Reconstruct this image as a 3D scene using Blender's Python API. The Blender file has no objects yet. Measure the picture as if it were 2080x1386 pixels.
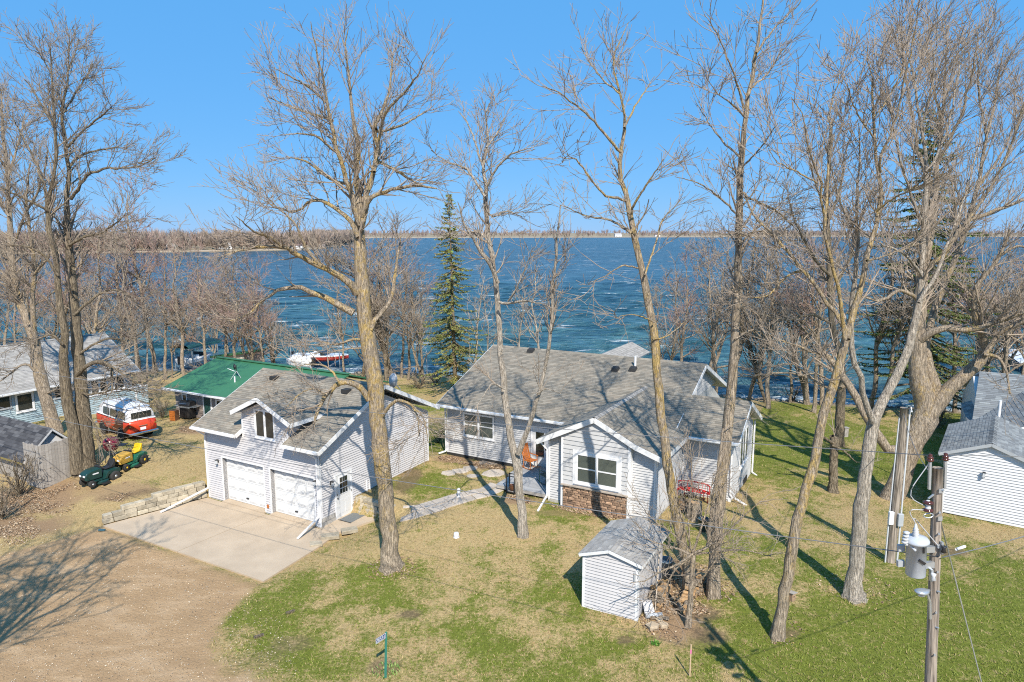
import bpy, math, random
import numpy as np
from mathutils import Vector, Matrix

scene = bpy.context.scene
COL = scene.collection
random.seed(7)
rng = np.random.default_rng(11)

# ------------------------------------------------------------------ camera, sky, sun, exposure
FPX, EYE = 1400.0, 13.0                      # focal length in pixels of a 2080 px wide frame, eye height in metres
PITCH = math.atan((693 - 472) / FPX)
CP, SP = math.cos(PITCH), math.sin(PITCH)
cam_data = bpy.data.cameras.new("camera")
cam_data.sensor_width = 36.0
cam_data.lens = 36.0 * FPX / 2080.0
cam_data.clip_start, cam_data.clip_end = 0.1, 20000.0
cam = bpy.data.objects.new("camera", cam_data)
COL.objects.link(cam)
cam.location = (0, 0, EYE)
cam.rotation_euler = (math.pi / 2 - PITCH, 0, 0)
scene.camera = cam

SUN_EL = math.radians(44.0)
SUN_AZ = math.radians(168.0)                 # compass-like angle of the sun, clockwise from +Y (behind the camera, a little to the right)
world = bpy.data.worlds.new("World")
scene.world = world
world.use_nodes = True
nt = world.node_tree
nt.nodes.clear()
sky = nt.nodes.new("ShaderNodeTexSky")
sky.sky_type = 'NISHITA'
sky.sun_disc = False
sky.sun_elevation = SUN_EL
sky.sun_rotation = SUN_AZ
sky.altitude = 300.0
sky.air_density = 1.0
sky.dust_density = 0.0
sky.ozone_density = 4.0
bgn = nt.nodes.new("ShaderNodeBackground")
bgn.inputs[1].default_value = 0.088
wout = nt.nodes.new("ShaderNodeOutputWorld")
_mx = nt.nodes.new("ShaderNodeMix"); _mx.data_type = 'RGBA'
_mx.inputs[0].default_value = 0.8
_mx.inputs[7].default_value = (0.86, 3.6, 7.8, 1)          # the clear deep blue of the day, laid evenly over the whole dome
nt.links.new(sky.outputs[0], _mx.inputs[6])
nt.links.new(_mx.outputs[2], bgn.inputs[0])
nt.links.new(bgn.outputs[0], wout.inputs[0])

sun_data = bpy.data.lights.new("sun", 'SUN')
sun_data.energy = 4.6
sun_data.angle = math.radians(0.5)
sun_data.color = (1.0, 0.93, 0.82)
sun = bpy.data.objects.new("sun", sun_data)
COL.objects.link(sun)
_sd = Vector((math.sin(SUN_AZ) * math.cos(SUN_EL), math.cos(SUN_AZ) * math.cos(SUN_EL), math.sin(SUN_EL)))
sun.rotation_euler = _sd.to_track_quat('Z', 'Y').to_euler()
sun.location = (10, -20, 40)

scene.view_settings.view_transform = 'Standard'
scene.view_settings.look = 'None'
scene.view_settings.exposure = 0.5
scene.view_settings.gamma = 1.0
scene.view_settings.use_curve_mapping = False
scene.cycles.max_bounces = 5
scene.cycles.diffuse_bounces = 2
scene.cycles.glossy_bounces = 2
scene.cycles.use_denoising = False
scene.cycles.pixel_filter_type = 'BLACKMAN_HARRIS'
scene.cycles.filter_width = 1.1

# ------------------------------------------------------------------ site frame: u along the house fronts, w towards the lake
ANG = math.radians(29.0)
CA, SA = math.cos(ANG), math.sin(ANG)
OX, OY = -15.048, 32.684

def site(u, w, z=0.0):
    return (OX + u * CA + w * SA, OY - u * SA + w * CA, z)

def to_uw(x, y):
    x = x - OX; y = y - OY
    return x * CA - y * SA, x * SA + y * CA

def sstep(t):
    t = np.clip(t, 0.0, 1.0)
    return t * t * (3 - 2 * t)

def vnoise(x, y, seed=0):
    x = np.asarray(x, float); y = np.asarray(y, float)
    xi = np.floor(x).astype(np.int64); yi = np.floor(y).astype(np.int64)
    fx = x - xi; fy = y - yi
    fx = fx * fx * (3 - 2 * fx); fy = fy * fy * (3 - 2 * fy)
    def h(a, b):
        n = (a * 374761393 + b * 668265263 + seed * 974711) & 0xFFFFFFFF
        n = ((n ^ (n >> 13)) * 1274126177) & 0xFFFFFFFF
        return ((n ^ (n >> 16)) & 0xFFFF) / 65535.0
    return (h(xi, yi) * (1 - fx) + h(xi + 1, yi) * fx) * (1 - fy) + (h(xi, yi + 1) * (1 - fx) + h(xi + 1, yi + 1) * fx) * fy

def fbm(x, y, s, seed=0, o=4):
    r = 0; a = 0.5; t = 0
    for i in range(o):
        r = r + a * vnoise(np.asarray(x) / s, np.asarray(y) / s, seed + i); t += a
        a *= 0.55; s *= 0.5
    return r / t

SHORE_U = [-120, -60, -45, -35, -25, -11, 5, 20, 36, 60, 120]
SHORE_W = [-30, 8, 15, 20, 26, 31.8, 35.0, 37.4, 41.0, 46, 60]
LAKE_Z = -0.8

def inside_poly(px, py, poly):
    px = np.asarray(px); py = np.asarray(py)
    r = np.zeros(np.broadcast(px, py).shape, bool)
    n = len(poly)
    for i in range(n):
        x1, y1 = poly[i]; x2, y2 = poly[(i + 1) % n]
        c = ((y1 > py) != (y2 > py)) & (px < (x2 - x1) * (py - y1) / ((y2 - y1) or 1e-9) + x1)
        r = r ^ c
    return r

PAD = [(-0.42, 0.1), (-1.66, -4.85), (9.25, -4.85), (9.0, -1.5), (9.4, 1.95), (7.4, 1.95), (7.4, 8.0), (0.1, 8.0), (0.1, 0.2)]

def hT(x, y):
    """height of the ground"""
    x = np.asarray(x, float); y = np.asarray(y, float)
    u, w = to_uw(x, y)
    ws = np.interp(u, SHORE_U, SHORE_W)
    fast = 0.75 * sstep((w + 6.0) / 6.5)
    slow = 0.72 * sstep((w + 7.5) / 13.5)
    k = sstep((u - 3.0) / 10.0)
    front = fast * (1 - k) + slow * k
    crest = 9.0
    s = np.clip((w - crest) / np.maximum(ws - 1.2 - crest, 3.0), 0, 1)
    h = front * (1 - 1.55 * s ** 0.85)
    h = h - 0.62 * sstep((-11.0 - u) / 8.0) * sstep((w + 8) / 8.0) * (1 - s)
    h = h + (fbm(x, y, 5.0, 3, 3) - 0.5) * 0.10 * sstep((w + 7) / 4)
    red = np.clip(np.maximum(u - 8.9, 0) / 3.0, 0, 1)
    red = sstep(red)
    near = (u > 4) & (w < 2.2) & (u < 13)
    f = 1 - (1 - red) * (1 - sstep((w - 1.9) / 0.25))
    h = np.where(near, h * f, h)
    d = w - (ws - 1.2)
    h = np.where(d > 0, np.maximum(h - d * 0.45, -3.2), h)
    h = np.where(inside_poly(u, w, PAD), -0.06, h)
    return h

def ray(px, py):
    return (px - 1040) / FPX, CP + (693 - py) / FPX * SP, (693 - py) / FPX * CP - SP

def at(px, py, Y):
    """world point at ground distance Y from the viewpoint"""
    a, b, c = ray(px, py)
    t = Y / b
    return (a * t, Y, EYE + c * t)

def ground(px, py):
    """where a line of sight meets the ground"""
    a, b, c = ray(px, py)
    z = 0.4
    for i in range(25):
        t = (z - EYE) / c
        z = 0.5 * z + 0.5 * float(hT(a * t, b * t))
    t = (z - EYE) / c
    return (a * t, b * t, z)

def gz(x, y):
    return float(hT(x, y))

# ------------------------------------------------------------------ object helpers
ORG = {}

def tag(o, label=None, cat=None, group=None, kind=None):
    if label: o["label"] = label
    if cat: o["category"] = cat
    if group: o["group"] = group
    if kind: o["kind"] = kind
    return o

def thing(name, label, cat, group=None, loc=(0, 0, 0), rz=0.0, org=(0, 0, 0)):
    o = bpy.data.objects.new(name, None)
    o.empty_display_size = 0.3
    COL.objects.link(o)
    o.location = loc
    o.rotation_euler = (0, 0, rz)
    ORG[o.name] = org
    return tag(o, label, cat, group)

def site_thing(name, label, cat, u, w, z, group=None):
    """children are written in site coordinates (u, w, z)"""
    return thing(name, label, cat, group, site(u, w, z), -ANG, (u, w, z))

def root_of(o):
    while o.parent is not None:
        o = o.parent
    return o

def dup(o, parent=None):
    c = o.copy()
    COL.objects.link(c)
    if parent is not None:
        c.parent = parent
    for ch in list(o.children):
        dup(ch, c)
    return c

class MB:
    def __init__(s):
        s.v = []; s.f = []; s.c = []
    def quad(s, a, b, c, d, col=None):
        n = len(s.v); s.v += [a, b, c, d]; s.f.append((n, n + 1, n + 2, n + 3)); s.c.append(col); return s
    def poly(s, pts, col=None):
        n = len(s.v); s.v += list(pts); s.f.append(tuple(range(n, n + len(pts)))); s.c.append(col); return s
    def hexa(s, p, col=None):
        n = len(s.v); s.v += p
        for f in ((0, 3, 2, 1), (4, 5, 6, 7), (0, 1, 5, 4), (1, 2, 6, 5), (2, 3, 7, 6), (3, 0, 4, 7)):
            s.f.append(tuple(n + i for i in f)); s.c.append(col)
        return s
    def box(s, x0, x1, y0, y1, z0, z1, col=None):
        s.hexa([(x0, y0, z0), (x1, y0, z0), (x1, y1, z0), (x0, y1, z0), (x0, y0, z1), (x1, y0, z1), (x1, y1, z1), (x0, y1, z1)], col)
        return s
    def mbox(s, mp, a0, a1, z0, z1, o0, o1):
        s.hexa([mp(a0, z0, o0), mp(a1, z0, o0), mp(a1, z0, o1), mp(a0, z0, o1), mp(a0, z1, o0), mp(a1, z1, o0), mp(a1, z1, o1), mp(a0, z1, o1)])
        return s
    def beam(s, p, q, wd, ht, up=(0, 0, 1)):
        p = Vector(p); q = Vector(q); d = (q - p).normalized()
        up = Vector(up)
        if abs(d.dot(up)) > 0.98: up = Vector((1, 0, 0))
        a = d.cross(up).normalized() * (wd / 2); b = a.cross(d).normalized() * (ht / 2)
        s.hexa([tuple(p - a - b), tuple(p + a - b), tuple(q + a - b), tuple(q - a - b), tuple(p - a + b), tuple(p + a + b), tuple(q + a + b), tuple(q - a + b)])
        return s
    def prism(s, prof, fn, t0, t1):
        """closed profile swept from t0 to t1; fn(a, b, t) gives the point"""
        n = len(s.v); k = len(prof)
        s.v += [fn(a, b, t0) for a, b in prof] + [fn(a, b, t1) for a, b in prof]
        s.f.append(tuple(range(n, n + k))[::-1]); s.c.append(None)
        s.f.append(tuple(range(n + k, n + 2 * k))); s.c.append(None)
        for i in range(k):
            j = (i + 1) % k
            s.f.append((n + i, n + j, n + k + j, n + k + i)); s.c.append(None)
        return s
    def tube(s, pts, rad, m=8, cap=True):
        pts = [Vector(p) for p in pts]
        if not hasattr(rad, '__len__'): rad = [rad] * len(pts)
        n = len(s.v)
        for i, p in enumerate(pts):
            d = (pts[min(i + 1, len(pts) - 1)] - pts[max(i - 1, 0)]).normalized()
            ref = Vector((0, 0, 1)) if abs(d.z) < 0.9 else Vector((1, 0, 0))
            a = d.cross(ref).normalized(); b = d.cross(a)
            for j in range(m):
                t = 2 * math.pi * j / m
                s.v.append(tuple(p + (a * math.cos(t) + b * math.sin(t)) * rad[i]))
        for i in range(len(pts) - 1):
            for j in range(m):
                k = (j + 1) % m
                s.f.append((n + i * m + j, n + i * m + k, n + (i + 1) * m + k, n + (i + 1) * m + j)); s.c.append(None)
        if cap:
            s.f.append(tuple(range(n, n + m))); s.c.append(None)
            e = n + (len(pts) - 1) * m
            s.f.append(tuple(range(e, e + m))[::-1]); s.c.append(None)
        return s
    def lathe(s, prof, c=(0, 0, 0), m=16, axis='z'):
        n = len(s.v)
        for r, h in prof:
            for j in range(m):
                t = 2 * math.pi * j / m
                a, b = r * math.cos(t), r * math.sin(t)
                if axis == 'z': s.v.append((c[0] + a, c[1] + b, c[2] + h))
                elif axis == 'y': s.v.append((c[0] + a, c[1] + h, c[2] + b))
                else: s.v.append((c[0] + h, c[1] + a, c[2] + b))
        for i in range(len(prof) - 1):
            for j in range(m):
                k = (j + 1) % m
                s.f.append((n + i * m + j, n + i * m + k, n + (i + 1) * m + k, n + (i + 1) * m + j)); s.c.append(None)
        for e, rev in ((0, True), (len(prof) - 1, False)):
            if prof[e][0] > 1e-4:
                r = tuple(range(n + e * m, n + e * m + m))
                s.f.append(r[::-1] if rev else r); s.c.append(None)
        return s
    def loft(s, rings, cap=True):
        n = len(s.v); m = len(rings[0])
        for r in rings: s.v += [tuple(p) for p in r]
        for i in range(len(rings) - 1):
            for j in range(m):
                k = (j + 1) % m
                s.f.append((n + i * m + j, n + i * m + k, n + (i + 1) * m + k, n + (i + 1) * m + j)); s.c.append(None)
        if cap:
            s.f.append(tuple(range(n, n + m))[::-1]); s.c.append(None)
            e = n + (len(rings) - 1) * m
            s.f.append(tuple(range(e, e + m))); s.c.append(None)
        return s
    def build(s, name, m, parent=None, smooth=False, kind=None, label=None, bevel=0.0):
        o0 = (0, 0, 0)
        if parent is not None:
            o0 = ORG.get(root_of(parent).name, (0, 0, 0))
        me = bpy.data.meshes.new(name)
        me.from_pydata([(v[0] - o0[0], v[1] - o0[1], v[2] - o0[2]) for v in s.v], [], s.f)
        if any(c is not None for c in s.c):
            at_ = me.attributes.new("Col", 'FLOAT_COLOR', 'FACE')
            at_.data.foreach_set("color", np.array([c if c is not None else (.3, .3, .3, 1) for c in s.c], np.float32).ravel())
        if smooth:
            me.polygons.foreach_set("use_smooth", np.ones(len(me.polygons), bool))
        me.materials.append(m)
        o = bpy.data.objects.new(name, me)
        COL.objects.link(o)
        if parent is not None: o.parent = parent
        if kind: o["kind"] = kind
        if label: o["label"] = label
        if bevel:
            b = o.modifiers.new("bevel", 'BEVEL'); b.width = bevel; b.segments = 2; b.limit_method = 'ANGLE'
        return o

def set_smooth_angle(o):
    o.data.polygons.foreach_set("use_smooth", np.ones(len(o.data.polygons), bool))

def np_mesh(name, V, Q, m, parent=None, smooth=False, col=None, kind=None, attrs=None, loc=None):
    """V (n,3) float, Q (f,k) int: one mesh from arrays"""
    me = bpy.data.meshes.new(name)
    V = np.asarray(V, np.float32); Q = np.asarray(Q, np.int32)
    k = Q.shape[1]
    me.vertices.add(len(V)); me.vertices.foreach_set("co", V.ravel())
    me.loops.add(Q.size); me.loops.foreach_set("vertex_index", Q.ravel())
    me.polygons.add(len(Q)); me.polygons.foreach_set("loop_start", np.arange(0, Q.size, k, dtype=np.int32))
    me.update(calc_edges=True)
    if smooth: me.polygons.foreach_set("use_smooth", np.ones(len(Q), bool))
    if col is not None:
        a = me.attributes.new("Col", 'FLOAT_COLOR', 'FACE'); a.data.foreach_set("color", np.asarray(col, np.float32).ravel())
    for nme, val in (attrs or {}).items():
        a = me.attributes.new(nme, 'FLOAT', 'POINT'); a.data.foreach_set("value", np.asarray(val, np.float32).ravel())
    me.materials.append(m)
    me.validate()
    o = bpy.data.objects.new(name, me)
    COL.objects.link(o)
    if parent is not None: o.parent = parent
    if kind: o["kind"] = kind
    if loc is not None: o.location = loc
    return o

# ------------------------------------------------------------------ materials
def new_mat(name):
    m = bpy.data.materials.new(name); m.use_nodes = True
    return m, m.node_tree, m.node_tree.nodes["Principled BSDF"]

def node(t, kind, **kw):
    n = t.nodes.new(kind)
    for k, v in kw.items(): setattr(n, k, v)
    return n

def mixc(t, fac, a, b, mode='MIX'):
    n = node(t, "ShaderNodeMix", data_type='RGBA', blend_type=mode)
    for sock, val in ((n.inputs[0], fac), (n.inputs[6], a), (n.inputs[7], b)):
        if hasattr(val, "links"): t.links.new(val, sock)
        elif isinstance(val, (int, float)): sock.default_value = val
        else: sock.default_value = (*val, 1)
    return n.outputs[2]

def math_n(t, op, a, b=0.0, clamp=False):
    n = node(t, "ShaderNodeMath", operation=op); n.use_clamp = clamp
    for sock, val in ((n.inputs[0], a), (n.inputs[1], b)):
        if hasattr(val, "links"): t.links.new(val, sock)
        else: sock.default_value = val
    return n.outputs[0]

def noise(t, scale, detail=4, rough=0.55, vec=None, stretch=None):
    n = node(t, "ShaderNodeTexNoise")
    n.inputs["Scale"].default_value = scale; n.inputs["Detail"].default_value = detail; n.inputs["Roughness"].default_value = rough
    if vec is None:
        tc = node(t, "ShaderNodeTexCoord"); vec = tc.outputs["Object"]
    if stretch:
        mp = node(t, "ShaderNodeMapping"); mp.inputs["Scale"].default_value = stretch
        t.links.new(vec, mp.inputs[0]); vec = mp.outputs[0]
    t.links.new(vec, n.inputs["Vector"])
    return n.outputs["Fac"]

def ramp(t, fac, lo, hi):
    n = node(t, "ShaderNodeMapRange"); n.inputs[1].default_value = lo; n.inputs[2].default_value = hi
    t.links.new(fac, n.inputs[0])
    return n.outputs[0]

def bump(t, b, h, strength, dist=0.02):
    n = node(t, "ShaderNodeBump"); n.inputs["Strength"].default_value = strength; n.inputs["Distance"].default_value = dist
    t.links.new(h, n.inputs["Height"]); t.links.new(n.outputs[0], b.inputs["Normal"])

def simple(name, c1, c2=None, rough=0.6, scale=6.0, stretch=None, bmp=0.0, bscale=None, metal=0.0, spec=0.5, lo=0.3, hi=0.7, per_obj=0.0):
    m, t, b = new_mat(name)
    if c2 is None: c2 = tuple(x * 0.82 for x in c1)
    f = noise(t, scale, 5, 0.6, stretch=stretch)
    c = mixc(t, ramp(t, f, lo, hi), c1, c2)
    if per_obj:
        oi = node(t, "ShaderNodeObjectInfo")
        v = math_n(t, 'ADD', math_n(t, 'MULTIPLY', oi.outputs["Random"], 2 * per_obj), 1 - per_obj)
        vv = node(t, "ShaderNodeCombineColor")
        for i in range(3): t.links.new(v, vv.inputs[i])
        c = mixc(t, 1.0, c, vv.outputs[0], 'MULTIPLY')
    t.links.new(c, b.inputs["Base Color"])
    b.inputs["Roughness"].default_value = rough; b.inputs["Metallic"].default_value = metal
    b.inputs["Specular IOR Level"].default_value = spec
    if bmp:
        bump(t, b, noise(t, bscale or scale * 4, 4, 0.6, stretch=stretch), bmp)
    return m

M = {}
M['white'] = simple('white_vinyl', (.70, .70, .705), (.63, .63, .64), .45, 1.5)
M['siding'] = simple('pale_siding', (.575, .555, .55), (.52, .50, .495), .5, 1.2, per_obj=.035)
M['siding_grey'] = simple('house_siding', (.55, .545, .54), (.50, .495, .49), .5, 1.2, per_obj=.04)
M['siding_blue'] = simple('blue_siding', (.40, .50, .54), (.33, .43, .48), .55, 1.2, per_obj=.05)
M['siding_tan'] = simple('tan_siding', (.36, .30, .26), (.29, .24, .21), .6, 1.4, per_obj=.08)
M['trim'] = simple('white_trim', (.82, .82, .82), (.74, .74, .75), .4, 2)
M['trim_grey'] = simple('grey_trim', (.60, .62, .64), (.54, .56, .58), .5, 2)
M['fascia'] = simple('fascia_metal', (.80, .80, .79), (.66, .66, .66), .4, 5)
M['soffit'] = simple('soffit', (.62, .62, .62), (.55, .55, .56), .6, 3)
M['door_white'] = simple('painted_door', (.70, .70, .69), (.66, .66, .65), .35, 1)
M['concrete'] = simple('concrete', (.52, .415, .30), (.42, .33, .235), .85, .8, bmp=.15, bscale=40)
M['block'] = simple('concrete_block', (.46, .44, .40), (.36, .34, .31), .9, 6, bmp=.3, bscale=30)
M['stone_block'] = simple('wall_block', (.50, .43, .32), (.30, .26, .19), .9, 5, bmp=.6, bscale=14, per_obj=.2)
M['flag'] = simple('flagstone', (.50, .43, .36), (.38, .33, .28), .85, 3, bmp=.3, bscale=18, per_obj=.13)
M['ledge'] = simple('ledge_stone', (.42, .27, .17), (.20, .13, .09), .85, 7, bmp=.6, bscale=25, per_obj=.45)
M['mortar'] = simple('dark_joint', (.10, .08, .06), (.07, .06, .05), .95, 8)
M['wood_grey'] = simple('weathered_wood', (.42, .39, .35), (.28, .25, .22), .85, 3, stretch=(1, 1, 12), bmp=.3, per_obj=.15)
M['deck'] = simple('grey_deck', (.40, .40, .40), (.31, .31, .31), .75, 4, stretch=(1, 14, 1), bmp=.2, per_obj=.1)
M['pole_wood'] = simple('pole_wood', (.40, .335, .27), (.11, .09, .072), .9, 8, stretch=(3.5, 3.5, .14), bmp=.9, bscale=12, lo=.40, hi=.62)
M['glass'] = simple('dark_glass', (.030, .036, .036), (.02, .025, .025), .06, 1, spec=.8)
M['screen'] = simple('window_screen', (.10, .115, .10), (.075, .09, .08), .22, 1, spec=.6)
M['dark'] = simple('dark_gap', (.03, .03, .03), None, .8)
M['black'] = simple('black_metal', (.022, .022, .024), (.03, .03, .03), .4)
M['grey_metal'] = simple('grey_metal', (.44, .46, .48), (.37, .39, .41), .35, 4, spec=.6)
M['galv'] = simple('galvanised', (.55, .58, .60), (.46, .49, .51), .35, 8, metal=.6)
M['chrome'] = simple('chrome', (.75, .75, .75), (.6, .6, .6), .15, 8, metal=.9)
M['rubber'] = simple('rubber', (.025, .024, .023), (.04, .038, .035), .85, 10)
M['red_paint'] = simple('orange_red_paint', (.62, .065, .022), (.52, .05, .018), .3, 3)
M['red'] = simple('red_metal', (.60, .02, .018), (.45, .02, .02), .4, 3)
M['maroon'] = simple('maroon_enamel', (.22, .02, .045), (.17, .015, .035), .2, 3)
M['green_dark'] = simple('dark_green_paint', (.012, .05, .045), (.010, .04, .036), .3, 3)
M['green_mid'] = simple('green_paint', (.02, .13, .08), (.015, .10, .06), .35, 3)
M['yellow'] = simple('yellow_seat', (.72, .46, .01), (.64, .40, .01), .4, 3)
M['yellow_dull'] = simple('faded_yellow', (.58, .34, .05), (.42, .25, .05), .5, 5)
M['green_roof'] = simple('green_metal_roof', (.045, .165, .075), (.038, .14, .064), .5, 1.2)
M['green_sign'] = simple('green_post', (.04, .20, .15), (.03, .15, .11), .45, 4)
M['blue_sign'] = simple('blue_plate', (.03, .075, .22), (.025, .06, .18), .4, 3)
M['orange_wood'] = simple('orange_wood', (.50, .16, .03), (.38, .11, .02), .5, 6, stretch=(1, 1, 4))
M['patio_green'] = simple('dark_green_metal', (.02, .075, .065), None, .5)
M['log_end'] = simple('cut_wood', (.46, .30, .15), (.30, .18, .09), .9, 12, per_obj=.25)
M['brown_ceramic'] = simple('brown_ceramic', (.14, .06, .03), None, .25)
M['insulator'] = simple('brown_porcelain', (.095, .028, .018), (.07, .02, .014), .12, 6, spec=.7)
M['porcelain'] = simple('grey_porcelain', (.62, .64, .66), None, .2)
M['transformer'] = simple('transformer_paint', (.50, .53, .57), (.44, .47, .51), .35, 3)
M['boat_red'] = simple('red_hull', (.58, .06, .04), None, .3)
M['boat_white'] = simple('white_hull', (.8, .8, .8), None, .35)
M['canvas'] = simple('white_cover', (.78, .78, .78), (.68, .68, .68), .8, 3)
M['wire'] = simple('wire', (.20, .20, .20), None, .5)
M['wire_pale'] = simple('pale_cable', (.45, .45, .45), None, .5)
M['rock'] = simple('shore_rock', (.30, .26, .22), (.16, .14, .12), .9, 3, bmp=.5, per_obj=.2)

def attr_mat(name, rough=.9, nscale=20.0, amount=.25, bmp=.0):
    m, t, b = new_mat(name)
    a = node(t, "ShaderNodeAttribute", attribute_name="Col")
    f = ramp(t, noise(t, nscale, 4, .6), .25, .75)
    v = math_n(t, 'ADD', math_n(t, 'MULTIPLY', f, 2 * amount), 1 - amount)
    cc = node(t, "ShaderNodeCombineColor")
    for i in range(3): t.links.new(v, cc.inputs[i])
    t.links.new(mixc(t, 1.0, a.outputs["Color"], cc.outputs[0], 'MULTIPLY'), b.inputs["Base Color"])
    b.inputs["Roughness"].default_value = rough
    b.inputs["Specular IOR Level"].default_value = .25
    if bmp: bump(t, b, noise(t, 60, 3), bmp, .01)
    return m

M['shingle'] = attr_mat('asphalt_shingle', .9, 25, .22, .3)
M['dish'] = simple('pale_dish', (.66, .66, .66), (.58, .58, .58), .6, 3)
M['blade'] = attr_mat('grass_blade', .8, 1, .05)
M['litter'] = attr_mat('dry_leaf', .85, 3, .1)
M['needle'] = attr_mat('spruce_needle', .7, 2, .2)

def bark_mat(name, c1, c2, lichen, lich_amt, fur=.6):
    m, t, b = new_mat(name)
    f = ramp(t, noise(t, 7, 6, .65, stretch=(2.2, 2.2, .45)), .32, .68)
    c = mixc(t, f, c1, c2)
    big = ramp(t, noise(t, 1.1, 4, .6), .35, .75)
    c = mixc(t, math_n(t, 'MULTIPLY', big, .3), c, tuple(x * .6 for x in c2))
    fu = noise(t, 9, 4, .6, stretch=(3.2, 3.2, .32))
    c = mixc(t, math_n(t, 'MULTIPLY', math_n(t, 'SUBTRACT', 1.0, ramp(t, fu, .38, .48)), fur), c, tuple(x * .5 for x in c2))
    l = math_n(t, 'ADD', math_n(t, 'MULTIPLY', noise(t, 7, 6, .75, stretch=(1, 1, .6)), .6), math_n(t, 'MULTIPLY', noise(t, 1.0, 3, .6, stretch=(1, 1, .5)), .4))
    lf = math_n(t, 'MULTIPLY', ramp(t, l, .58 - lich_amt, .68 - lich_amt), .75)
    tc = node(t, "ShaderNodeTexCoord"); sx = node(t, "ShaderNodeSeparateXYZ"); t.links.new(tc.outputs["Object"], sx.inputs[0])
    hz = node(t, "ShaderNodeMapRange"); hz.inputs[1].default_value = .8; hz.inputs[2].default_value = 3.0
    t.links.new(sx.outputs[2], hz.inputs[0])
    c = mixc(t, math_n(t, 'MULTIPLY', lf, hz.outputs[0]), c, lichen)
    t.links.new(c, b.inputs["Base Color"])
    b.inputs["Roughness"].default_value = .95; b.inputs["Specular IOR Level"].default_value = .2
    bump(t, b, math_n(t, 'ADD', noise(t, 11, 6, .7, stretch=(2.6, 2.6, .35)), math_n(t, 'MULTIPLY', ramp(t, fu, .38, .54), .6)), 1.0, .06)
    return m

M['bark'] = bark_mat('tan_bark', (.62, .51, .385), (.28, .22, .16), (.55, .38, .13), .05)
M['bark_gold'] = bark_mat('lichen_bark', (.62, .51, .38), (.28, .22, .155), (.57, .39, .115), .10, .45)
M['bark_pale'] = bark_mat('pale_bark', (.68, .60, .50), (.34, .29, .23), (.55, .42, .2), -.02, .32)
M['bark_dark'] = bark_mat('grey_bark', (.40, .325, .225), (.15, .12, .085), (.36, .28, .10), .03)
M['twig'] = simple('twig', (.40, .325, .25), (.25, .20, .155), .9, 3, spec=.2)
M['twig_red'] = simple('budding_twig', (.42, .285, .235), (.29, .195, .16), .9, 3, spec=.2)
M['twig_dark'] = simple('grey_twig', (.34, .28, .215), (.215, .175, .135), .9, 3, spec=.2)
# ------------------------------------------------------------------ ground
def axis(lo, flo, fhi, hi, step, grow=1.25):
    mid = list(np.arange(flo, fhi + 1e-6, step))
    a = []; s = step; p = flo
    while p > lo: s *= grow; p -= s; a.append(p)
    b = []; s = step; p = fhi
    while p < hi: s *= grow; p += s; b.append(p)
    return np.array(a[::-1] + mid + b)

gx = axis(-420, -34, 36, 420, .22)
gy = axis(-80, 16, 62, 110, .22)
X, Y = np.meshgrid(gx, gy)
U, W = to_uw(X, Y)
Zg = hT(X, Y)
nx_, ny_ = len(gx), len(gy)
idx = np.arange(nx_ * ny_).reshape(ny_, nx_)
quads = np.stack([idx[:-1, :-1], idx[:-1, 1:], idx[1:, 1:], idx[1:, :-1]], -1).reshape(-1, 4)

def blob(cx, cy, rx, ry=None, n=.55):
    ry = ry or rx
    d = np.sqrt(((X - cx) / rx) ** 2 + ((Y - cy) / ry) ** 2) + (fbm(X, Y, 1.2, 21, 3) - .5) * n * 1.6
    return 1 - sstep((d - .55) / .55)

# bare gravel apron: everything on the road side of the lawn
line_w = np.interp(U, [-60, -12, -2, -1.1, 9.05, 9.6, 10.5, 11.6, 14, 20, 30], [-8.6, -8.8, -8.3, -4.4, -4.4, -5.7, -7.1, -8.2, -8.35, -8.4, -11])
grav = sstep((line_w - W + (fbm(X, Y, 2.5, 5, 5) - .5) * 2.4 * sstep((np.abs(U - 4) - 4.6) / 1.5) + (fbm(X, Y, .5, 6, 3) - .5) * .9) / .8)
leaf = np.maximum.reduce([
    blob(*site(-7.5, -4.9)[:2], 3.6, 2.3), blob(*site(-3.6, -2.4)[:2], 2.0, .9) * .7, blob(*site(-5.6, -7.2)[:2], 3.6, 1.6),
    blob(*site(10.4, 9.0)[:2], 1.6, .9), blob(*site(8.7, 8.9)[:2], 1.4, .8), blob(*site(23.5, -.3)[:2], 1.15, 1.5),
    blob(*site(21.4, 8.6)[:2], .9, .9), blob(*site(-8.2, 5.6)[:2], 1.7, .7), blob(*site(23.2, 2.2)[:2], 1.3, 1.4),
    blob(*site(17.5, 5.5)[:2], 2.2, .4) * .5, blob(*site(14.6, 5.5)[:2], 1.2, .5)])
dirt = np.maximum.reduce([blob(*ground(830, 1248)[:2], .45, .35), blob(*ground(1420, 1245)[:2], 1.0, .7), blob(*ground(1440, 1290)[:2], .8, .6) , blob(*ground(1595, 1285)[:2], .6, .4),
    blob(*site(8.3, 5.4)[:2], .8, 2.2) , blob(*ground(600, 1310)[:2], 1.0, .6) * .6, blob(*ground(520, 1345)[:2], 1.4, .8) * .45, blob(*ground(680, 1060)[:2], .5, .3) * .4, blob(*ground(250, 1010)[:2], 1.8, .5) * .6, blob(*ground(120, 1110)[:2], 2.5, .5) * .5, blob(*ground(1270, 1300)[:2], .5, .3), blob(*ground(780, 1355)[:2], .55, .5) * .9,
    blob(*ground(300, 1000)[:2], 1.2, .4) * .8, blob(*site(31.5, 9.0)[:2], 1.2, .6)])
ws_ = np.interp(U, SHORE_U, SHORE_W)
sand = sstep((W - (ws_ - 2.6) + (fbm(X, Y, 3, 8) - .5) * 1.5) / 1.2)
n1 = fbm(X, Y, 4.5, 31, 4)
n2 = fbm(X, Y, 1.3, 41, 4)
n3 = fbm(X, Y, .45, 47, 3)
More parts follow.
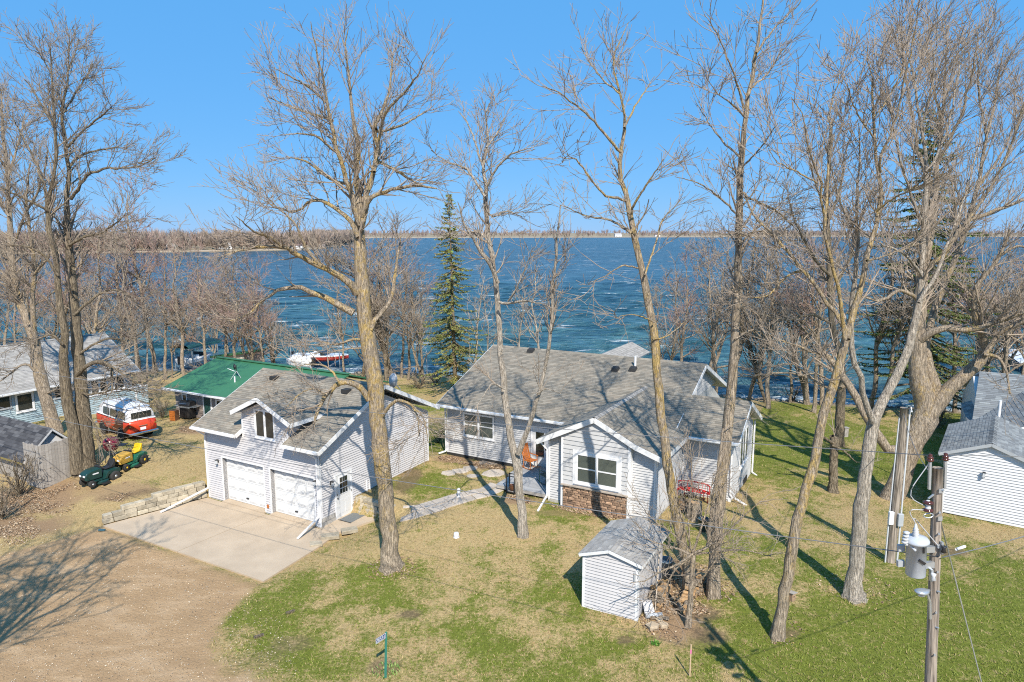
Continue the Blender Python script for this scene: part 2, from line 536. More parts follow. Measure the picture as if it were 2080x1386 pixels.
bias = np.zeros_like(X)
for px, py, r, s_ in ((745, 1195, 1.7, .26), (720, 1250, 1.1, .10), (860, 985, 2.0, .22), (1150, 1035, 1.6, .2), (560, 1260, 1.2, .10), (640, 1180, 1.0, .08), (1250, 1310, 1.3, .16), (1090, 1215, 1.2, .14), (900, 830, 2.6, .25),
                   (330, 985, 1.2, .22), (850, 1165, .9, .12), (1010, 1300, 1.4, .15), (1440, 1330, 1.6, .2), (880, 900, 2.0, .2), (1120, 1240, 1.0, .12), (480, 1290, .8, .02), (1180, 1330, 1.4, .14), (980, 1130, 1.5, .06)):
    g = ground(px, py); bias = np.maximum(bias, s_ * np.exp(-(((X - g[0]) / r) ** 2 + ((Y - g[1]) / (r * .85)) ** 2)))
lush = 1 - sstep((np.hypot((X - 15.5) / 12, (Y - 18) / 9) - .35) / .75)
bias = np.maximum(bias, lush * .33)
bias = np.maximum(bias, .17 * sstep((W - 11) / 8) * (U > 21))
bias = bias - .10 * sstep((-U + 1) / 3)
green = sstep((n1 * .45 + n2 * .4 + n3 * .25 + bias - .425) / .36)
green = np.clip(green, 0, 1) * .88
# trodden joint between gravel and lawn
gm, t, b = new_mat('ground')
def A(n):
    x = node(t, "ShaderNodeAttribute", attribute_name=n); return x.outputs["Fac"]
fine = noise(t, 9.0, 8, .75); mid_ = noise(t, 1.7, 6, .65); tiny = noise(t, 34, 5, .7); pebb = noise(t, 16, 8, .8)
dry = mixc(t, ramp(t, fine, .3, .7), (.54, .405, .205), (.33, .24, .105))
dry = mixc(t, math_n(t, 'MULTIPLY', ramp(t, mid_, .45, .7), .5), dry, (.47, .315, .165))
grn = mixc(t, ramp(t, fine, .3, .72), (.20, .222, .038), (.092, .122, .015))
mott = noise(t, 3.2, 5, .65); clump = noise(t, 11, 4, .65)
gfac = math_n(t, 'ADD', A('green'), math_n(t, 'ADD', math_n(t, 'MULTIPLY', math_n(t, 'SUBTRACT', mott, .5), 1.7), math_n(t, 'MULTIPLY', math_n(t, 'SUBTRACT', clump, .5), 1.9)))
lawn = mixc(t, ramp(t, gfac, .20, .80), dry, grn)
lawn = mixc(t, math_n(t, 'MULTIPLY', ramp(t, clump, .52, .66), .55), lawn, mixc(t, .5, lawn, (.10, .075, .035)))
gravel = mixc(t, ramp(t, pebb, .34, .66), (.55, .37, .205), (.33, .215, .115))
mpn = node(t, "ShaderNodeMapping"); mpn.inputs["Rotation"].default_value = (0, 0, math.radians(29 + 24)); mpn.inputs["Scale"].default_value = (.45, 1.1, 1)
tcn = node(t, "ShaderNodeTexCoord"); t.links.new(tcn.outputs["Object"], mpn.inputs[0])
rut = noise(t, 1.1, 7, .7, vec=mpn.outputs[0])
gravel = mixc(t, math_n(t, 'MULTIPLY', ramp(t, rut, .46, .66), .5), gravel, (.27, .175, .095))
gravel = mixc(t, math_n(t, 'MULTIPLY', ramp(t, rut, .50, .34), .45), gravel, (.62, .46, .30))
gravel = mixc(t, math_n(t, 'MULTIPLY', ramp(t, mid_, .4, .7), .55), gravel, (.40, .265, .15))
lf = mixc(t, ramp(t, tiny, .35, .65), (.42, .28, .16), (.19, .125, .075))
dr = mixc(t, ramp(t, fine, .3, .7), (.24, .165, .10), (.10, .07, .045))
sd = mixc(t, ramp(t, fine, .3, .7), (.36, .28, .19), (.20, .15, .10))
c = mixc(t, A('leaf'), lawn, lf)
c = mixc(t, math_n(t, 'MULTIPLY', ramp(t, math_n(t, 'ADD', A('dirt'), math_n(t, 'MULTIPLY', math_n(t, 'SUBTRACT', clump, .5), 1.6)), .25, .95), .8), c, dr)
c = mixc(t, A('gravel'), c, gravel)
c = mixc(t, A('sand'), c, sd)
t.links.new(c, b.inputs["Base Color"])
b.inputs["Roughness"].default_value = .95; b.inputs["Specular IOR Level"].default_value = .15
hh = math_n(t, 'ADD', math_n(t, 'MULTIPLY', tiny, .5), math_n(t, 'MULTIPLY', fine, 1.0))
bump(t, b, hh, .9, .06)
# small unevenness everywhere outside the slab
Zg = Zg + np.where(inside_poly(U, W, PAD), 0, (fbm(X, Y, .7, 61, 3) - .5) * .05)
g_o = np_mesh('ground', np.stack([X, Y, Zg], -1).reshape(-1, 3), quads, gm, smooth=True, kind='structure',
              attrs=dict(gravel=grav, leaf=leaf, dirt=dirt, green=green, sand=sand))

# grass blades (uncountable): short blades over the lawn in view
NB = 300000
bx = rng.uniform(-34, 34, NB * 3); by = 17 + 44 * rng.random(NB * 3) ** 1.7
keep = np.abs(bx) < by * .80 + 2
bx, by = bx[keep][:NB], by[keep][:NB]
ii = np.clip(np.searchsorted(gx, bx), 1, nx_ - 1); jj = np.clip(np.searchsorted(gy, by), 1, ny_ - 1)
gr_ = green[jj, ii]
bad = np.maximum.reduce([grav[jj, ii], leaf[jj, ii] * .9, dirt[jj, ii], sand[jj, ii]])
bu, bw = to_uw(bx, by)
ok = (bad < rng.random(len(bx)) * .6) & ~inside_poly(bu, bw, PAD)
bx, by, gr_ = bx[ok], by[ok], gr_[ok]
bz = hT(bx, by) + .005
n = len(bx)
ang = rng.uniform(0, 2 * np.pi, n); hgt = rng.uniform(.03, .075, n) * (1 + .35 * gr_); wd = rng.uniform(.006, .014, n)
lean = rng.uniform(.3, 1.3, n) * hgt; la = rng.uniform(0, 2 * np.pi, n)
base = np.stack([bx, by, bz], -1)
sd_ = np.stack([np.cos(ang) * wd, np.sin(ang) * wd, np.zeros(n)], -1)
tip = base + np.stack([np.cos(la) * lean, np.sin(la) * lean, hgt], -1)
BV = np.stack([base - sd_, base + sd_, tip], 1).reshape(-1, 3)
isg = rng.random(n) < gr_ * .95 + .04
tone = rng.uniform(.75, 1.15, n)[:, None]
bc = np.where(isg[:, None], np.array([.20, .235, .045]), np.array([.43, .325, .16])) * tone
bc = np.concatenate([bc, np.ones((n, 1))], 1)
np_mesh('grass', BV, np.arange(3 * n).reshape(-1, 3), M['blade'], col=bc, kind='stuff')

# fallen leaves and twiggy litter
def litter(n, spots, smin, smax, cols, name):
    cx = []; cy = []
    for (u, w, ru, rw, share) in spots:
        k = int(n * share)
        x, y, _ = site(u, w)
        r = np.sqrt(rng.random(k)); a = rng.uniform(0, 2 * np.pi, k)
        du = np.cos(a) * r * ru; dw = np.sin(a) * r * rw
        cx.append(x + du * CA + dw * SA); cy.append(y - du * SA + dw * CA)
    cx = np.concatenate(cx); cy = np.concatenate(cy)
    kp = fbm(cx, cy, 1.3, 91, 4) + rng.normal(size=len(cx)) * .05 > .47
    if name == 'gravel': kp[:] = True
    cx = cx[kp]; cy = cy[kp]; k = len(cx)
    cz = hT(cx, cy) + rng.uniform(.01, .04, k)
    s = rng.uniform(smin, smax, k); a = rng.uniform(0, 2 * np.pi, k)
    ex = np.stack([np.cos(a), np.sin(a), rng.uniform(-.5, .5, k)], -1) * s[:, None]
    ey = np.stack([-np.sin(a), np.cos(a), rng.uniform(-.5, .5, k)], -1) * (s * .6)[:, None]
    c0 = np.stack([cx, cy, cz], -1)
    V = np.stack([c0 - ex, c0 - ey, c0 + ex, c0 + ey], 1).reshape(-1, 3)
    cc = np.array(cols)[rng.integers(0, len(cols), k)] * rng.uniform(.7, 1.25, (k, 1))
    np_mesh(name, V, np.arange(4 * k).reshape(-1, 4), M['litter'], col=np.concatenate([cc, np.ones((k, 1))], 1), kind='stuff')
litter(42000, [(-7.5, -4.9, 3.6, 2.2, .32), (-3.6, -2.4, 1.9, .8, .06), (-5.6, -7.2, 3.2, 1.5, .13), (10.4, 9.0, 1.5, .55, .10), (8.9, 8.8, 1.2, .5, .05), (23.5, -.2, 1.15, 1.3, .08),
               (21.4, 8.6, .8, .9, .04), (-8.2, 5.6, 1.8, .6, .06), (14.8, 5.6, 1.1, .3, .03), (17.5, 5.6, 2, .2, .02), (23.2, 2.2, 1.2, 1.2, .04), (13.0, -1.9, 1.0, .9, .008), (28.6, 4.3, 1.3, 1.1, .006), (26.6, .6, 1.0, .8, .004), (24.1, 1.9, 1.0, .8, .01)], .02, .055,
       [(.42, .29, .17), (.33, .21, .12), (.23, .15, .10), (.45, .35, .24)], 'leaves')
litter(9000, [(4, -9.5, 11, 4.5, 1.0)], .01, .028, [(.58, .46, .32), (.40, .29, .19), (.28, .2, .13), (.6, .52, .4)], 'gravel')
litter(5000, [(14, 0, 13, 7, .6), (24, 4, 9, 6, .4)], .015, .035, [(.40, .25, .12), (.26, .16, .08)], 'litter')

# ------------------------------------------------------------------ lake
wm, t, b = new_mat('lake_water')
geo = node(t, "ShaderNodeNewGeometry"); sx = node(t, "ShaderNodeSeparateXYZ"); t.links.new(geo.outputs["Position"], sx.inputs[0])
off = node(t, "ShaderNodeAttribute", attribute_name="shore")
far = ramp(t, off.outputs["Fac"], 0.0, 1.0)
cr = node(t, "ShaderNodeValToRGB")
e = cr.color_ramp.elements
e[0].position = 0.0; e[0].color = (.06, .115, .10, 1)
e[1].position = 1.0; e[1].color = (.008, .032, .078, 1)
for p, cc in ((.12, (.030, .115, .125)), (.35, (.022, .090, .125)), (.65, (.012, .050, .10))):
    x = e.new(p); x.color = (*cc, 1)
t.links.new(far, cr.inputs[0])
w1 = noise(t, .30, 6, .65, vec=geo.outputs["Position"], stretch=(.40, 1.5, 1))
w2 = noise(t, .85, 6, .65, vec=geo.outputs["Position"], stretch=(.38, 1.5, 1))
cw = noise(t, .21, 9, .72, vec=geo.outputs["Position"], stretch=(.5, 1.5, 1))
patch = noise(t, .018, 3, .5, vec=geo.outputs["Position"], stretch=(.6, 1.3, 1))
fine_w = math_n(t, 'ADD', math_n(t, 'MULTIPLY', w1, .55), math_n(t, 'MULTIPLY', w2, .45))
crest = ramp(t, fine_w, .42, .58)
tint = mixc(t, crest, mixc(t, .66, cr.outputs[0], (.004, .02, .035)), mixc(t, .46, cr.outputs[0], (.13, .27, .32)))  # uneven reflection of wave faces painted in: dark troughs, pale crests
tint = mixc(t, math_n(t, 'MULTIPLY', ramp(t, patch, .4, .65), .3), tint, (.016, .085, .15))
thr = math_n(t, 'ADD', cw, math_n(t, 'MULTIPLY', math_n(t, 'SUBTRACT', patch, .5), .18))
foam = math_n(t, 'MULTIPLY', ramp(t, thr, .605, .65), .85)
surf = node(t, "ShaderNodeAttribute", attribute_name="surf")
sfo = ramp(t, math_n(t, 'ADD', math_n(t, 'MULTIPLY', surf.outputs["Fac"], .36), noise(t, .9, 7, .7, vec=geo.outputs["Position"], stretch=(.5, 1.6, 1))), .70, .86)
foam = math_n(t, 'MAXIMUM', foam, math_n(t, 'MULTIPLY', sfo, .8))
t.links.new(mixc(t, foam, tint, (.62, .66, .66)), b.inputs["Base Color"])
b.inputs["IOR"].default_value = 1.33
rr = math_n(t, 'ADD', math_n(t, 'MULTIPLY', foam, .4), .22)
t.links.new(rr, b.inputs["Roughness"])
t.links.new(math_n(t, 'SUBTRACT', .34, math_n(t, 'MULTIPLY', far, .25)), b.inputs["Specular IOR Level"])
bump(t, b, math_n(t, 'ADD', w1, math_n(t, 'MULTIPLY', w2, .35)), 1.0, 1.6)
# the lake surface: a sheet whose nearer part carries real waves
wx = axis(-7000, -90, 95, 7000, .7, 1.16)
wy = np.concatenate([np.arange(40, 100, .32), np.arange(100, 170, .6)])
s_, p_ = .6, 170.0
ext = []
while p_ < 9500: s_ *= 1.07; p_ += s_; ext.append(p_)
wy = np.concatenate([wy, ext])
WX, WY = np.meshgrid(wx, wy)
wu, ww = to_uw(WX, WY)
wsh = ww - np.interp(wu, SHORE_U, SHORE_W)
amp = sstep((330 - WY) / 200) * sstep((150 - np.abs(WX)) / 60)
dirx, diry = .12, 1.0
WZ = np.zeros_like(WX)
q = np.random.default_rng(5)
for lam, a_ in ((5.2, .10), (3.4, .075), (2.3, .055), (1.6, .035)):
    for k_ in range(3):
        th = q.uniform(-.45, .45); ph = q.uniform(0, 6.28); l2 = lam * q.uniform(.85, 1.2)
        dx_, dy_ = math.sin(th), math.cos(th)
        arg = (WX * dx_ + WY * dy_) * 2 * math.pi / l2 + ph + (fbm(WX, WY, 14, 70 + k_, 2) - .5) * 5
        WZ += a_ * (1 - 2 * np.abs(np.sin(arg / 2)))
WZ *= .8 * amp * (.5 + vnoise(WX / 9, WY / 9, 77))
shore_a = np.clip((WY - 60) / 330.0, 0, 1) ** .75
surf_a = 1 - np.clip(wsh / 11.0, 0, 1)
wi = np.arange(WX.size).reshape(WX.shape)
wq = np.stack([wi[:-1, :-1], wi[:-1, 1:], wi[1:, 1:], wi[1:, :-1]], -1).reshape(-1, 4)
np_mesh('lake', np.stack([WX, WY, WZ + LAKE_Z], -1).reshape(-1, 3), wq, wm, smooth=True, kind='structure', attrs=dict(shore=shore_a, surf=surf_a))

# ------------------------------------------------------------------ far shores
fm = simple('far_field', (.33, .26, .17), (.24, .20, .12), .95, .05)
def slab_shore(name, pts_front, depth, rise):
    V = []; Q = []
    for i, (x, y) in enumerate(pts_front):
        d = Vector((x, y)).normalized()
        for k, (dd, zz) in enumerate(((-8, -1.2), (2, -.2), (depth * .25, rise * .4), (depth, rise))):
            V.append((x + d.x * dd, y + d.y * dd, zz))
    for i in range(len(pts_front) - 1):
        for k in range(3):
            a = i * 4 + k; Q.append((a, a + 4, a + 5, a + 1))
    return np_mesh(name, V, Q, fm, smooth=True, kind='structure')
def lakept(px, py):
    a, b_, c_ = ray(px, py); tt = (LAKE_Z - EYE) / c_
    return (a * tt, b_ * tt)
tongue = [lakept(x, y) for x, y in ((-420, 533), (-200, 524), (0, 517), (200, 515), (330, 513), (450, 511.5), (560, 509.5), (640, 506), (690, 500), (720, 493))]
slab_shore('far_shore', tongue, 260, 5)
across = [lakept(x, y) for x, y in ((640, 485), (760, 484), (900, 483.6), (1100, 483.2), (1300, 482.6), (1500, 482), (1700, 481), (1900, 481), (2200, 482), (2700, 485))]
slab_shore('far_shore', across, 700, 10)
beach_m = simple('pale_beach', (.42, .34, .25), (.34, .27, .20), .9, .1)
def beach(pts, wdt, z):
    V = []; Q = []
    for i, (x, y) in enumerate(pts):
        d = Vector((x, y)).normalized()
        V += [(x - d.x * 2, y - d.y * 2, LAKE_Z - .1), (x + d.x * wdt, y + d.y * wdt, z)]
    for i in range(len(pts) - 1):
        a = 2 * i; Q.append((a, a + 2, a + 3, a + 1))
    np_mesh('beach', V, Q, beach_m, kind='structure')
beach(tongue, 4, .35); beach(across, 20, 1.2)

def bare_tree_card(r, n, hmin=.25):
    """one small bare crown: upright slivers radiating from a trunk, real 3-D"""
    V = []
    for i in range(n):
        a = r.uniform(0, 2 * math.pi); h0 = r.uniform(.15, .6); rad = r.uniform(.08, .34); h1 = min(1.0, h0 + r.uniform(.2, .5))
        p = np.array([math.cos(a) * rad * .25, math.sin(a) * rad * .25, h0]); q_ = np.array([math.cos(a) * rad, math.sin(a) * rad, h1])
        wv = np.array([-math.sin(a + r.uniform(-1, 1)), math.cos(a + r.uniform(-1, 1)), 0]) * r.uniform(.008, .024)
        V += [p - wv, p + wv, q_]
    V += [np.array([-.015, 0, 0]), np.array([.015, 0, 0]), np.array([0, 0, .8])]
    V += [np.array([0, -.015, 0]), np.array([0, .015, 0]), np.array([0, 0, .8])]
    return np.array(V)
def far_wood(name, pts, n, depth, rise, hmin, hmax, tris, pal, lo=0.01):
    r = random.Random(3)
    temps = [bare_tree_card(r, tris) for _ in range(8)]
    P = np.array(pts); seg = np.linalg.norm(np.diff(P, axis=0), axis=1); cum = np.concatenate([[0], np.cumsum(seg)])
    Vs = []; Cs = []
    for i in range(n):
        s = rng.uniform(0, cum[-1]); k = min(np.searchsorted(cum, s, 'right') - 1, len(seg) - 1)
        p = P[k] + (P[k + 1] - P[k]) * (s - cum[k]) / seg[k]
        d = p / np.linalg.norm(p); dd = lo * depth + depth * rng.random() ** 1.3
        x, y = p + d * dd
        z = rise * min(dd / depth, 1) - .3
        h = rng.uniform(hmin, hmax); T = temps[rng.integers(8)]
        a = rng.uniform(0, 6.28); ca, sa = math.cos(a), math.sin(a)
        wv = rng.uniform(.8, 1.35)
        V = np.stack([(T[:, 0] * ca - T[:, 1] * sa) * h * wv + x, (T[:, 0] * sa + T[:, 1] * ca) * h * wv + y, T[:, 2] * h + z], -1)
        Vs.append(V); c_ = np.array(pal[rng.integers(len(pal))]) * rng.uniform(.8, 1.2)
        Cs.append(np.tile(np.append(c_, 1), (len(T) // 3, 1)))
    V = np.concatenate(Vs); np_mesh(name, V, np.arange(len(V)).reshape(-1, 3), M['litter'], col=np.concatenate(Cs), kind='stuff')
pal = [(.36, .275, .225), (.31, .24, .195), (.40, .31, .25), (.28, .225, .18)]  # muted tones: distance haze is put into the tree colours
far_wood('far_wood', tongue, 1700, 190, 3, 8, 16, 120, pal)
far_wood('far_wood', across, 2200, 600, 9, 10, 19, 34, [(.33, .25, .22), (.30, .23, .21), (.36, .28, .24)], .06)

def far_house(px, py, back, w_, d_, h_, wall, roofc, label):
    x, y = lakept(px, py); v = Vector((x, y)).normalized()
    x += v.x * back; y += v.y * back
    o = thing('lake_house', label, 'house', 'houses on the far shore', (x, y, 0.2), math.atan2(-v.x, v.y) + .25)
    MB().box(-w_ / 2, w_ / 2, -d_ / 2, d_ / 2, -1, h_).build('wall', wall, o)
    r_ = MB(); r_.prism([(-d_ / 2 - .4, h_ + .01), (d_ / 2 + .4, h_ + .01), (0, h_ + d_ * .3)], lambda a, b_, t_: (t_, a, b_), -w_ / 2 - .4, w_ / 2 + .4)
    r_.build('roof', roofc, o)
    for k in (-.28, .22):
        wn = MB().box(w_ * k - .8, w_ * k + .8, -d_ / 2 - .06, -d_ / 2 - .01, .9, 2.2).build('window', M['trim'], o)
        MB().box(w_ * k - .65, w_ * k + .65, -d_ / 2 - .09, -d_ / 2 - .062, 1.0, 2.1).build('pane', M['glass'], wn)
rf_pale = simple('pale_roof', (.5, .48, .46)); rf_dark = simple('brown_roof', (.2, .14, .12))
far_house(455, 511, 20, 12, 9, 3.2, M['white'], rf_pale, 'white house with pale roof on the far shore at the left of the lake')
far_house(602, 508, 12, 8, 7, 2.2, M['white'], rf_dark, 'low white lake house with brown roof beside the far beach behind the tall front tree')
far_house(640, 505, 10, 15, 8, 3.0, M['siding_tan'], rf_dark, 'long tan lake house with brown roof near the tip of the far wooded point')
far_house(345, 513, 22, 10, 8, 2.6, M['siding_tan'], rf_pale, 'tan lake house among bare trees on the far shore, leftmost visible')
far_house(1255, 482.8, 60, 18, 12, 6, M['white'], rf_pale, 'white building on the low far shore straight across the lake')
far_house(1335, 482.6, 60, 14, 10, 5, M['white'], rf_dark, 'small white building right of another on the low shore across the lake')
# ------------------------------------------------------------------ walls, boards, roofs, windows
def interval(poly, y):
    xs = []
    n = len(poly)
    for i in range(n):
        (x1, y1), (x2, y2) = poly[i], poly[(i + 1) % n]
        if (y1 - y) * (y2 - y) <= 0 and abs(y1 - y2) > 1e-9:
            xs.append(x1 + (x2 - x1) * (y - y1) / (y2 - y1))
    if len(xs) < 2: return None
    return min(xs), max(xs)

def boards(parent, mp, poly, pitch, m, holes=(), name='siding_board', lip=.036):
    """one lap board per course, cut round the openings (s0, s1, z0, z1)"""
    z0 = min(p[1] for p in poly); z1 = max(p[1] for p in poly)
    k = 0
    while z0 + k * pitch < z1 - .01:
        a, b = z0 + k * pitch, min(z0 + (k + 1) * pitch, z1)
        k += 1
        cuts = sorted({a, b} | {c for h in holes for c in h[2:4] if a + .01 < c < b - .01})
        for za, zb in zip(cuts[:-1], cuts[1:]):
            ia, ib = interval(poly, za + 1e-4), interval(poly, zb - 1e-4)
            if not ia or not ib: continue
            zm = (za + zb) / 2
            segs = [(None, None)]
            blk = sorted((h[0], h[1]) for h in holes if h[2] < zm < h[3])
            lo = None; out = []
            for h0, h1 in blk:
                out.append((lo, h0)); lo = h1
            out.append((lo, None))
            for l, r in out:
                la, ra = (ia[0] if l is None else max(l, ia[0])), (ia[1] if r is None else min(r, ia[1]))
                lb, rb = (ib[0] if l is None else max(l, ib[0])), (ib[1] if r is None else min(r, ib[1]))
                if ra - la < .02 and rb - lb < .02: continue
                ra = max(ra, la); rb = max(rb, lb)
                oa = .004 + lip * (1 - (za - a) / pitch); ob = .004 + lip * (1 - (zb - a) / pitch)
                mb = MB()
                mb.quad(mp(la, za, oa), mp(ra, za, oa), mp(rb, zb, ob), mp(lb, zb, ob))
                mb.quad(mp(la, za, 0), mp(ra, za, 0), mp(ra, za, oa), mp(la, za, oa))
                mb.build(name, m, parent)

def roof_plane(parent, pts, tones, thick=.10, edge=None, name='roof', tab=.26, row=.14, shingles=True, rnd=None):
    """pts: eave start, eave end, then the rest of a convex outline; a slab with rows of shingle tabs on it"""
    r = rnd or random
    P = [Vector(p) for p in pts]
    e = (P[1] - P[0]).normalized()
    n = (P[1] - P[0]).cross(P[-1] - P[0]).normalized()
    if n.z < 0: n = -n
    s = n.cross(e)
    if s.z < 0: s = -s
    mb = MB(); k = len(P)
    dn = n * -thick
    mb.v = [tuple(p - n * .012) for p in P] + [tuple(p + dn) for p in P]
    mb.f = [tuple(range(k)), tuple(range(k, 2 * k))[::-1]] + [(i, (i + 1) % k, (i + 1) % k + k, i + k) for i in range(k)]
    mb.c = [None] * len(mb.f)
    ro = mb.build(name, edge or M['soffit'], parent)
    if not shingles: return ro
    P2 = [((p - P[0]).dot(e), (p - P[0]).dot(s)) for p in P]
    b1 = max(p[1] for p in P2)
    sh = MB(); q = 0
    def pt(a, b, h): return tuple(P[0] + e * a + s * b + n * h)
    while q * row < b1 - .01:
        y0, y1 = q * row - .02, min((q + 1) * row, b1)
        i0, i1 = interval(P2, max(y0, .0005)), interval(P2, y1 - .0005)
        q += 1
        if not i0 or not i1: continue
        x = min(i0[0], i1[0]) - r.uniform(0, tab); xe = max(i0[1], i1[1])
        rowt = r.uniform(.93, 1.07)
        while x < xe:
            wdt = tab * r.uniform(.6, 1.3); xa, xb = x, x + wdt; x = xb
            a0, b0 = max(xa, i0[0]), min(xb, i0[1]); a1, b1_ = max(xa, i1[0]), min(xb, i1[1])
            if b0 - a0 < .01 and b1_ - a1 < .01: continue
            b0 = max(a0, b0); b1_ = max(a1, b1_)
            tn = r.choice(tones); v = r.uniform(.90, 1.10) * rowt
            col = (tn[0] * v, tn[1] * v, tn[2] * v, 1)
            h0 = .012 + r.uniform(0, .007); h1 = .002
            sh.quad(pt(a0, y0, h0), pt(b0, y0, h0), pt(b1_, y1, h1), pt(a1, y1, h1), col)
            sh.quad(pt(a0, y0, -.004), pt(b0, y0, -.004), pt(b0, y0, h0), pt(a0, y0, h0), (tn[0] * .5, tn[1] * .5, tn[2] * .5, 1))
    sh.build('shingles', M['shingle'], parent, kind='stuff')
    return ro

def ridge(parent, p, q, tones, wd=.16, drop=.08, seg=.3):
    p = Vector(p); q = Vector(q); d = q - p; n = max(1, int(d.length / seg)); side = Vector((d.y, -d.x, 0)).normalized() * wd
    mb = MB()
    for i in range(n):
        a = p + d * (i / n); b = p + d * ((i + 1.12) / n); tn = random.choice(tones); v = random.uniform(.8, 1.1); c = (tn[0] * v, tn[1] * v, tn[2] * v, 1)
        ua, ub = Vector((0, 0, .034)), Vector((0, 0, .022)); dz = Vector((0, 0, -drop))
        mb.quad(tuple(a - side + dz + ua), tuple(a + ua), tuple(b + ub), tuple(b - side + dz + ub), c)
        mb.quad(tuple(a + ua), tuple(a + side + dz + ua), tuple(b + side + dz + ub), tuple(b + ub), c)
    mb.build('ridge_cap', M['shingle'], parent, kind='stuff')

def fascia(parent, p, q, h=.17, t=.025, m=None, name='fascia', drop=.0):
    p = (p[0], p[1], p[2] - h / 2 - drop); q = (q[0], q[1], q[2] - h / 2 - drop)
    MB().beam(p, q, t, h).build(name, m or M['fascia'], parent)

def mp_front(w0): return lambda s, z, o: (s, w0 - o, z)
def mp_right(u0): return lambda s, z, o: (u0 + o, s, z)
def mp_left(u0): return lambda s, z, o: (u0 - o, s, z)

def window(parent, mp, s0, s1, z0, z1, n=2, hung=True, frame=.09, m=None, pane=None, base=.0, name='window', sill=True):
    m = m or M['trim']; pane = pane or M['glass']
    f = MB(); o0, o1 = base, base + .055
    f.mbox(mp, s0, s0 + frame, z0, z1, o0, o1); f.mbox(mp, s1 - frame, s1, z0, z1, o0, o1)
    f.mbox(mp, s0 + frame, s1 - frame, z1 - frame, z1, o0, o1); f.mbox(mp, s0 + frame, s1 - frame, z0, z0 + frame, o0, o1)
    wd = (s1 - s0 - 2 * frame) / n
    for i in range(1, n):
        c = s0 + frame + wd * i
        f.mbox(mp, c - .035, c + .035, z0 + frame, z1 - frame, o0, o1 - .004)
    wn = f.build(name, m, parent)
    if sill: MB().mbox(mp, s0 - .04, s1 + .04, z0 - .045, z0 - .002, o0, o1 + .045).build('sill', m, wn)
    for i in range(n):
        a = s0 + frame + wd * i + (.036 if i else 0); b = s0 + frame + wd * (i + 1) - (.036 if i < n - 1 else 0)
        if hung:
            zm = (z0 + z1) / 2
            MB().mbox(mp, a, b, z0 + frame, zm, o0 + .004, o0 + .018).build('pane', pane, wn)
            MB().mbox(mp, a, b, zm, z1 - frame, o0 + .008, o0 + .026).build('pane', pane, wn)
            sr = MB().mbox(mp, a, b, zm - .03, zm + .03, o0 + .027, o0 + .042)
            for (c, d) in ((a, a + .025), (b - .025, b)): sr.mbox(mp, c, d, z0 + frame, z1 - frame, o0 + .027, o0 + .039)
            sr.build('sash', m, wn)
        else:
            MB().mbox(mp, a, b, z0 + frame, z1 - frame, o0 + .004, o0 + .02).build('pane', pane, wn)
            sr = MB()
            for (c, d) in ((a, a + .028), (b - .028, b)): sr.mbox(mp, c, d, z0 + frame, z1 - frame, o0 + .021, o0 + .04)
            sr.build('sash', m, wn)
    return wn

def gutter(parent, p, q, m=None):
    p = Vector(p); q = Vector(q); d = (q - p).normalized()
    mb = MB(); mb.beam(tuple(p), tuple(q), .11, .10); mb.build('gutter', m or M['fascia'], parent)

def downspout(parent, pts, m=None):
    mb = MB()
    for a, b in zip(pts[:-1], pts[1:]): mb.beam(a, b, .075, .06, up=(0, 1, 0) if abs(b[2] - a[2]) > .9 * math.dist(a, b) else (0, 0, 1))
    mb.build('downspout', m or M['trim'], parent)

def wall_lamp(parent, mp, s, z):
    l = MB(); l.mbox(mp, s - .05, s + .05, z - .08, z + .08, .01, .04); l.mbox(mp, s - .015, s + .015, z + .04, z + .07, .04, .16); l.mbox(mp, s - .06, s + .06, z + .07, z + .09, .08, .20)
    l.mbox(mp, s - .05, s + .05, z - .14, z - .125, .09, .19)
    o = l.build('wall_lamp', M['black'], parent)
    MB().mbox(mp, s - .04, s + .04, z - .125, z + .07, .10, .18).build('lamp_glass', M['porcelain'], o)

T_GREY = [(0.265, 0.235, 0.189), (0.234, 0.21, 0.171), (0.291, 0.258, 0.207), (0.213, 0.19, 0.155), (0.276, 0.235, 0.184)]
T_HOUSE = [(0.255, 0.225, 0.18), (0.224, 0.2, 0.162), (0.281, 0.248, 0.198), (0.203, 0.183, 0.149), (0.265, 0.228, 0.18)]
T_PALE = [(.345, .325, .30), (.315, .30, .275), (.37, .35, .32), (.295, .28, .26)]
T_SLATE = [(.22, .235, .24), (.19, .20, .205), (.25, .265, .265), (.17, .18, .185)]
T_BLACK = [(.085, .085, .09), (.065, .065, .07), (.11, .11, .115), (.05, .05, .055)]

# ------------------------------------------------------------------ garage
gr = site_thing('garage', 'white two-door garage with front dormer and grey shingle roof beside the concrete pad', 'garage', 0, 0, 0)
GW, GD = 7.5, 8.1
mb = MB()
prof = [(.35, -.3), (GD, -.3), (GD, 3.5), (4.05, 5.36), (.35, 3.68)]
mb.prism(prof, lambda a, b, t: (t, a, b), .02, GW)
mb.box(.0, 1.15, 0, .35, -.3, 3.5); mb.box(3.98, 4.43, 0, .35, -.3, 3.5); mb.box(7.18, GW, 0, .35, -.3, 3.5); mb.box(1.15, 7.18, .0, .348, 2.22, 3.5)
mb.prism([(2.7, 3.5), (5.8, 3.5), (5.8, 4.70), (4.27, 5.42), (2.7, 4.70)], lambda a, b, t: (a, t, b), 0, 3.4)
mb.build('wall', M['siding'], gr)
boards(gr, mp_front(0), [(0.09, .02), (GW - .09, .02), (GW - .09, 3.42), (.09, 3.42)], .112, M['siding'], [(1.08, 4.05, -1, 2.29), (4.36, 7.25, -1, 2.29)])
boards(gr, mp_front(0), [(2.79, 3.42), (5.75, 3.42), (5.75, 4.68), (4.27, 5.38), (2.79, 4.68)], .112, M['siding'], [(3.60, 4.93, 3.62, 4.98)])
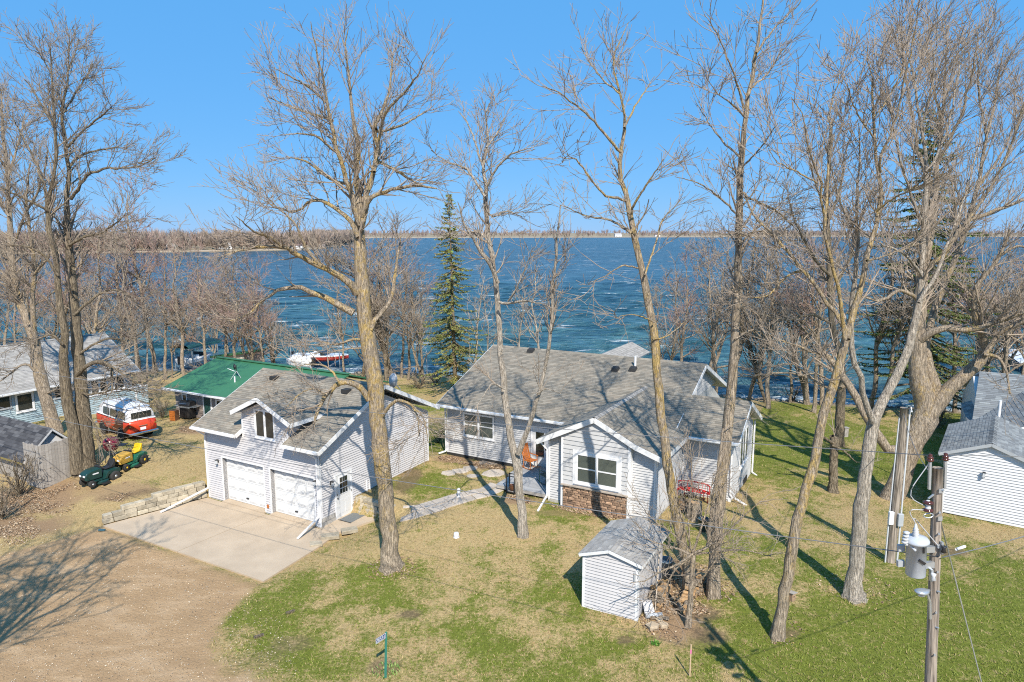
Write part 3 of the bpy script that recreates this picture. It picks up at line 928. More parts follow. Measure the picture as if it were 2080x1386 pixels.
boards(gr, mp_right(GW), [(.09, .40), (GD - .09, .40), (GD - .09, 3.42), (4.05, 5.28), (.09, 3.42)], .112, M['siding'], [(.88, 2.0, -1, 2.16)])
for (u, w) in ((0, 0), (GW, 0), (GW, GD), (0, GD)):
    su = -1 if u == 0 else 1; sw = -1 if w == 0 else 1
    c = MB(); c.box(min(u, u - su * .09), max(u, u - su * .09), min(w + sw * .003, w + sw * .025), max(w + sw * .003, w + sw * .025), 0, 3.45)
    c.box(min(u + su * .003, u + su * .025), max(u + su * .003, u + su * .025), min(w + sw * .025, w - sw * .09), max(w + sw * .025, w - sw * .09), 0, 3.45)
    c.build('corner_board', M['trim'], gr)
MB().box(2.7, 2.79, -.026, -.003, 3.45, 4.68).build('corner_board', M['trim'], gr)
# doors
for (a, b) in ((1.15, 3.98), (4.43, 7.18)):
    tr = MB(); tr.box(a - .07, a, -.035, .20, 0, 2.29); tr.box(b, b + .07, -.035, .20, 0, 2.29); tr.box(a, b, -.035, .20, 2.22, 2.29); tr.build('door_trim', M['trim'], gr)
    d = MB().box(a, b, .22, .27, .05, 2.22).build('garage_door', M['door_white'], gr)
    wd = (b - a) / 4; ht = 2.17 / 4
    for i in range(4):
        MB().box(a + .02, b - .02, .205, .219, .05 + ht * i + .012, .05 + ht * (i + 1) - .012).build('section', M['door_white'], d)
        for j in range(4):
            x0 = a + wd * j + .09; x1 = a + wd * (j + 1) - .09; z0 = .05 + ht * i + .11; z1 = .05 + ht * (i + 1) - .11
            p = MB(); p.box(x0, x1, .185, .204, z0, z1); p.box(x0 + .06, x1 - .06, .165, .185, z0 + .06, z1 - .06); p.build('panel', M['door_white'], d)
    MB().box((a + b) / 2 - .08, (a + b) / 2 + .08, .15, .20, .32, .36).build('handle', M['black'], d)
    MB().box(a - .03, b + .03, -.16, .22, -.04, .045).build('door_sill', M['concrete'], gr)
MB().box(4.12, 4.24, -.05, -.02, .25, .42).build('keypad', M['orange_wood'], gr)
# block base at the right front corner
MB().box(7.51, 7.535, .02, .9, -.2, .40).build('foundation', M['mortar'], gr)
for r_ in range(2):
    for k in range(3):
        a = .03 + k * .295 + (0 if r_ == 0 else -.12); b = a + .28
        a = max(a, .03); b = min(b, .88)
        if b - a > .05: MB().box(7.52, 7.56, a, b, r_ * .2 + .008, r_ * .2 + .19).build('concrete_block', M['block'], gr)
# side door
mp = mp_right(GW)
tr = MB(); tr.mbox(mp, .86, .95, 0, 2.18, 0, .05); tr.mbox(mp, 1.93, 2.02, 0, 2.18, 0, .05); tr.mbox(mp, .95, 1.93, 2.08, 2.18, 0, .05); tr.build('door_trim', M['trim'], gr)
d = MB().mbox(mp, .95, 1.93, .03, 2.08, .0, .03).build('entry_door', M['door_white'], gr)
MB().mbox(mp, 1.16, 1.72, 1.12, 1.97, .03, .05).build('window', M['trim'], d)
for i in range(3):
    for j in range(3):
        MB().mbox(mp, 1.20 + i * .17, 1.35 + i * .17, 1.16 + j * .27, 1.39 + j * .27, .051, .056).build('pane', M['glass'], d)
for a in (1.12, 1.52): MB().mbox(mp, a, a + .30, .22, .88, .03, .038).build('panel', M['door_white'], d)
MB().lathe([(.005, 0), (.03, .01), (.03, .05), (.01, .07)], (GW + .03, 1.03, 1.0), 8, 'x').build('handle', M['black'], d)
MB().lathe([(.03, 0), (.03, .02)], (GW + .03, 1.03, 1.17), 8, 'x').build('lock', M['black'], d)
h_ = MB()
for z in (.3, 1.05, 1.8): h_.mbox(mp, 1.93, 1.96, z, z + .1, .05, .06)
h_.build('hinge', M['black'], d)
# dormer window, lamps, pipes
window(gr, mp_front(0), 3.60, 4.93, 3.62, 4.98, 2, False, .08, pane=M['glass'])
wall_lamp(gr, mp_front(0), .86, 2.0); wall_lamp(gr, mp_front(0), 7.33, 2.1); wall_lamp(gr, mp, .66, 1.86)
for w in (3.0, 3.22): MB().tube([(GW + .06, w, .4), (GW + .06, w, 1.25)], .03, 8).build('conduit', M['trim'], gr)
# roofs
sl = .46
def zm(w): return 3.70 + sl * (w + .45)
RZ = zm(4.05)
wl, wr, we = -.35, 7.98, -.45
roof_plane(gr, [(wl, we, zm(we)), (2.72, we, zm(we)), (2.72, 4.05, RZ), (wl, 4.05, RZ)], T_GREY)
roof_plane(gr, [(5.78, we, zm(we)), (wr, we, zm(we)), (wr, 4.05, RZ), (5.78, 4.05, RZ)], T_GREY)
roof_plane(gr, [(2.72, 1.6, zm(1.6)), (5.78, 1.6, zm(1.6)), (5.78, 4.05, RZ), (2.72, 4.05, RZ)], T_GREY)
roof_plane(gr, [(wr, 8.55, zm(we)), (wl, 8.55, zm(we)), (wl, 4.05, RZ), (wr, 4.05, RZ)], T_GREY)
ZD, AU = 5.66, 4.30
zl = ZD - .47 * 1.78; zr = ZD - .47 * 2.02
wv = lambda z: (z - 3.70) / sl - .45
roof_plane(gr, [(AU - 1.78, we, zl), (AU - 1.78, wv(zl) + .12, zl), (AU, wv(ZD) + .1, ZD), (AU, we, ZD)], T_GREY)
roof_plane(gr, [(AU + 2.02, wv(zr) + .12, zr), (AU + 2.02, we, zr), (AU, we, ZD), (AU, wv(ZD) + .1, ZD)], T_GREY)
ridge(gr, (wl, 4.05, RZ), (wr, 4.05, RZ), T_GREY); ridge(gr, (AU, we, ZD), (AU, wv(ZD), ZD), T_GREY)
for p, q in (((wl, we, zm(we)), (2.72, we, zm(we))), ((5.78, we, zm(we)), (wr, we, zm(we)))):
    p2 = (p[0], p[1] - .014, p[2] + .0); q2 = (q[0], q[1] - .014, q[2]); fascia(gr, p2, q2)
    gutter(gr, (p[0], p[1] - .085, p[2] - .07), (q[0], q[1] - .085, q[2] - .07))
for p, q in (((wr + .014, we - .01, zm(we)), (wr + .014, 4.05, RZ)), ((wr + .014, 4.05, RZ), (wr + .014, 8.55, zm(we))), ((AU - 1.78, we - .014, zl), (AU, we - .014, ZD)), ((AU, we - .014, ZD), (AU + 2.02, we - .014, zr)),
             ((AU + 2.034, we, zr), (AU + 2.034, wv(zr) + .05, zr)), ((AU - 1.794, we, zl), (AU - 1.794, wv(zl), zl)), ((2.735, we, zm(we)), (2.735, -.02, zm(0))), ((5.765, we, zm(we)), (5.765, -.02, zm(0))), ((wl - .014, we, zm(we)), (wl - .014, 4.05, RZ))):
    fascia(gr, p, q, .19)
for (u, w) in ((6.3, 3.2), (1.2, 3.4)):
    v = MB(); v.box(u - .18, u + .18, w - .18, w + .18, zm(w) - .02, zm(w) + .16); v.build('roof_vent', M['dark'], gr)
downspout(gr, [(.06, -.52, zm(we) - .15), (.05, -.07, 3.2), (.05, -.07, .5), (-.22, -2.5, .06)])
downspout(gr, [(7.40, -.52, zm(we) - .15), (7.44, -.07, 3.2), (7.44, -.07, .52), (7.52, -1.45, .06)])
MB().tube([(7.55, .05, 2.9), (7.56, .04, 3.6), (7.6, .0, 3.75)], .025, 6).build('service_mast', M['grey_metal'], gr)
# ------------------------------------------------------------------ main cottage
ho = site_thing('cottage', 'light grey lake cottage with long shingle roof, front gable and stone veneer bay', 'house', 7.8, 9.5, .7)
mb = MB()
mb.prism([(9.5, .3), (20.9, -.6), (20.9, 3.0), (15.2, 5.86), (9.5, 3.42)], lambda a, b, t: (t, a, b), 7.8, 20.2)
mb.prism([(10.2, .0), (15.2, -.6), (15.2, 3.35), (12.2, 4.8), (10.2, 3.72)], lambda a, b, t: (t, a, b), 15.0, 23.1)
mb.prism([(15.75, .3), (20.8, .3), (20.8, 3.62), (18.12, 4.92), (15.75, 3.68)], lambda a, b, t: (a, t, b), 6.1, 11.5)
mb.prism([(16.52, .55), (19.75, .55), (19.75, 4.02), (18.12, 4.88), (16.52, 4.02)], lambda a, b, t: (a, t, b), 5.8, 6.1)
mb.build('wall', M['siding_grey'], ho)
BLK = M['block']
boards(ho, mp_front(9.5), [(7.9, .86), (15.74, .86), (15.74, 3.36), (7.9, 3.36)], .115, M['siding_grey'], [(8.86, 10.90, 1.92, 3.30), (13.05, 14.15, -1, 3.06), (14.35, 15.45, 2.2, 3.18)])
MB().box(7.82, 13.0, 9.44, 9.495, .35, .84).build('dark_base_strip', M['dark'], ho)  # dark strip painted in for the shadow gap under the lowest board
MB().box(7.8, 7.9, 9.475, 9.497, .84, 3.36).build('corner_board', M['trim'], ho)
window(ho, mp_front(9.5), 8.88, 10.88, 1.96, 3.28, 2, True, .09, pane=M['screen'])
window(ho, mp_front(9.5), 14.4, 15.4, 2.24, 3.14, 1, False, .07, pane=M['screen'])
f9 = mp_front(9.5)
tr = MB(); tr.mbox(f9, 13.08, 13.17, .95, 3.04, 0, .05); tr.mbox(f9, 14.03, 14.12, .95, 3.04, 0, .05); tr.mbox(f9, 13.17, 14.03, 2.96, 3.04, 0, .05); tr.build('door_trim', M['trim'], ho)
d = MB().mbox(f9, 13.17, 14.03, .98, 2.96, 0, .03).build('entry_door', M['door_white'], ho)
MB().mbox(f9, 13.38, 13.84, 1.5, 2.8, .031, .04).build('pane', M['glass'], d)
MB().mbox(f9, 13.93, 13.97, 1.9, 2.0, .031, .08).build('handle', M['black'], d)
wall_lamp(ho, f9, 14.25, 2.6)
# front gable wall and bay
boards(ho, mp_front(6.1), [(15.84, .86), (16.50, .86), (16.50, 4.02), (15.84, 3.66)], .115, M['siding_grey'])
boards(ho, mp_front(6.1), [(19.78, .86), (20.72, .86), (20.72, 3.62), (19.78, 4.06)], .115, M['siding_grey'])
boards(ho, mp_right(20.8), [(6.19, .86), (10.15, .86), (10.15, 3.5), (6.19, 3.5)], .115, M['siding_grey'])
boards(ho, mp_front(5.8), [(16.62, 1.84), (19.65, 1.84), (19.65, 4.0), (18.12, 4.82), (16.62, 4.0)], .205, M['siding_grey'], [(17.1, 19.38, 1.84, 3.50)], lip=.035)
for u0, u1, w_ in ((16.52, 16.62, 5.8), (19.65, 19.75, 5.8), (15.75, 15.84, 6.1), (20.72, 20.80, 6.1)):
    MB().box(u0, u1, w_ - .03, w_ - .003, .6, 3.62 if w_ > 6 else 4.0).build('corner_board', M['trim'], ho)
MB().box(19.753, 19.78, 5.78, 6.07, .6, 3.9).build('corner_board', M['trim'], ho)
MB().box(20.803, 20.825, 6.08, 6.19, .6, 3.5).build('corner_board', M['trim'], ho)
for a in (16.6,):
    MB().box(15.8, 16.5, 6.04, 6.09, .3, .84).build('foundation', BLK, ho)
MB().box(19.78, 20.8, 6.04, 6.09, .3, .84).build('foundation', BLK, ho)
MB().box(16.54, 19.73, 5.83, 6.0, .2, .62).build('dark_base_strip', M['dark'], ho)
# window: wide surround then the double unit
mpb = mp_front(5.8)
tr = MB(); tr.mbox(mpb, 17.1, 17.22, 1.86, 3.50, 0, .04); tr.mbox(mpb, 19.26, 19.38, 1.86, 3.50, 0, .04); tr.mbox(mpb, 17.22, 19.26, 3.38, 3.50, 0, .04); tr.mbox(mpb, 17.22, 19.26, 1.86, 1.98, 0, .04); tr.build('window_surround', M['trim'], ho)
window(ho, mpb, 17.22, 19.26, 1.98, 3.38, 2, True, .10, pane=M['screen'])
# stone veneer: each stone a piece with recessed joints
MB().box(16.62, 19.65, 5.765, 5.797, .62, 1.78).build('joint_bed', M['mortar'], ho)
rr = random.Random(4)
z = .63
meshes = 0
while z < 1.74:
    hrow = rr.uniform(.085, .14); hrow = min(hrow, 1.765 - z)
    if 1.765 - z - hrow < .05: hrow = 1.765 - z
    x = 16.62 - rr.uniform(0, .12)
    while x < 19.64:
        L = rr.uniform(.16, .40); a, b = max(x, 16.625), min(x + L, 19.645); x += L
        if b - a < .05: continue
        o1 = rr.uniform(.05, .085); dz = rr.uniform(-.012, .012); g = .007
        pr = [(a + g, z + g + abs(dz)), (a + (b - a) * rr.uniform(.3, .7), z + g), (b - g, z + g + max(dz, 0)), (b - g - rr.uniform(0, .02), z + hrow - g), (a + (b - a) * rr.uniform(.3, .7), z + hrow - g * .5), (a + g + rr.uniform(0, .025), z + hrow - g - abs(dz))]
        mb = MB(); n = len(pr)
        mid = [((p[0] * .82 + (a + b) / 2 * .18), (p[1] * .78 + (z + hrow / 2) * .22)) for p in pr]
        mb.v = [mpb(p[0], p[1], .03) for p in pr] + [mpb(p[0], p[1], o1 * .72) for p in pr] + [mpb(p[0], p[1], o1 + rr.uniform(-.008, .008)) for p in mid]
        for k in range(2):
            for i in range(n):
                j = (i + 1) % n; mb.f.append((k * n + i, k * n + j, (k + 1) * n + j, (k + 1) * n + i))
        mb.f.append(tuple(range(2 * n, 3 * n))); mb.c = [None] * len(mb.f)
        mb.build('stone', M['ledge'], ho)
    z += hrow
MB().box(16.56, 19.70, 5.66, 5.80, 1.785, 1.84).build('stone_sill', M['flag'], ho)
# side wing
boards(ho, mp_front(10.2), [(20.85, .76), (23.02, .76), (23.02, 3.64), (20.85, 3.64)], .115, M['siding_grey'])
boards(ho, mp_right(23.1), [(10.29, .4), (15.2, .0), (15.2, 3.3), (12.2, 4.7), (10.29, 3.7)], .115, M['siding_grey'], [(11.9, 14.1, 1.64, 3.5)])
for u0, u1, w0, w1 in ((23.01, 23.1, 10.17, 10.197), (23.103, 23.13, 10.17, 10.29), (20.83, 20.92, 10.17, 10.197)):
    MB().box(u0, u1, w0, w1, .5, 3.6).build('corner_board', M['trim'], ho)
window(ho, mp_right(23.1), 11.95, 14.05, 1.7, 3.45, 3, False, .08)
# crawl-space panel at the end of the side wall
MB().box(23.12, 23.16, 13.2, 14.1, -.1, .75).build('access_panel', M['dark'], ho)
boards(ho, mp_right(20.2), [(12.6, 4.3), (20.4, 4.3), (20.4, 4.3), (15.2, 5.75)], .2, M['siding_grey'])
# roofs
def zh(w): return 3.66 + .389 * (w - 9.0)
HR = zh(15.2)
roof_plane(ho, [(7.45, 9.0, 3.66), (20.6, 9.0, 3.66), (20.6, 15.2, HR), (7.45, 15.2, HR)], T_HOUSE)
roof_plane(ho, [(20.6, 21.4, 3.66), (7.45, 21.4, 3.66), (7.45, 15.2, HR), (20.6, 15.2, HR)], T_HOUSE, shingles=False)
ridge(ho, (7.45, 15.2, HR), (20.6, 15.2, HR), T_HOUSE)
fascia(ho, (7.45, 8.986, 3.66), (15.3, 8.986, 3.66), .17); gutter(ho, (7.45, 8.92, 3.6), (15.2, 8.92, 3.6))
for p, q in (((20.614, 9.0, 3.66), (20.614, 15.2, HR)), ((20.614, 15.2, HR), (20.614, 21.4, 3.66)), ((7.436, 9, 3.66), (7.436, 15.2, HR))): fascia(ho, p, q, .2)
# front gable roof
AP = 5.10
def zb(u): return AP - .50 * abs(u - 18.12)
vw = lambda z: (z - 3.66) / .389 + 9.0 + .15
uL = 15.32
roof_plane(ho, [(uL, vw(zb(uL)), zb(uL)), (uL, 5.65, zb(uL)), (18.12, 5.65, AP), (18.12, vw(AP), AP)][::-1] if False else [(uL, 5.65, zb(uL)), (uL, vw(zb(uL)), zb(uL)), (18.12, vw(AP), AP), (18.12, 5.65, AP)], T_HOUSE)
uK = 20.08; uR = 21.2
zk = zb(uK); zr2 = zk - .34 * (uR - uK)
roof_plane(ho, [(uK, 11.3, zk), (uK, 5.65, zk), (18.12, 5.65, AP), (18.12, 12.8, AP)], T_HOUSE)
roof_plane(ho, [(uR, 10.2, zr2), (uR, 5.65, zr2), (uK, 5.65, zk + .015), (uK, 10.9, zk + .015)], T_HOUSE)
ridge(ho, (18.12, 5.65, AP), (18.12, 12.6, AP), T_PALE)
for p, q in (((uL, 5.636, zb(uL)), (18.12, 5.636, AP)), ((18.12, 5.636, AP), (uK, 5.636, zk)), ((uK, 5.63, zk + .02), (uR, 5.63, zr2 + .02)), ((uL - .014, 5.65, zb(uL)), (uL - .014, 9.1, zb(uL))), ((uR + .014, 5.65, zr2), (uR + .014, 9.6, zr2))):
    fascia(ho, p, q, .22)
# wing roof, ridge along the front
WRZ = 5.02; wsl = (WRZ - 3.72) / (12.2 - 9.5)
roof_plane(ho, [(19.0, 9.5, 3.72), (23.5, 9.5, 3.72), (23.5, 12.2, WRZ), (17.9, 12.2, WRZ)], T_HOUSE)
roof_plane(ho, [(23.5, 15.5, 3.5), (18.0, 15.5, 3.5), (18.0, 12.2, WRZ), (23.5, 12.2, WRZ)], T_HOUSE)
ridge(ho, (18.2, 12.2, WRZ), (23.5, 12.2, WRZ), T_HOUSE)
fascia(ho, (21.2, 9.486, 3.72), (23.5, 9.486, 3.72), .17); gutter(ho, (21.25, 9.42, 3.66), (23.5, 9.42, 3.66))
for p, q in (((23.514, 9.5, 3.72), (23.514, 12.2, WRZ)), ((23.514, 12.2, WRZ), (23.514, 15.5, 3.5))): fascia(ho, p, q, .2)
# lakeside cross gable peeping over the ridge
roof_plane(ho, [(12.9, 21.8, 5.28), (12.9, 15.2, 5.28), (14.15, 15.2, 5.86), (14.15, 21.8, 5.86)], T_PALE)
roof_plane(ho, [(15.4, 15.2, 5.28), (15.4, 21.8, 5.28), (14.15, 21.8, 5.86), (14.15, 15.2, 5.86)], T_PALE)
MB().tube([(16.95, 14.35, zh(14.35) - .1), (16.95, 14.35, zh(14.35) + .55)], .06, 10).build('vent_pipe', M['trim'], ho)
for u, w in ((10.25, 14.87), (16.0, 13.84), (16.95, 14.0)):
    MB().hexa([(u - .2, w - .2, zh(w - .2)), (u + .2, w - .2, zh(w - .2)), (u + .2, w + .2, zh(w + .2)), (u - .2, w + .2, zh(w + .2)), (u - .16, w - .16, zh(w) + .12), (u + .16, w - .16, zh(w) + .12), (u + .16, w + .16, zh(w) + .2), (u - .16, w + .16, zh(w) + .2)]).build('roof_vent', M['dark'], ho)
downspout(ho, [(15.45, 5.75, 3.62), (15.72, 6.0, 3.2), (15.72, 6.03, 1.0), (15.88, 4.75, .72)])
downspout(ho, [(23.05, 9.45, 3.6), (23.1, 10.12, 3.2), (23.12, 10.12, 1.0), (23.95, 10.25, .55)])
downspout(ho, [(23.2, 15.3, 3.3), (23.2, 15.3, .5), (24.0, 15.0, .15)])
downspout(ho, [(7.75, 9.42, 3.5), (7.75, 9.44, .9), (7.55, 9.0, .85)])

# ------------------------------------------------------------------ deck
dk = site_thing('deck', 'low grey wooden deck in the corner between the cottage wall and the front gable', 'deck', 13.0, 6.1, .7)
fr = MB(); fr.box(13.0, 15.72, 6.12, 9.40, .86, .98); fr.build('frame', M['wood_grey'], dk)
for p in ((13.1, 6.2), (14.4, 6.2), (15.5, 6.2), (13.1, 8.5)): MB().box(p[0] - .06, p[0] + .06, p[1] - .06, p[1] + .06, .3, .86).build('post', M['wood_grey'], dk)
MB().box(12.98, 15.73, 6.075, 6.115, .84, 1.0).build('rim_board', M['wood_grey'], dk)
k = 0; w = 6.07
while w < 9.4:
    MB().box(12.96, 15.73, w, min(w + .138, 9.44), .985, 1.012).build('deck_board', M['deck'], dk); w += .145
MB().box(12.55, 12.95, 8.0, 9.2, .5, .86).build('step', M['deck'], dk)

# ------------------------------------------------------------------ small front shed
sh = site_thing('garden_shed', 'small white garden shed with grey roof standing alone on the front lawn', 'shed', 20.48, -.95, .1)
mb = MB(); mb.prism([(20.5, .3), (22.43, .3), (22.43, 2.32), (21.43, 2.56), (20.5, 2.18)], lambda a, b, t: (a, t, b), -.95, 1.75)
mb.build('wall', M['white'], sh)
MB().box(20.46, 22.47, -.99, 1.79, -.1, .3).build('base', M['stone_block'], sh)
for r_ in range(3): MB().box(20.45, 22.48, -1.02, -.992, -.02 + r_ * .105, .075 + r_ * .105).build('base_board', M['siding'], sh)
boards(sh, mp_front(-.95), [(20.58, .3), (22.36, .3), (22.36, 2.24), (21.43, 2.48), (20.58, 2.12)], .112, M['siding'])
boards(sh, mp_right(22.43), [(-.87, .3), (1.75, .3), (1.75, 2.28), (-.87, 2.28)], .22, M['siding'], lip=.010)
for u0, u1, w0, w1 in ((20.48, 20.58, -.98, -.953), (22.36, 22.45, -.98, -.953), (22.432, 22.46, -.98, -.87)): MB().box(u0, u1, w0, w1, .3, 2.15).build('corner_board', M['trim'], sh)
MB().box(22.30, 22.36, -1.01, -.98, 1.75, 2.05).build('hasp', M['grey_metal'], sh)
shl, shr = (20.38, 2.28), (22.58, 2.36); sap = (21.43, 2.64)
roof_plane(sh, [(shl[0], 2.0, shl[1]), (shl[0], -1.05, shl[1]), (sap[0], -1.05, sap[1]), (sap[0], 2.0, sap[1])], T_PALE, .05, row=.13)
roof_plane(sh, [(shr[0], -1.05, shr[1]), (shr[0], 2.0, shr[1]), (sap[0], 2.0, sap[1]), (sap[0], -1.05, sap[1])], T_PALE, .05, row=.13)
fascia(sh, (shl[0], -1.064, shl[1]), (sap[0], -1.064, sap[1]), .10); fascia(sh, (sap[0], -1.064, sap[1]), (shr[0], -1.064, shr[1]), .10)
fascia(sh, (shr[0] + .012, -1.05, shr[1]), (shr[0] + .012, 2.0, shr[1]), .10)

# ------------------------------------------------------------------ neighbour's white shed at the right
rs = thing('neighbour_shed', 'white sided shed with low grey gable roof at the right edge of the lawn', 'shed', None, site(31.62, 14.1, .4), -ANG - math.radians(7), (0, 0, 0))
mb = MB(); mb.prism([(0, -.3), (3.25, -.3), (3.25, 2.95), (1.62, 3.5), (0, 2.85)], lambda a, b, t: (a, t, b), 0, 5.2); mb.build('wall', M['white'], rs)
boards(rs, mp_front(0), [(.09, .1), (3.2, .1), (3.2, 2.9), (1.62, 3.42), (.09, 2.82)], .125, M['white'])
boards(rs, mp_left(0), [(.09, .1), (5.2, .1), (5.2, 2.8), (.09, 2.8)], .125, M['white'])
MB().box(.02, 3.24, -.02, .0, -.2, .09).build('dark_base_strip', M['dark'], rs)
MB().box(0, .09, -.03, -.003, .05, 2.85).build('corner_board', M['trim'], rs)
roof_plane(rs, [(-.28, 5.5, 2.86), (-.28, -.18, 2.86), (1.62, -.18, 3.62), (1.62, 5.5, 3.62)], T_SLATE)
roof_plane(rs, [(3.6, -.18, 2.86), (3.6, 5.5, 2.86), (1.62, 5.5, 3.62), (1.62, -.18, 3.62)], T_SLATE)
ridge(rs, (1.62, -.18, 3.62), (1.62, 5.5, 3.62), T_SLATE)
for p, q in (((-.28, -.194, 2.86), (1.62, -.194, 3.62)), ((1.62, -.194, 3.62), (3.6, -.194, 2.86)), ((-.294, -.18, 2.86), (-.294, 5.5, 2.86))): fascia(rs, p, q, .14, m=M['grey_metal'])
wall_lamp(rs, mp_front(0), 1.45, 2.2)

# neighbour's house behind it
nh = site_thing('neighbour_house', 'grey-roofed house on the shore behind the white shed at the right edge', 'house', 33.4, 20, .2)
mb = MB(); mb.prism([(22.4, -.6), (33, -.6), (33, 2.4), (28, 4.4), (22.4, 2.5)], lambda a, b, t: (t, a, b), 33.6, 46)
mb.prism([(33.7, -.4), (39.0, -.4), (39.0, 2.6), (36.2, 4.2), (33.7, 2.6)], lambda a, b, t: (a, t, b), 19.3, 26)
mb.build('wall', M['white'], nh)
roof_plane(nh, [(33.2, 22, 2.65), (46.3, 22, 2.65), (46.3, 28, 4.72), (33.9, 28, 4.72)], T_SLATE, tab=.4, row=.2)
roof_plane(nh, [(46.3, 34, 2.65), (33.2, 34, 2.65), (33.9, 28, 4.72), (46.3, 28, 4.72)], T_SLATE, shingles=False)
roof_plane(nh, [(33.1, 27.5, 2.75), (33.1, 19.0, 2.75), (36.2, 19.0, 4.25), (36.2, 27.5, 4.25)], T_SLATE, tab=.4, row=.2)
roof_plane(nh, [(39.3, 19.0, 2.75), (39.3, 27.5, 2.75), (36.2, 27.5, 4.25), (36.2, 19.0, 4.25)], T_SLATE, tab=.4, row=.2)
fascia(nh, (33.1, 18.986, 2.75), (36.2, 18.986, 4.25), .2); fascia(nh, (36.2, 18.986, 4.25), (39.3, 18.986, 2.75), .2)
MB().tube([(34.3, 21.6, 3.2), (34.3, 21.6, 4.35)], .07, 10).build('vent_pipe', M['trim'], nh)
boards(nh, mp_front(19.3), [(33.8, .0), (38.9, .0), (38.9, 2.6), (36.2, 4.1), (33.8, 2.6)], .14, M['white'])

# ------------------------------------------------------------------ blue house on the left
bh = site_thing('blue_house', 'pale blue sided house with weathered grey roof behind the left trees', 'house', -21.9, 2.0, .0)
mb = MB(); mb.prism([(-21.9, -.6), (-29.5, -.6), (-29.5, 2.5), (-25.6, 4.95), (-21.9, 2.62)], lambda a, b, t: (a, t, b), -.5, 10.0); mb.build('wall', M['siding_blue'], bh)
boards(bh, mp_right(-21.9), [(-.5, .0), (9.95, .0), (9.95, 2.55), (-.5, 2.55)], .14, M['siding_blue'], [(1.85, 3.1, .95, 2.3), (.3, 1.7, 1.4, 2.3), (4.3, 5.6, 1.4, 2.3), (6.8, 8.2, 1.2, 2.3), (8.5, 9.5, 1.2, 2.3)])
window(bh, mp_right(-21.9), 1.9, 3.05, 1.0, 2.28, 1, False, .11)
window(bh, mp_right(-21.9), .35, 1.65, 1.45, 2.28, 1, False, .05, pane=M['glass'], m=M['grey_metal'])
window(bh, mp_right(-21.9), 4.35, 5.55, 1.45, 2.28, 2, False, .05, pane=M['glass'], m=M['grey_metal'])
window(bh, mp_right(-21.9), 6.85, 8.15, 1.25, 2.28, 2, False, .07, pane=M['glass'])
window(bh, mp_right(-21.9), 8.55, 9.45, 1.25, 2.28, 1, False, .07, pane=M['glass'])
roof_plane(bh, [(-21.4, -1.0, 2.52), (-21.4, 10.4, 2.52), (-25.6, 10.4, 5.12), (-25.6, -1.0, 5.12)], T_PALE)
roof_plane(bh, [(-29.9, 10.4, 2.4), (-29.9, -1.0, 2.4), (-25.6, -1.0, 5.12), (-25.6, 10.4, 5.12)], T_PALE, shingles=False)
ridge(bh, (-25.6, -1, 5.12), (-25.6, 10.4, 5.12), T_PALE)
fascia(bh, (-21.386, -1.0, 2.52), (-21.386, 10.4, 2.52), .16); fascia(bh, (-21.4, 10.414, 2.52), (-25.6, 10.414, 5.12), .16)
gutter(bh, (-21.32, -1.0, 2.46), (-21.32, 10.4, 2.46))
wk = MB(); wk.box(-20.6, -20.45, 5.9, 10.3, -.6, 1.42); wk.box(-21.85, -20.6, 10.15, 10.3, -.6, 1.42); wk.build('porch_wall', M['siding_blue'], bh)
boards(bh, mp_right(-20.45), [(5.9, .0), (10.3, .0), (10.3, 1.40), (5.9, 1.40)], .14, M['siding_blue'])
MB().box(-20.65, -20.38, 5.85, 10.35, 1.425, 1.48).build('porch_cap', M['trim'], bh)
MB().box(-20.44, -20.40, 9.3, 9.4, .0, 1.42).build('corner_board', M['trim'], bh)

# ------------------------------------------------------------------ dark roofed shed and fence at the far left
ds = site_thing('old_shed', 'old grey shed with black shingle roof at the left edge beside the board fence', 'shed', -9.2, -2.4, .4)
mb = MB(); mb.prism([(-3.6, -.2), (-1.2, -.2), (-1.2, 1.5), (-2.4, 2.66), (-3.6, 1.5)], lambda a, b, t: (t, a, b), -17, -9.25); mb.build('wall', M['wood_grey'], ds)
roof_plane(ds, [(-17.3, -3.95, 1.42), (-9.0, -3.95, 1.42), (-9.0, -2.4, 2.86), (-17.3, -2.4, 2.86)], T_BLACK, tab=.4, row=.17)
roof_plane(ds, [(-9.0, -.9, 1.42), (-17.3, -.9, 1.42), (-17.3, -2.4, 2.86), (-9.0, -2.4, 2.86)], T_BLACK, tab=.4, row=.17)
MB().poly([(-9.24, -3.5, 1.52), (-9.24, -1.3, 1.52), (-9.24, -2.4, 2.6)]).build('gable_panel', M['white'], ds)
fascia(ds, (-17.3, -3.964, 1.42), (-9.0, -3.964, 1.42), .10, m=simple('mossy_edge', (.30, .24, .07), (.16, .12, .05)))
for k in range(16):
    u = -9.3 - k * .22; MB().box(u - .205, u, -3.625, -3.602, .1, 1.38).build('wall_board', M['wood_grey'], ds)
fn = site_thing('board_fence', 'weathered grey vertical board fence corner beside the big left tree', 'fence', -7.8, -3.8, .4)
rr = random.Random(9)
u = -9.05
while u < -7.72:
    a = rr.uniform(.12, .15); tp = 2.5 + rr.uniform(-.05, .05)
    MB().box(u, u + a - .012, -3.83 + rr.uniform(-.005, .005), -3.80, .25, tp).build('fence_board', M['wood_grey'], fn); u += a
w = -3.78
while w < -1.9:
    a = rr.uniform(.13, .16); tp = 2.5 + rr.uniform(-.04, .04)
    MB().box(-7.73, -7.70 + rr.uniform(-.005, .005), w, w + a - .01, .25, tp).build('fence_board', M['wood_grey'], fn); w += a
for (a, b, c_, d_) in ((-9.0, -7.75, -3.79, -3.75), (-7.80, -7.735, -3.75, -1.9)):
    for z in (.7, 1.95): MB().box(a, b, c_, d_, z, z + .09).build('rail', M['wood_grey'], fn)
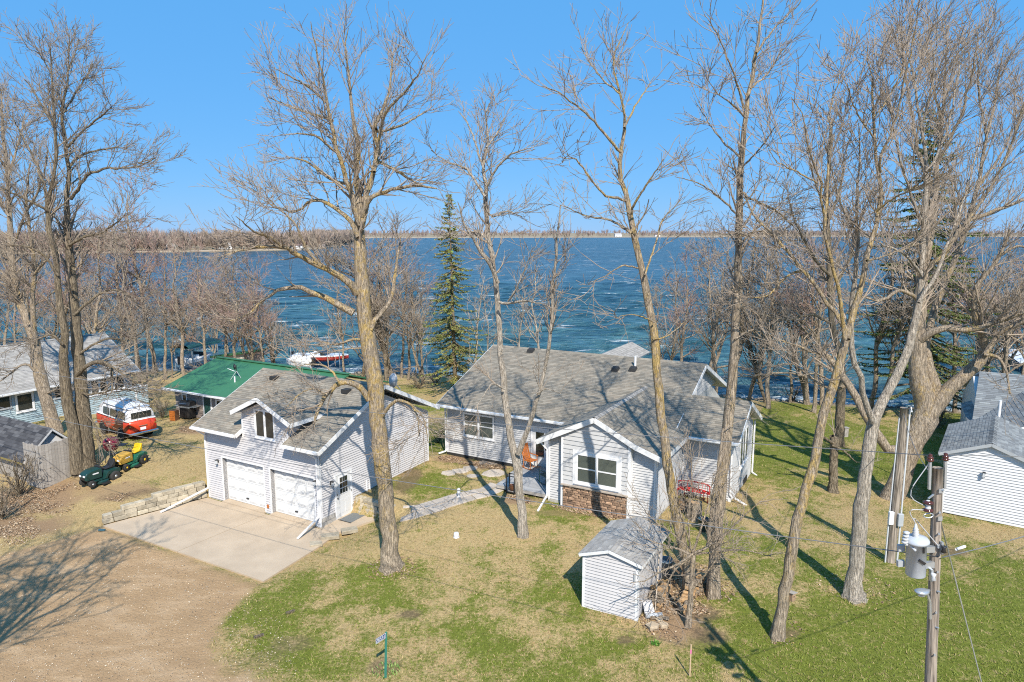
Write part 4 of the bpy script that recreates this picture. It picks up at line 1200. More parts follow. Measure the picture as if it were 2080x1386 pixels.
MB().box(-7.82, -7.74, -3.79, -3.7, .1, 2.4).build('post', M['wood_grey'], fn)

# ------------------------------------------------------------------ green roofed house
gh = site_thing('green_roof_house', 'low tan house with bright green metal roof behind the garage', 'house', -13.2, 7.6, .4)
mb = MB(); mb.prism([(7.6, -.6), (15.2, -.6), (15.2, 2.4), (11.4, 3.8), (7.6, 2.55)], lambda a, b, t: (t, a, b), -13.2, -1.5); mb.build('wall', M['siding_tan'], gh)
boards(gh, mp_front(7.6), [(-13.15, .25), (-1.6, .25), (-1.6, 2.5), (-13.15, 2.5)], .15, M['siding_tan'], [(-12.5, -11.85, 1.2, 2.3), (-10.3, -9.4, -1, 2.4), (-9.1, -7.6, 1.2, 2.3)])
window(gh, mp_front(7.6), -12.45, -11.9, 1.25, 2.28, 1, False, .09)
window(gh, mp_front(7.6), -9.05, -7.65, 1.25, 2.28, 2, False, .09)
dm = MB().box(-10.3, -9.4, 7.54, 7.58, .3, 2.4).build('entry_door', M['trim'], gh)
MB().box(-10.16, -9.54, 7.52, 7.538, .42, 2.28).build('pane', M['patio_green'], dm)
roof_plane(gh, [(-13.6, 7.0, 2.68), (-1.0, 7.0, 2.68), (-1.0, 11.4, 4.05), (-13.6, 11.4, 4.05)], T_GREY, shingles=False, edge=M['green_roof'])
roof_plane(gh, [(-1.0, 15.8, 2.68), (-13.6, 15.8, 2.68), (-13.6, 11.4, 4.05), (-1.0, 11.4, 4.05)], T_GREY, shingles=False, edge=M['green_roof'])
MB().beam((-13.6, 11.4, 4.07), (-1, 11.4, 4.07), .35, .04).build('ridge_cap', M['green_roof'], gh)
fascia(gh, (-13.6, 6.985, 2.68), (-1, 6.985, 2.68), .12); gutter(gh, (-13.6, 6.93, 2.62), (-1, 6.93, 2.62))
MB().tube([(-8.6, 8.8, 3.2), (-8.6, 8.8, 3.6)], .05, 8).build('vent_pipe', M['trim'], gh)
# antenna on that roof
an = site_thing('roof_antenna', 'small satellite antenna on a tripod on the green roof', 'antenna', -9.0, 9.3, 3.4)
az = 2.68 + .311 * (9.3 - 7.0)
for a in (0, 2.1, 4.2): MB().tube([(-9.0 + .4 * math.cos(a), 9.3 + .4 * math.sin(a), az + .0 + .311 * .4 * math.sin(a)), (-9.0, 9.3, az + .45)], .018, 6).build('leg', M['grey_metal'], an)
MB().tube([(-9.0, 9.3, az + .3), (-9.0, 9.3, az + .85)], .022, 6).build('mast', M['black'], an)
MB().loft([[(-9.0 + .0 + r_ * .25 * math.cos(t), 9.3 - .12 + d_, az + .75 + r_ * .42 * math.sin(t)) for t in [k * math.pi / 6 for k in range(12)]] for r_, d_ in ((.03, .08), (.3, .05), (.5, -.02))]).build('dish', M['black'], an, True)
MB().tube([(-9.0, 9.15, az + .45), (-9.5, 9.0, az + .62)], .02, 6).build('feed_arm', M['trim'], an)
# green-trimmed outbuilding by the water
bo = site_thing('boathouse', 'small pale boathouse with green roof edge between the green roof and the lake', 'boathouse', -25, 22, -.3)
MB().prism([(-27.9, -.8), (-22.6, -.8), (-22.6, 2.0), (-27.9, 1.1)], lambda a, b, t: (a, t, b), 22, 23.4).build('wall', M['siding_tan'], bo)
roof_plane(bo, [(-28.1, 21.7, 1.22), (-28.1, 23.7, 1.22), (-22.3, 23.7, 2.24), (-22.3, 21.7, 2.24)], T_GREY, shingles=False, edge=M['green_roof'], thick=.20)
boards(bo, mp_front(22), [(-27.85, -.4), (-22.65, -.4), (-22.65, 1.95), (-27.85, 1.05)], .16, simple('cream_siding', (.62, .56, .46)))

# ------------------------------------------------------------------ concrete pad, stone walls, walk
pad = MB()
def padpoly(poly, z0, z1, name):
    mb = MB(); n = len(poly)
    mb.v = [(*p, z0) for p in poly] + [(*p, z1) for p in poly]
    mb.f = [tuple(range(n))[::-1], tuple(range(n, 2 * n))] + [(i, (i + 1) % n, n + (i + 1) % n, n + i) for i in range(n)]
    mb.c = [None] * len(mb.f)
    return mb
padr = site_thing('concrete_pad', None, None, 0, 0, 0); padr["kind"] = "structure"
mid = lambda t: (3.9 + t * .1, -4.62 * t)
padpoly([(.0, -.17), (-1.22, -4.62), (3.98, -4.62), (4.18, -.17)], -.1, .006, 's').build('slab', M['concrete'], padr)
padpoly([(4.215, -.17), (4.015, -4.62), (9.05, -4.62), (8.78, -1.5), (8.55, -.17)], -.1, .008, 's').build('slab', M['concrete'], padr)
padpoly([(7.52, -.16), (8.55, -.16), (9.1, 1.95), (7.52, 1.95)], -.1, .03, 's').build('slab', M['concrete'], padr)
def block(mb_name, u, w, z, L, dep, h, ang, parent, rnd, m=None):
    c, s = math.cos(ang), math.sin(ang); j = lambda a: rnd.uniform(-a, a)
    mb = MB(); pts = []
    for zz in (0, 1):
        for (a, b) in ((0, 0), (1, 0), (1, 1), (0, 1)):
            x = a * L + j(.02); y = b * dep + j(.025) + (.015 * zz if b == 0 else 0)
            pts.append((u + x * c - y * s, w + x * s + y * c, z + zz * h + j(.008)))
    mb.hexa(pts); return mb.build(mb_name, m or M['stone_block'], parent, bevel=.018)
rw = site_thing('retaining_wall', 'stepped pale stone block wall along the left side of the concrete pad', 'wall', -.1, 0, 0)
rr = random.Random(12)
P0 = Vector((-1.36, -4.5)); P1 = Vector((-.08, -.05)); Lw = (P1 - P0).length; aw = math.atan2(P1.y - P0.y, P1.x - P0.x)
starts = [0, 0.05, .85, 2.2]
for r_ in range(4):
    s = starts[r_]; first = True
    while s < Lw - .1:
        L = min(rr.uniform(.38, .55), Lw - s)
        p = P0 + (P1 - P0) * (s / Lw)
        # depth runs to the left of the wall line
        c = Vector((-math.sin(aw), math.cos(aw)))
        q = p + c * (.05 * r_)
        block('stone_block', q.x, q.y, r_ * .19 - .02, L - .015, .34, .185, aw, rw, rr)
        s += L
rw2 = site_thing('retaining_wall', 'short rough stone wall right of the white garage side door', 'wall', 7.6, 2.0, 0)
for r_ in range(4):
    s = 7.56 + rr.uniform(0, .1)
    while s < 10.2 - .25 * r_:
        L = rr.uniform(.38, .62)
        block('stone_block', s, 1.98 + .05 * r_ - .05 * (s - 7.5), r_ * .18 - .03, L - .02, .38, .175, -.05, rw2, rr); s += L
st = site_thing('stone_steps', 'two low pale stone step slabs at the right edge of the concrete pad', 'steps', 8.7, -.6, 0)
block('step_slab', 8.45, -1.0, -.02, .75, .42, .16, .75, st, rr); block('step_slab', 8.9, -.2, .02, .7, .42, .16, .9, st, rr)
block('step_slab', 8.5, -1.7, -.03, .5, .4, .12, .8, st, rr)
mt = site_thing('doormat', 'dark grey doormat on the slab before the white side door', 'mat', 7.9, 1.4, .03)
MB().box(7.66, 8.35, .95, 1.9, .031, .045).build('mat', simple('mat_grey', (.17, .18, .18), None, .9), mt)
MB().box(7.63, 8.38, .92, .95, .031, .05).build('border', M['rubber'], mt)

wk = thing('stone_walk', 'curved stone paver path from the garage corner to the cottage deck', 'path', None, (0, 0, 0))
rr = random.Random(2)
cl = [ground(*p) for p in ((815, 1045), (850, 1040), (905, 1022), (950, 1009), (990, 1000), (1018, 985))]
def along(cl, s):
    for a, b in zip(cl[:-1], cl[1:]):
        d = math.dist(a[:2], b[:2])
        if s <= d: return a[0] + (b[0] - a[0]) * s / d, a[1] + (b[1] - a[1]) * s / d, math.atan2(b[1] - a[1], b[0] - a[0])
        s -= d
    return cl[-1][0], cl[-1][1], math.atan2(cl[-1][1] - cl[-2][1], cl[-1][0] - cl[-2][0])
tot = sum(math.dist(a[:2], b[:2]) for a, b in zip(cl[:-1], cl[1:]))
def slab(pts, h=.05, name='flagstone'):
    mb = MB(); n = len(pts); zz = [gz(*p) for p in pts]; dz = rr.uniform(-.006, .008); cx = sum(p[0] for p in pts) / n; cy = sum(p[1] for p in pts) / n
    mb.v = [(p[0], p[1], z - .05) for p, z in zip(pts, zz)] + [(p[0], p[1], z + h - .012 + dz) for p, z in zip(pts, zz)] + [(cx + (p[0] - cx) * .95, cy + (p[1] - cy) * .95, z + h + dz) for p, z in zip(pts, zz)]
    for k in range(2):
        for i in range(n): mb.f.append((k * n + i, k * n + (i + 1) % n, (k + 1) * n + (i + 1) % n, (k + 1) * n + i))
    mb.f.append(tuple(range(2 * n, 3 * n))); mb.c = [None] * len(mb.f)
    mb.build(name, M['flag'], wk)
s = 0
while s < tot - .05:
    L = min(rr.uniform(.5, .7), tot - s)
    if L < .2: break
    for side in (0, 1):
        off = ((-.72, -.03), (.03, .72))[side]; sh_ = .12 if side else 0
        a = along(cl, max(0, s - sh_)); b_ = along(cl, s + L - .03 - sh_)
        pts = []
        for (q, o) in ((a, off[0]), (b_, off[0]), (b_, off[1]), (a, off[1])):
            pts.append((q[0] - math.sin(q[2]) * o * .78 + rr.uniform(-.02, .02), q[1] + math.cos(q[2]) * o * .78 + rr.uniform(-.02, .02)))
        slab(pts)
    s += L
for (px, py, r_) in ((1005, 962, .62), (990, 941, .55), (955, 952, .45), (935, 958, .42), (912, 962, .38), (975, 928, .42), (1010, 935, .48), (960, 968, .3)):
    g = ground(px, py); n = rr.randint(6, 8); a0 = rr.uniform(0, 6)
    slab([(g[0] + r_ * rr.uniform(.75, 1.1) * math.cos(a0 + 2 * math.pi * k / n) * 1.15, g[1] + r_ * rr.uniform(.75, 1.1) * math.sin(a0 + 2 * math.pi * k / n) * .9) for k in range(n)], .04)
# ------------------------------------------------------------------ bare trees
def unit(v): return v / np.maximum(np.linalg.norm(v, axis=-1, keepdims=True), 1e-9)

def spline(pts, n):
    """Catmull-Rom through pts (k,d) sampled at n points, evenly in length"""
    P = np.asarray(pts, float)
    if len(P) == 2: P = np.array([P[0], (P[0] + P[1]) / 2, P[1]])
    Q = np.vstack([2 * P[0] - P[1], P, 2 * P[-1] - P[-2]])
    out = []
    for i in range(1, len(Q) - 2):
        p0, p1, p2, p3 = Q[i - 1:i + 3]
        for t in np.linspace(0, 1, 8, endpoint=False):
            out.append(.5 * (2 * p1 + (p2 - p0) * t + (2 * p0 - 5 * p1 + 4 * p2 - p3) * t * t + (3 * p1 - p0 - 3 * p2 + p3) * t ** 3))
    out.append(P[-1]); out = np.array(out)
    L = np.concatenate([[0], np.cumsum(np.linalg.norm(np.diff(out[:, :3], axis=0), axis=1))])
    s = np.linspace(0, L[-1], n)
    return np.stack([np.interp(s, L, out[:, k]) for k in range(out.shape[1])], -1)

class Tubes:
    def __init__(s): s.V = []; s.Q = []; s.n = 0
    def add(s, P, R, m, lobes=None):
        """P (N,K,3), R (N,K)"""
        N, K, _ = P.shape
        T = np.empty_like(P); T[:, 1:-1] = P[:, 2:] - P[:, :-2]; T[:, 0] = P[:, 1] - P[:, 0]; T[:, -1] = P[:, -1] - P[:, -2]
        T = unit(T); mean = unit(P[:, -1] - P[:, 0])
        ref = np.where(np.abs(mean[:, 2:3]) > .8, np.array([[1., 0.13, 0]]), np.array([[0, 0.1, 1.]]))
        a = unit(np.cross(T, ref[:, None, :])); b = np.cross(T, a)
        th = np.arange(m) * 2 * np.pi / m
        R3 = np.broadcast_to(R[:, :, None], R.shape + (m,)).copy()
        if lobes is not None:
            R3 = R3 * (1 + lobes[None])
        ring = P[:, :, None, :] + (a[:, :, None, :] * np.cos(th)[:, None] + b[:, :, None, :] * np.sin(th)[:, None]) * R3[:, :, :, None]
        s.V.append(ring.reshape(-1, 3))
        base = (np.arange(N) * K * m)[:, None, None]; k = (np.arange(K - 1) * m)[None, :, None]; j = np.arange(m)[None, None, :]; j2 = (j + 1) % m
        q = np.stack([base + k + j, base + k + j2, base + k + m + j2, base + k + m + j], -1).reshape(-1, 4)
        s.Q.append(q + s.n); s.n += N * K * m
    def build(s, name, m, parent, base=(0, 0, 0), smooth=True):
        V = np.concatenate(s.V) - np.array(base)
        return np_mesh(name, V, np.concatenate(s.Q), m, parent, smooth)
    def tris(s): return 2 * sum(len(q) for q in s.Q)

def children(P, R, cnt, s0, s1, ang, length, rr, up, wig, K, r, rmin, endr=.35, azi=None):
    """cnt (N,) children per parent branch; returns (P, R) of the children"""
    N, K0, _ = P.shape
    par = np.repeat(np.arange(N), cnt); n = len(par)
    if n == 0: return np.zeros((0, K, 3)), np.zeros((0, K))
    s = s0 + (s1 - s0) * r.random(n)
    f = s * (K0 - 1); i = np.minimum(f.astype(int), K0 - 2); t = (f - i)[:, None]
    o = P[par, i] * (1 - t) + P[par, i + 1] * t
    tan = unit(P[par, i + 1] - P[par, i])
    pr = R[par, i] * (1 - t[:, 0]) + R[par, i + 1] * t[:, 0]
    rv = r.normal(size=(n, 3)); rv[:, 2] *= .6
    perp = unit(rv - (rv * tan).sum(1, keepdims=True) * tan)
    a = np.radians(r.uniform(ang[0], ang[1], n))[:, None]
    d = unit(tan * np.cos(a) + perp * np.sin(a) + np.array([0, 0, up]))
    L = r.uniform(length[0], length[1], n) * (1.15 - .55 * s)
    step = (L / (K - 1))[:, None]
    pts = [o]; dd = d
    for k in range(K - 1):
        dd = unit(dd + r.normal(size=(n, 3)) * wig + np.array([0, 0, up * .35]))
        pts.append(pts[-1] + dd * step)
    r0 = np.maximum(pr * rr, rmin * 1.15)
    g = np.linspace(1, endr, K)[None, :]
    return np.stack(pts, 1), np.maximum(r0[:, None] * g, rmin)

def per_len(P, dens, r):
    L = np.linalg.norm(np.diff(P, axis=1), axis=2).sum(1)
    return r.poisson(L * dens)

def twigs(stemsP, stemsR, s0, r, d1=2.3, d2=3.6, d3=5.0, l1=(1.2, 2.6), l2=(.55, 1.5), l3=(.25, .75), up=.12, rmin=.008, wig=.16, ang=(28, 58)):
    """three orders of finer growth on a set of (K,3) stems; s0 is the bare fraction of each stem"""
    out = []
    a1P, a1R = [], []
    for P, R, b in zip(stemsP, stemsR, s0):
        P1 = P[None]; R1 = R[None]
        L = np.linalg.norm(np.diff(P, axis=0), axis=1).sum() * (1 - b)
        c = np.array([int(L * d1 + r.random())])
        p, q = children(P1, R1, c, b, 1.0, ang, l1, .42, up, wig, 7, r, rmin * 1.5)
        a1P.append(p); a1R.append(q)
    A, AR = np.concatenate(a1P), np.concatenate(a1R)
    out.append((A, AR, 4))
    B, BR = children(A, AR, per_len(A, d2, r), .12, 1.0, (26, 52), l2, .55, up, wig, 5, r, rmin * 1.1)
    out.append((B, BR, 3))
    C_, CR = children(B, BR, per_len(B, d3, r), .1, 1.0, (22, 50), l3, .65, up * .7, wig, 3, r, rmin)
    out.append((C_, CR, 3))
    return out

def bare_tree(name, label, base_px, stems, bark, twig, group=None, seed=1, dens=1.0, l1=(1.2, 2.6), up=.12, rmin=.008, d0s=0.0, sink=.25, cat='tree', Y=None, wig=.10, d3=3.6, flare=1.0, d2=3.2, ws=.75):
    """stems: list of (outline, bare fraction, depth change at its end[, depth at its start]); an outline is 'x,y,w x,y,w ...' as seen from the viewpoint,
    laid out at the tree's own distance with its own thickness and spread in depth"""
    r = np.random.default_rng(seed)
    g = ground(*base_px)
    Yb = Y or g[1]
    SP, SR, S0 = [], [], []
    tr = Tubes(); lt = []
    root = thing(name, label, cat, group, (g[0], Yb, g[2]))
    for k, st in enumerate(stems):
        toks = [tuple(float(v) for v in q.split(',')) for q in st[0].split()]
        # fill missing widths
        wl_ = [(i, q[2]) for i, q in enumerate(toks) if len(q) > 2]
        W = np.interp(range(len(toks)), [i for i, _ in wl_], [x for _, x in wl_])
        d1 = st[2]; d0 = st[3] if len(st) > 3 else 0.0
        n = len(toks); rows = []
        for i, q in enumerate(toks):
            Yk = Yb + d0 + (d1 - d0) * (i / (n - 1)) ** 1.2
            x, y, z = at(q[0], q[1], Yk)
            fw_ = y * CP - (z - EYE) * math.sin(PITCH)                    # distance along the view axis; wide-angle stretch taken out of the thickness
            dist = fw_ * fw_ / math.sqrt(fw_ * fw_ + x * x)
            wk_ = ws * (1.18 if (k == 0 and i == 0) else 1.06 if (k == 0 and i == 1) else 1.0)
            rows.append((x, y, z, max(W[i] * wk_ / 2 / FPX * dist, rmin * 1.3)))
        if k == 0:
            f = rows[0]; rows.insert(0, (f[0], f[1], f[2] - sink, f[3] * 1.12 * flare))
        K = 40 if k == 0 else 18
        S = spline(rows, K)
        P, R = S[:, :3].copy(), S[:, 3]
        L = np.linalg.norm(P[-1] - P[0])
        jit = r.normal(size=P.shape) * (.010 if k == 0 else .014) * min(L, 6) / 3
        jit[0] = 0
        P += jit
        R = R * (1 + r.normal(size=K) * .035)
        SP.append(P); SR.append(R); S0.append(st[1])
        if k == 0:
            mm = 18; th_ = np.arange(mm) * 2 * np.pi / mm
            hgt_ = P[:, 2] - P[0, 2]; fall = np.exp(-hgt_ / .55)[:, None]
            nl_ = int(r.integers(4, 7)); lob = fall * (.20 * np.sin(nl_ * th_ + r.uniform(0, 6)) + .12 * np.sin(3 * th_ + r.uniform(0, 6)))[None]
            rid = r.normal(size=mm) * .035
            lob = lob + rid[None] + r.normal(size=(len(P), mm)) * .022
            tr.add(P[None], R[None], mm, lob)
        else:
            lm = Tubes(); lm.add(P[None], R[None], 8)
            lm.build('limb', bark, root, (g[0], Yb, g[2]))
    tr.build('trunk', bark, root, (g[0], Yb, g[2]))
    cr = Tubes()
    for P, R, m in twigs(SP, SR, S0, r, 3.1 * dens, d2, d3, l1, up=up, rmin=rmin, wig=wig):
        if len(P): cr.add(P, R, m)
    cr.build('crown', twig, root, (g[0], Yb, g[2]))
    global TRI
    TRI += tr.tris() + cr.tris()
    return root
TRI = 0

FRONT = None
bare_tree('bare_tree', 'tall lichen-gold bare tree with the thickest trunk, standing at the front corner of the garage', (795, 1152), [
    ('795,1158,66 793,1135,50 789,1080,43 780,980,42 770,880,44 765,800,43 752,720,44 742,640,40 733,560,35 731,500,33 730,450,27 727,395,17 723,351,14 728,307,12 717,241,10 709,164,7 701,99,5 706,55,2', .62, .5),
    ('732,455,20 715,400,15 701,362,13 682,285,11 665,208,8 652,159,6 641,93,4 630,44,2', .12, -1.6),
    ('733,460,22 745,394,16 759,351,14 767,307,12 764,257,10 789,192,7 800,110,3', .15, 1.4),
    ('737,440,18 750,405,13 800,384,10 843,378,8 887,384,4', .2, -1.0),
    ('760,350,10 767,329,10 811,351,8 854,378,4', .1, 2.2), ('768,300,9 783,230,8 833,175,6 865,120,2', .1, -1.8), ('764,262,9 772,268,8 822,252,6 876,219,2', .1, 1.5),
    ('705,372,10 695,372,9 668,362,8 624,329,6 580,318,3', .1, 1.2), ('690,310,9 679,307,8 635,274,6 570,274,2', .1, -1.7), ('675,245,8 663,241,7 597,219,5 542,197,2', .1, 1.7), ('665,210,7 630,180,6 597,159,5 553,137,2', .1, -1.0),
    ('724,597,24 701,570,19 652,542,16 597,515,14 570,499,12 515,504,8 460,515,4', .25, -2.6),
    ('570,499,9 545,480,8 515,470,6 480,440,2', .1, -3.6, -1.8),
    ('718,636,22 668,608,17 613,586,14 570,586,11 542,603,8 500,640,5 465,655,2', .25, -1.2),
    ('728,482,16 705,440,13 679,422,11 641,405,9 600,430,7 560,420,5 525,400,2', .2, 1.8),
    ('651,540,9 620,500,8 597,450,6 560,420,4 530,380,2', .15, -2.4, -1.4),
    ('752,672,14 761,650,13 789,619,11 800,575,9 806,530,7 815,480,3', .3, 1.6),
    ('750,812,20 728,784,17 691,778,15 661,805,12 643,841,9 637,872,4', .45, -1.3),
    ('662,804,6 640,790,5 610,800,4 580,830,2', .1, -2.0, -1.0), ('690,779,7 670,750,6 640,740,4 600,745,2', .1, -.6, -.8),
    ('772,850,12 788,830,10 806,814,9 835,822,7 848,848,6 851,887,3', .3, -1.2), ('835,822,5 860,850,4 870,900,2', .1, -1.4, -1.0),
    ('745,690,8 715,690,7 680,700,5 640,690,2', .1, 1.0)],
    M['bark_gold'], M['twig'], seed=3, ws=0.74, dens=1.15, l1=(.9, 2.4), rmin=.0066, flare=1.2)

bare_tree('bare_tree', 'slender pale forked bare tree on the lawn in front of the cottage deck', (1063, 1090), [
    ('1063,1094,28 1061,1060,24 1058,1016,23 1053,970,23 1050,942,25 1043,915,21 1035,868,19 1028,815,18 1021,747,17 1016,707,16 1008,581,14 1000,526,13 986,417,11 989,378,9 981,340,8 990,280,6 986,236,4 993,210,2', .6, 1.0),
    ('1053,922,17 1062,895,15 1079,848,13 1092,808,12 1109,747,11 1117,700,10 1123,597,8 1131,493,6 1137,417,3', .5, -1.5),
    ('1012,575,10 1000,545,9 986,526,9 959,482,7 942,455,5 930,410,2', .3, -1.4),
    ('986,400,8 960,360,7 942,340,6 910,330,4 876,307,2', .1, 1.4), ('989,378,8 1010,340,6 1041,312,5 1079,301,2', .1, -1.2), ('983,345,6 965,290,5 950,250,4 935,230,2', .1, 1.0), ('988,300,6 1010,270,4 1025,240,2', .1, .8),
    ('1014,614,8 1035,616,7 1060,612,6 1085,614,5 1115,622,2', .25, -1.5), ('1032,612,5 1046,592,5 1068,542,3 1085,500,2', .1, -2.0, -.6),
    ('985,420,6 1000,440,5 1030,430,4 1060,440,2', .1, 1.5), ('1000,500,6 970,470,5 940,480,3 900,470,2', .1, 1.5),
    ('1025,790,6 1000,780,5 985,800,3 965,830,2', .1, -.8), ('1090,800,5 1110,790,4 1140,800,2', .1, -1.2, -.8)],
    M['bark_pale'], M['twig'], seed=5, ws=0.76, dens=1.15, l1=(.7, 1.9), rmin=.007)

bare_tree('bare_tree', 'left trunk of the close pair beside the garden shed, leaning left with gold lichen', (1402, 1200), [
    ('1404,1205,44 1399,1160,36 1385,1107,33 1365,1000,32 1351,915,30 1344,848,29 1336,764,27 1328,697,26 1320,630,25 1304,548,23 1288,482,21 1277,422,18 1260,356,14 1260,318,12 1266,274,11 1271,241,9 1260,192,7 1244,126,5 1266,66,3 1276,45,2', .62, .8),
    ('1262,310,9 1249,296,9 1220,262,8 1195,236,7 1140,192,5 1101,175,2', .2, -1.6), ('1258,190,6 1227,164,5 1200,130,4 1180,95,2', .1, 1.0), ('1268,260,8 1277,241,7 1299,203,5 1330,155,2', .15, 1.2),
    ('1272,408,9 1245,400,8 1222,392,7 1173,329,5 1145,323,2', .2, -1.4), ('1284,475,10 1265,462,9 1244,449,7 1189,438,5 1140,415,2', .25, 1.5), ('1283,435,9 1288,416,8 1315,373,6 1348,323,2', .25, -1.2),
    ('1310,560,7 1330,500,6 1345,450,5 1370,420,2', .2, 1.2), ('1296,545,6 1265,540,5 1230,560,3 1195,575,2', .2, -1.2), ('1326,690,7 1360,680,5 1395,650,3', .2, 1.2), ('1330,655,5 1290,640,4 1250,645,2', .2, -1.4)],
    M['bark_gold'], M['twig'], seed=8, ws=0.64, dens=.85, l1=(.6, 1.7), rmin=.0068)

bare_tree('bare_tree', 'right trunk of the close pair beside the garden shed, upright with a split bark seam', (1448, 1212), [
    ('1448,1222,46 1449,1180,38 1455,1100,36 1464,1000,34 1475,900,33 1485,800,30 1490,740,28 1499,548,24 1504,384,20 1512,263,16 1523,181,13 1534,110,10 1545,44,8 1548,-10,6 1552,-60,3', .5, .6),
    ('1438,1110,14 1450,1010,14 1462,930,13 1471,870,9', .9, -.35, -.30),
    ('1536,108,8 1556,80,7 1575,55,6 1619,11,4 1650,-20,2', .15, 1.2), ('1511,220,9 1500,180,8 1488,143,6 1455,66,4 1430,30,2', .15, -1.2),
    ('1503,320,7 1470,290,6 1440,250,4 1412,205,2', .15, 1.4), ('1516,240,6 1490,215,5 1450,180,3 1415,120,2', .1, -1.5), ('1504,390,9 1535,410,8 1580,430,6 1620,470,3', .2, 1.6), ('1502,440,7 1460,400,6 1415,370,4 1370,360,2', .15, -1.5),
    ('1500,500,7 1540,460,6 1580,420,4 1600,370,2', .2, 1.6), ('1525,180,6 1560,150,5 1590,100,3', .1, 1.0), ('1508,340,6 1545,300,5 1580,250,3', .1, -1.2), ('1492,690,6 1530,670,5 1570,690,3 1610,700,2', .2, 1.4)],
    M['bark'], M['twig'], seed=9, ws=0.66, dens=.9, l1=(.6, 1.9), rmin=.0068)

bare_tree('bare_tree', 'bare tree leaning to the right with a small birdhouse on its trunk, right front lawn', (1580, 1296), [
    ('1578,1302,46 1582,1270,38 1597,1189,35 1622,1047,33 1648,960,31 1668,858,29 1693,782,28 1714,705,26 1724,665,24 1745,603,19 1762,521,17 1784,428,14 1789,373,12 1778,323,10 1773,219,8 1768,150,5 1760,90,3', .55, 1.0),
    ('1789,350,9 1789,323,9 1817,247,7 1839,153,6 1861,55,4 1870,0,2', .15, -1.5), ('1722,690,17 1718,669,16 1680,614,13 1630,548,11 1586,493,9 1532,439,7 1510,395,3', .25, 1.8),
    ('1716,690,14 1713,647,13 1691,548,11 1674,455,9 1663,373,7 1652,329,6 1630,252,4 1610,200,2', .3, -1.6), ('1676,460,8 1680,384,8 1685,307,7 1682,230,6 1696,192,4 1712,110,2', .2, 1.0, -1.0),
    ('1632,550,8 1600,560,7 1560,600,5 1520,605,2', .15, 1.2, 1.0), ('1780,430,8 1820,400,6 1860,380,4 1900,330,2', .15, -2.0), ('1774,240,6 1810,190,5 1840,120,3', .1, 1.5), ('1775,280,6 1740,230,5 1720,170,3', .1, -1.0),
    ('1760,530,8 1800,520,6 1850,500,4 1890,490,2', .2, 1.5), ('1660,372,6 1620,350,5 1580,330,3 1560,300,2', .1, -2.0, -1.2), ('1696,780,7 1660,760,5 1620,765,3', .2, -1.0), ('1588,494,6 1550,470,5 1500,480,3', .1, 2.0, 1.4)],
    M['bark_gold'], M['twig'], seed=12, ws=0.7, dens=1.0, up=.16, l1=(.8, 2.4), rmin=.0066)

bare_tree('bare_tree', 'stout pale-based bare tree that forks low, nearest the utility poles', (1738, 1213), [
    ('1738,1222,84 1735,1199,52 1740,1140,48 1744,1087,46 1755,985,41 1765,909,39 1775,853,36 1805,792,29 1831,741,27 1851,690,25 1866,614,21 1872,548,18 1877,439,15 1882,340,12 1870,260,9 1855,164,7 1845,80,4 1850,10,2', .5, 1.0),
    ('1774,858,24 1765,833,20 1755,800,18 1749,772,18 1732,705,17 1727,640,15 1736,560,13 1745,480,11 1740,400,8 1748,320,6 1745,250,3', .35, -1.2),
    ('1866,615,12 1900,560,11 1930,480,9 1960,400,7 1985,300,5 2000,220,3', .2, 1.5), ('1876,460,10 1850,400,9 1830,330,7 1815,260,5 1800,190,2', .15, -1.6), ('1881,350,9 1910,300,8 1935,220,6 1950,140,4 1960,60,2', .15, 1.0),
    ('1870,260,7 1890,190,6 1900,100,4 1905,30,2', .1, -1.0), ('1740,470,7 1710,420,6 1690,350,4 1675,290,2', .15, -2.0, -.8), ('1856,170,5 1830,110,4 1810,50,2', .1, .8), ('1872,560,9 1840,520,8 1800,500,6 1760,480,3', .2, -1.5)],
    M['bark_pale'], M['twig'], seed=15, ws=0.72, dens=1.1, up=.18, l1=(.8, 2.5), rmin=.0066, flare=1.2)

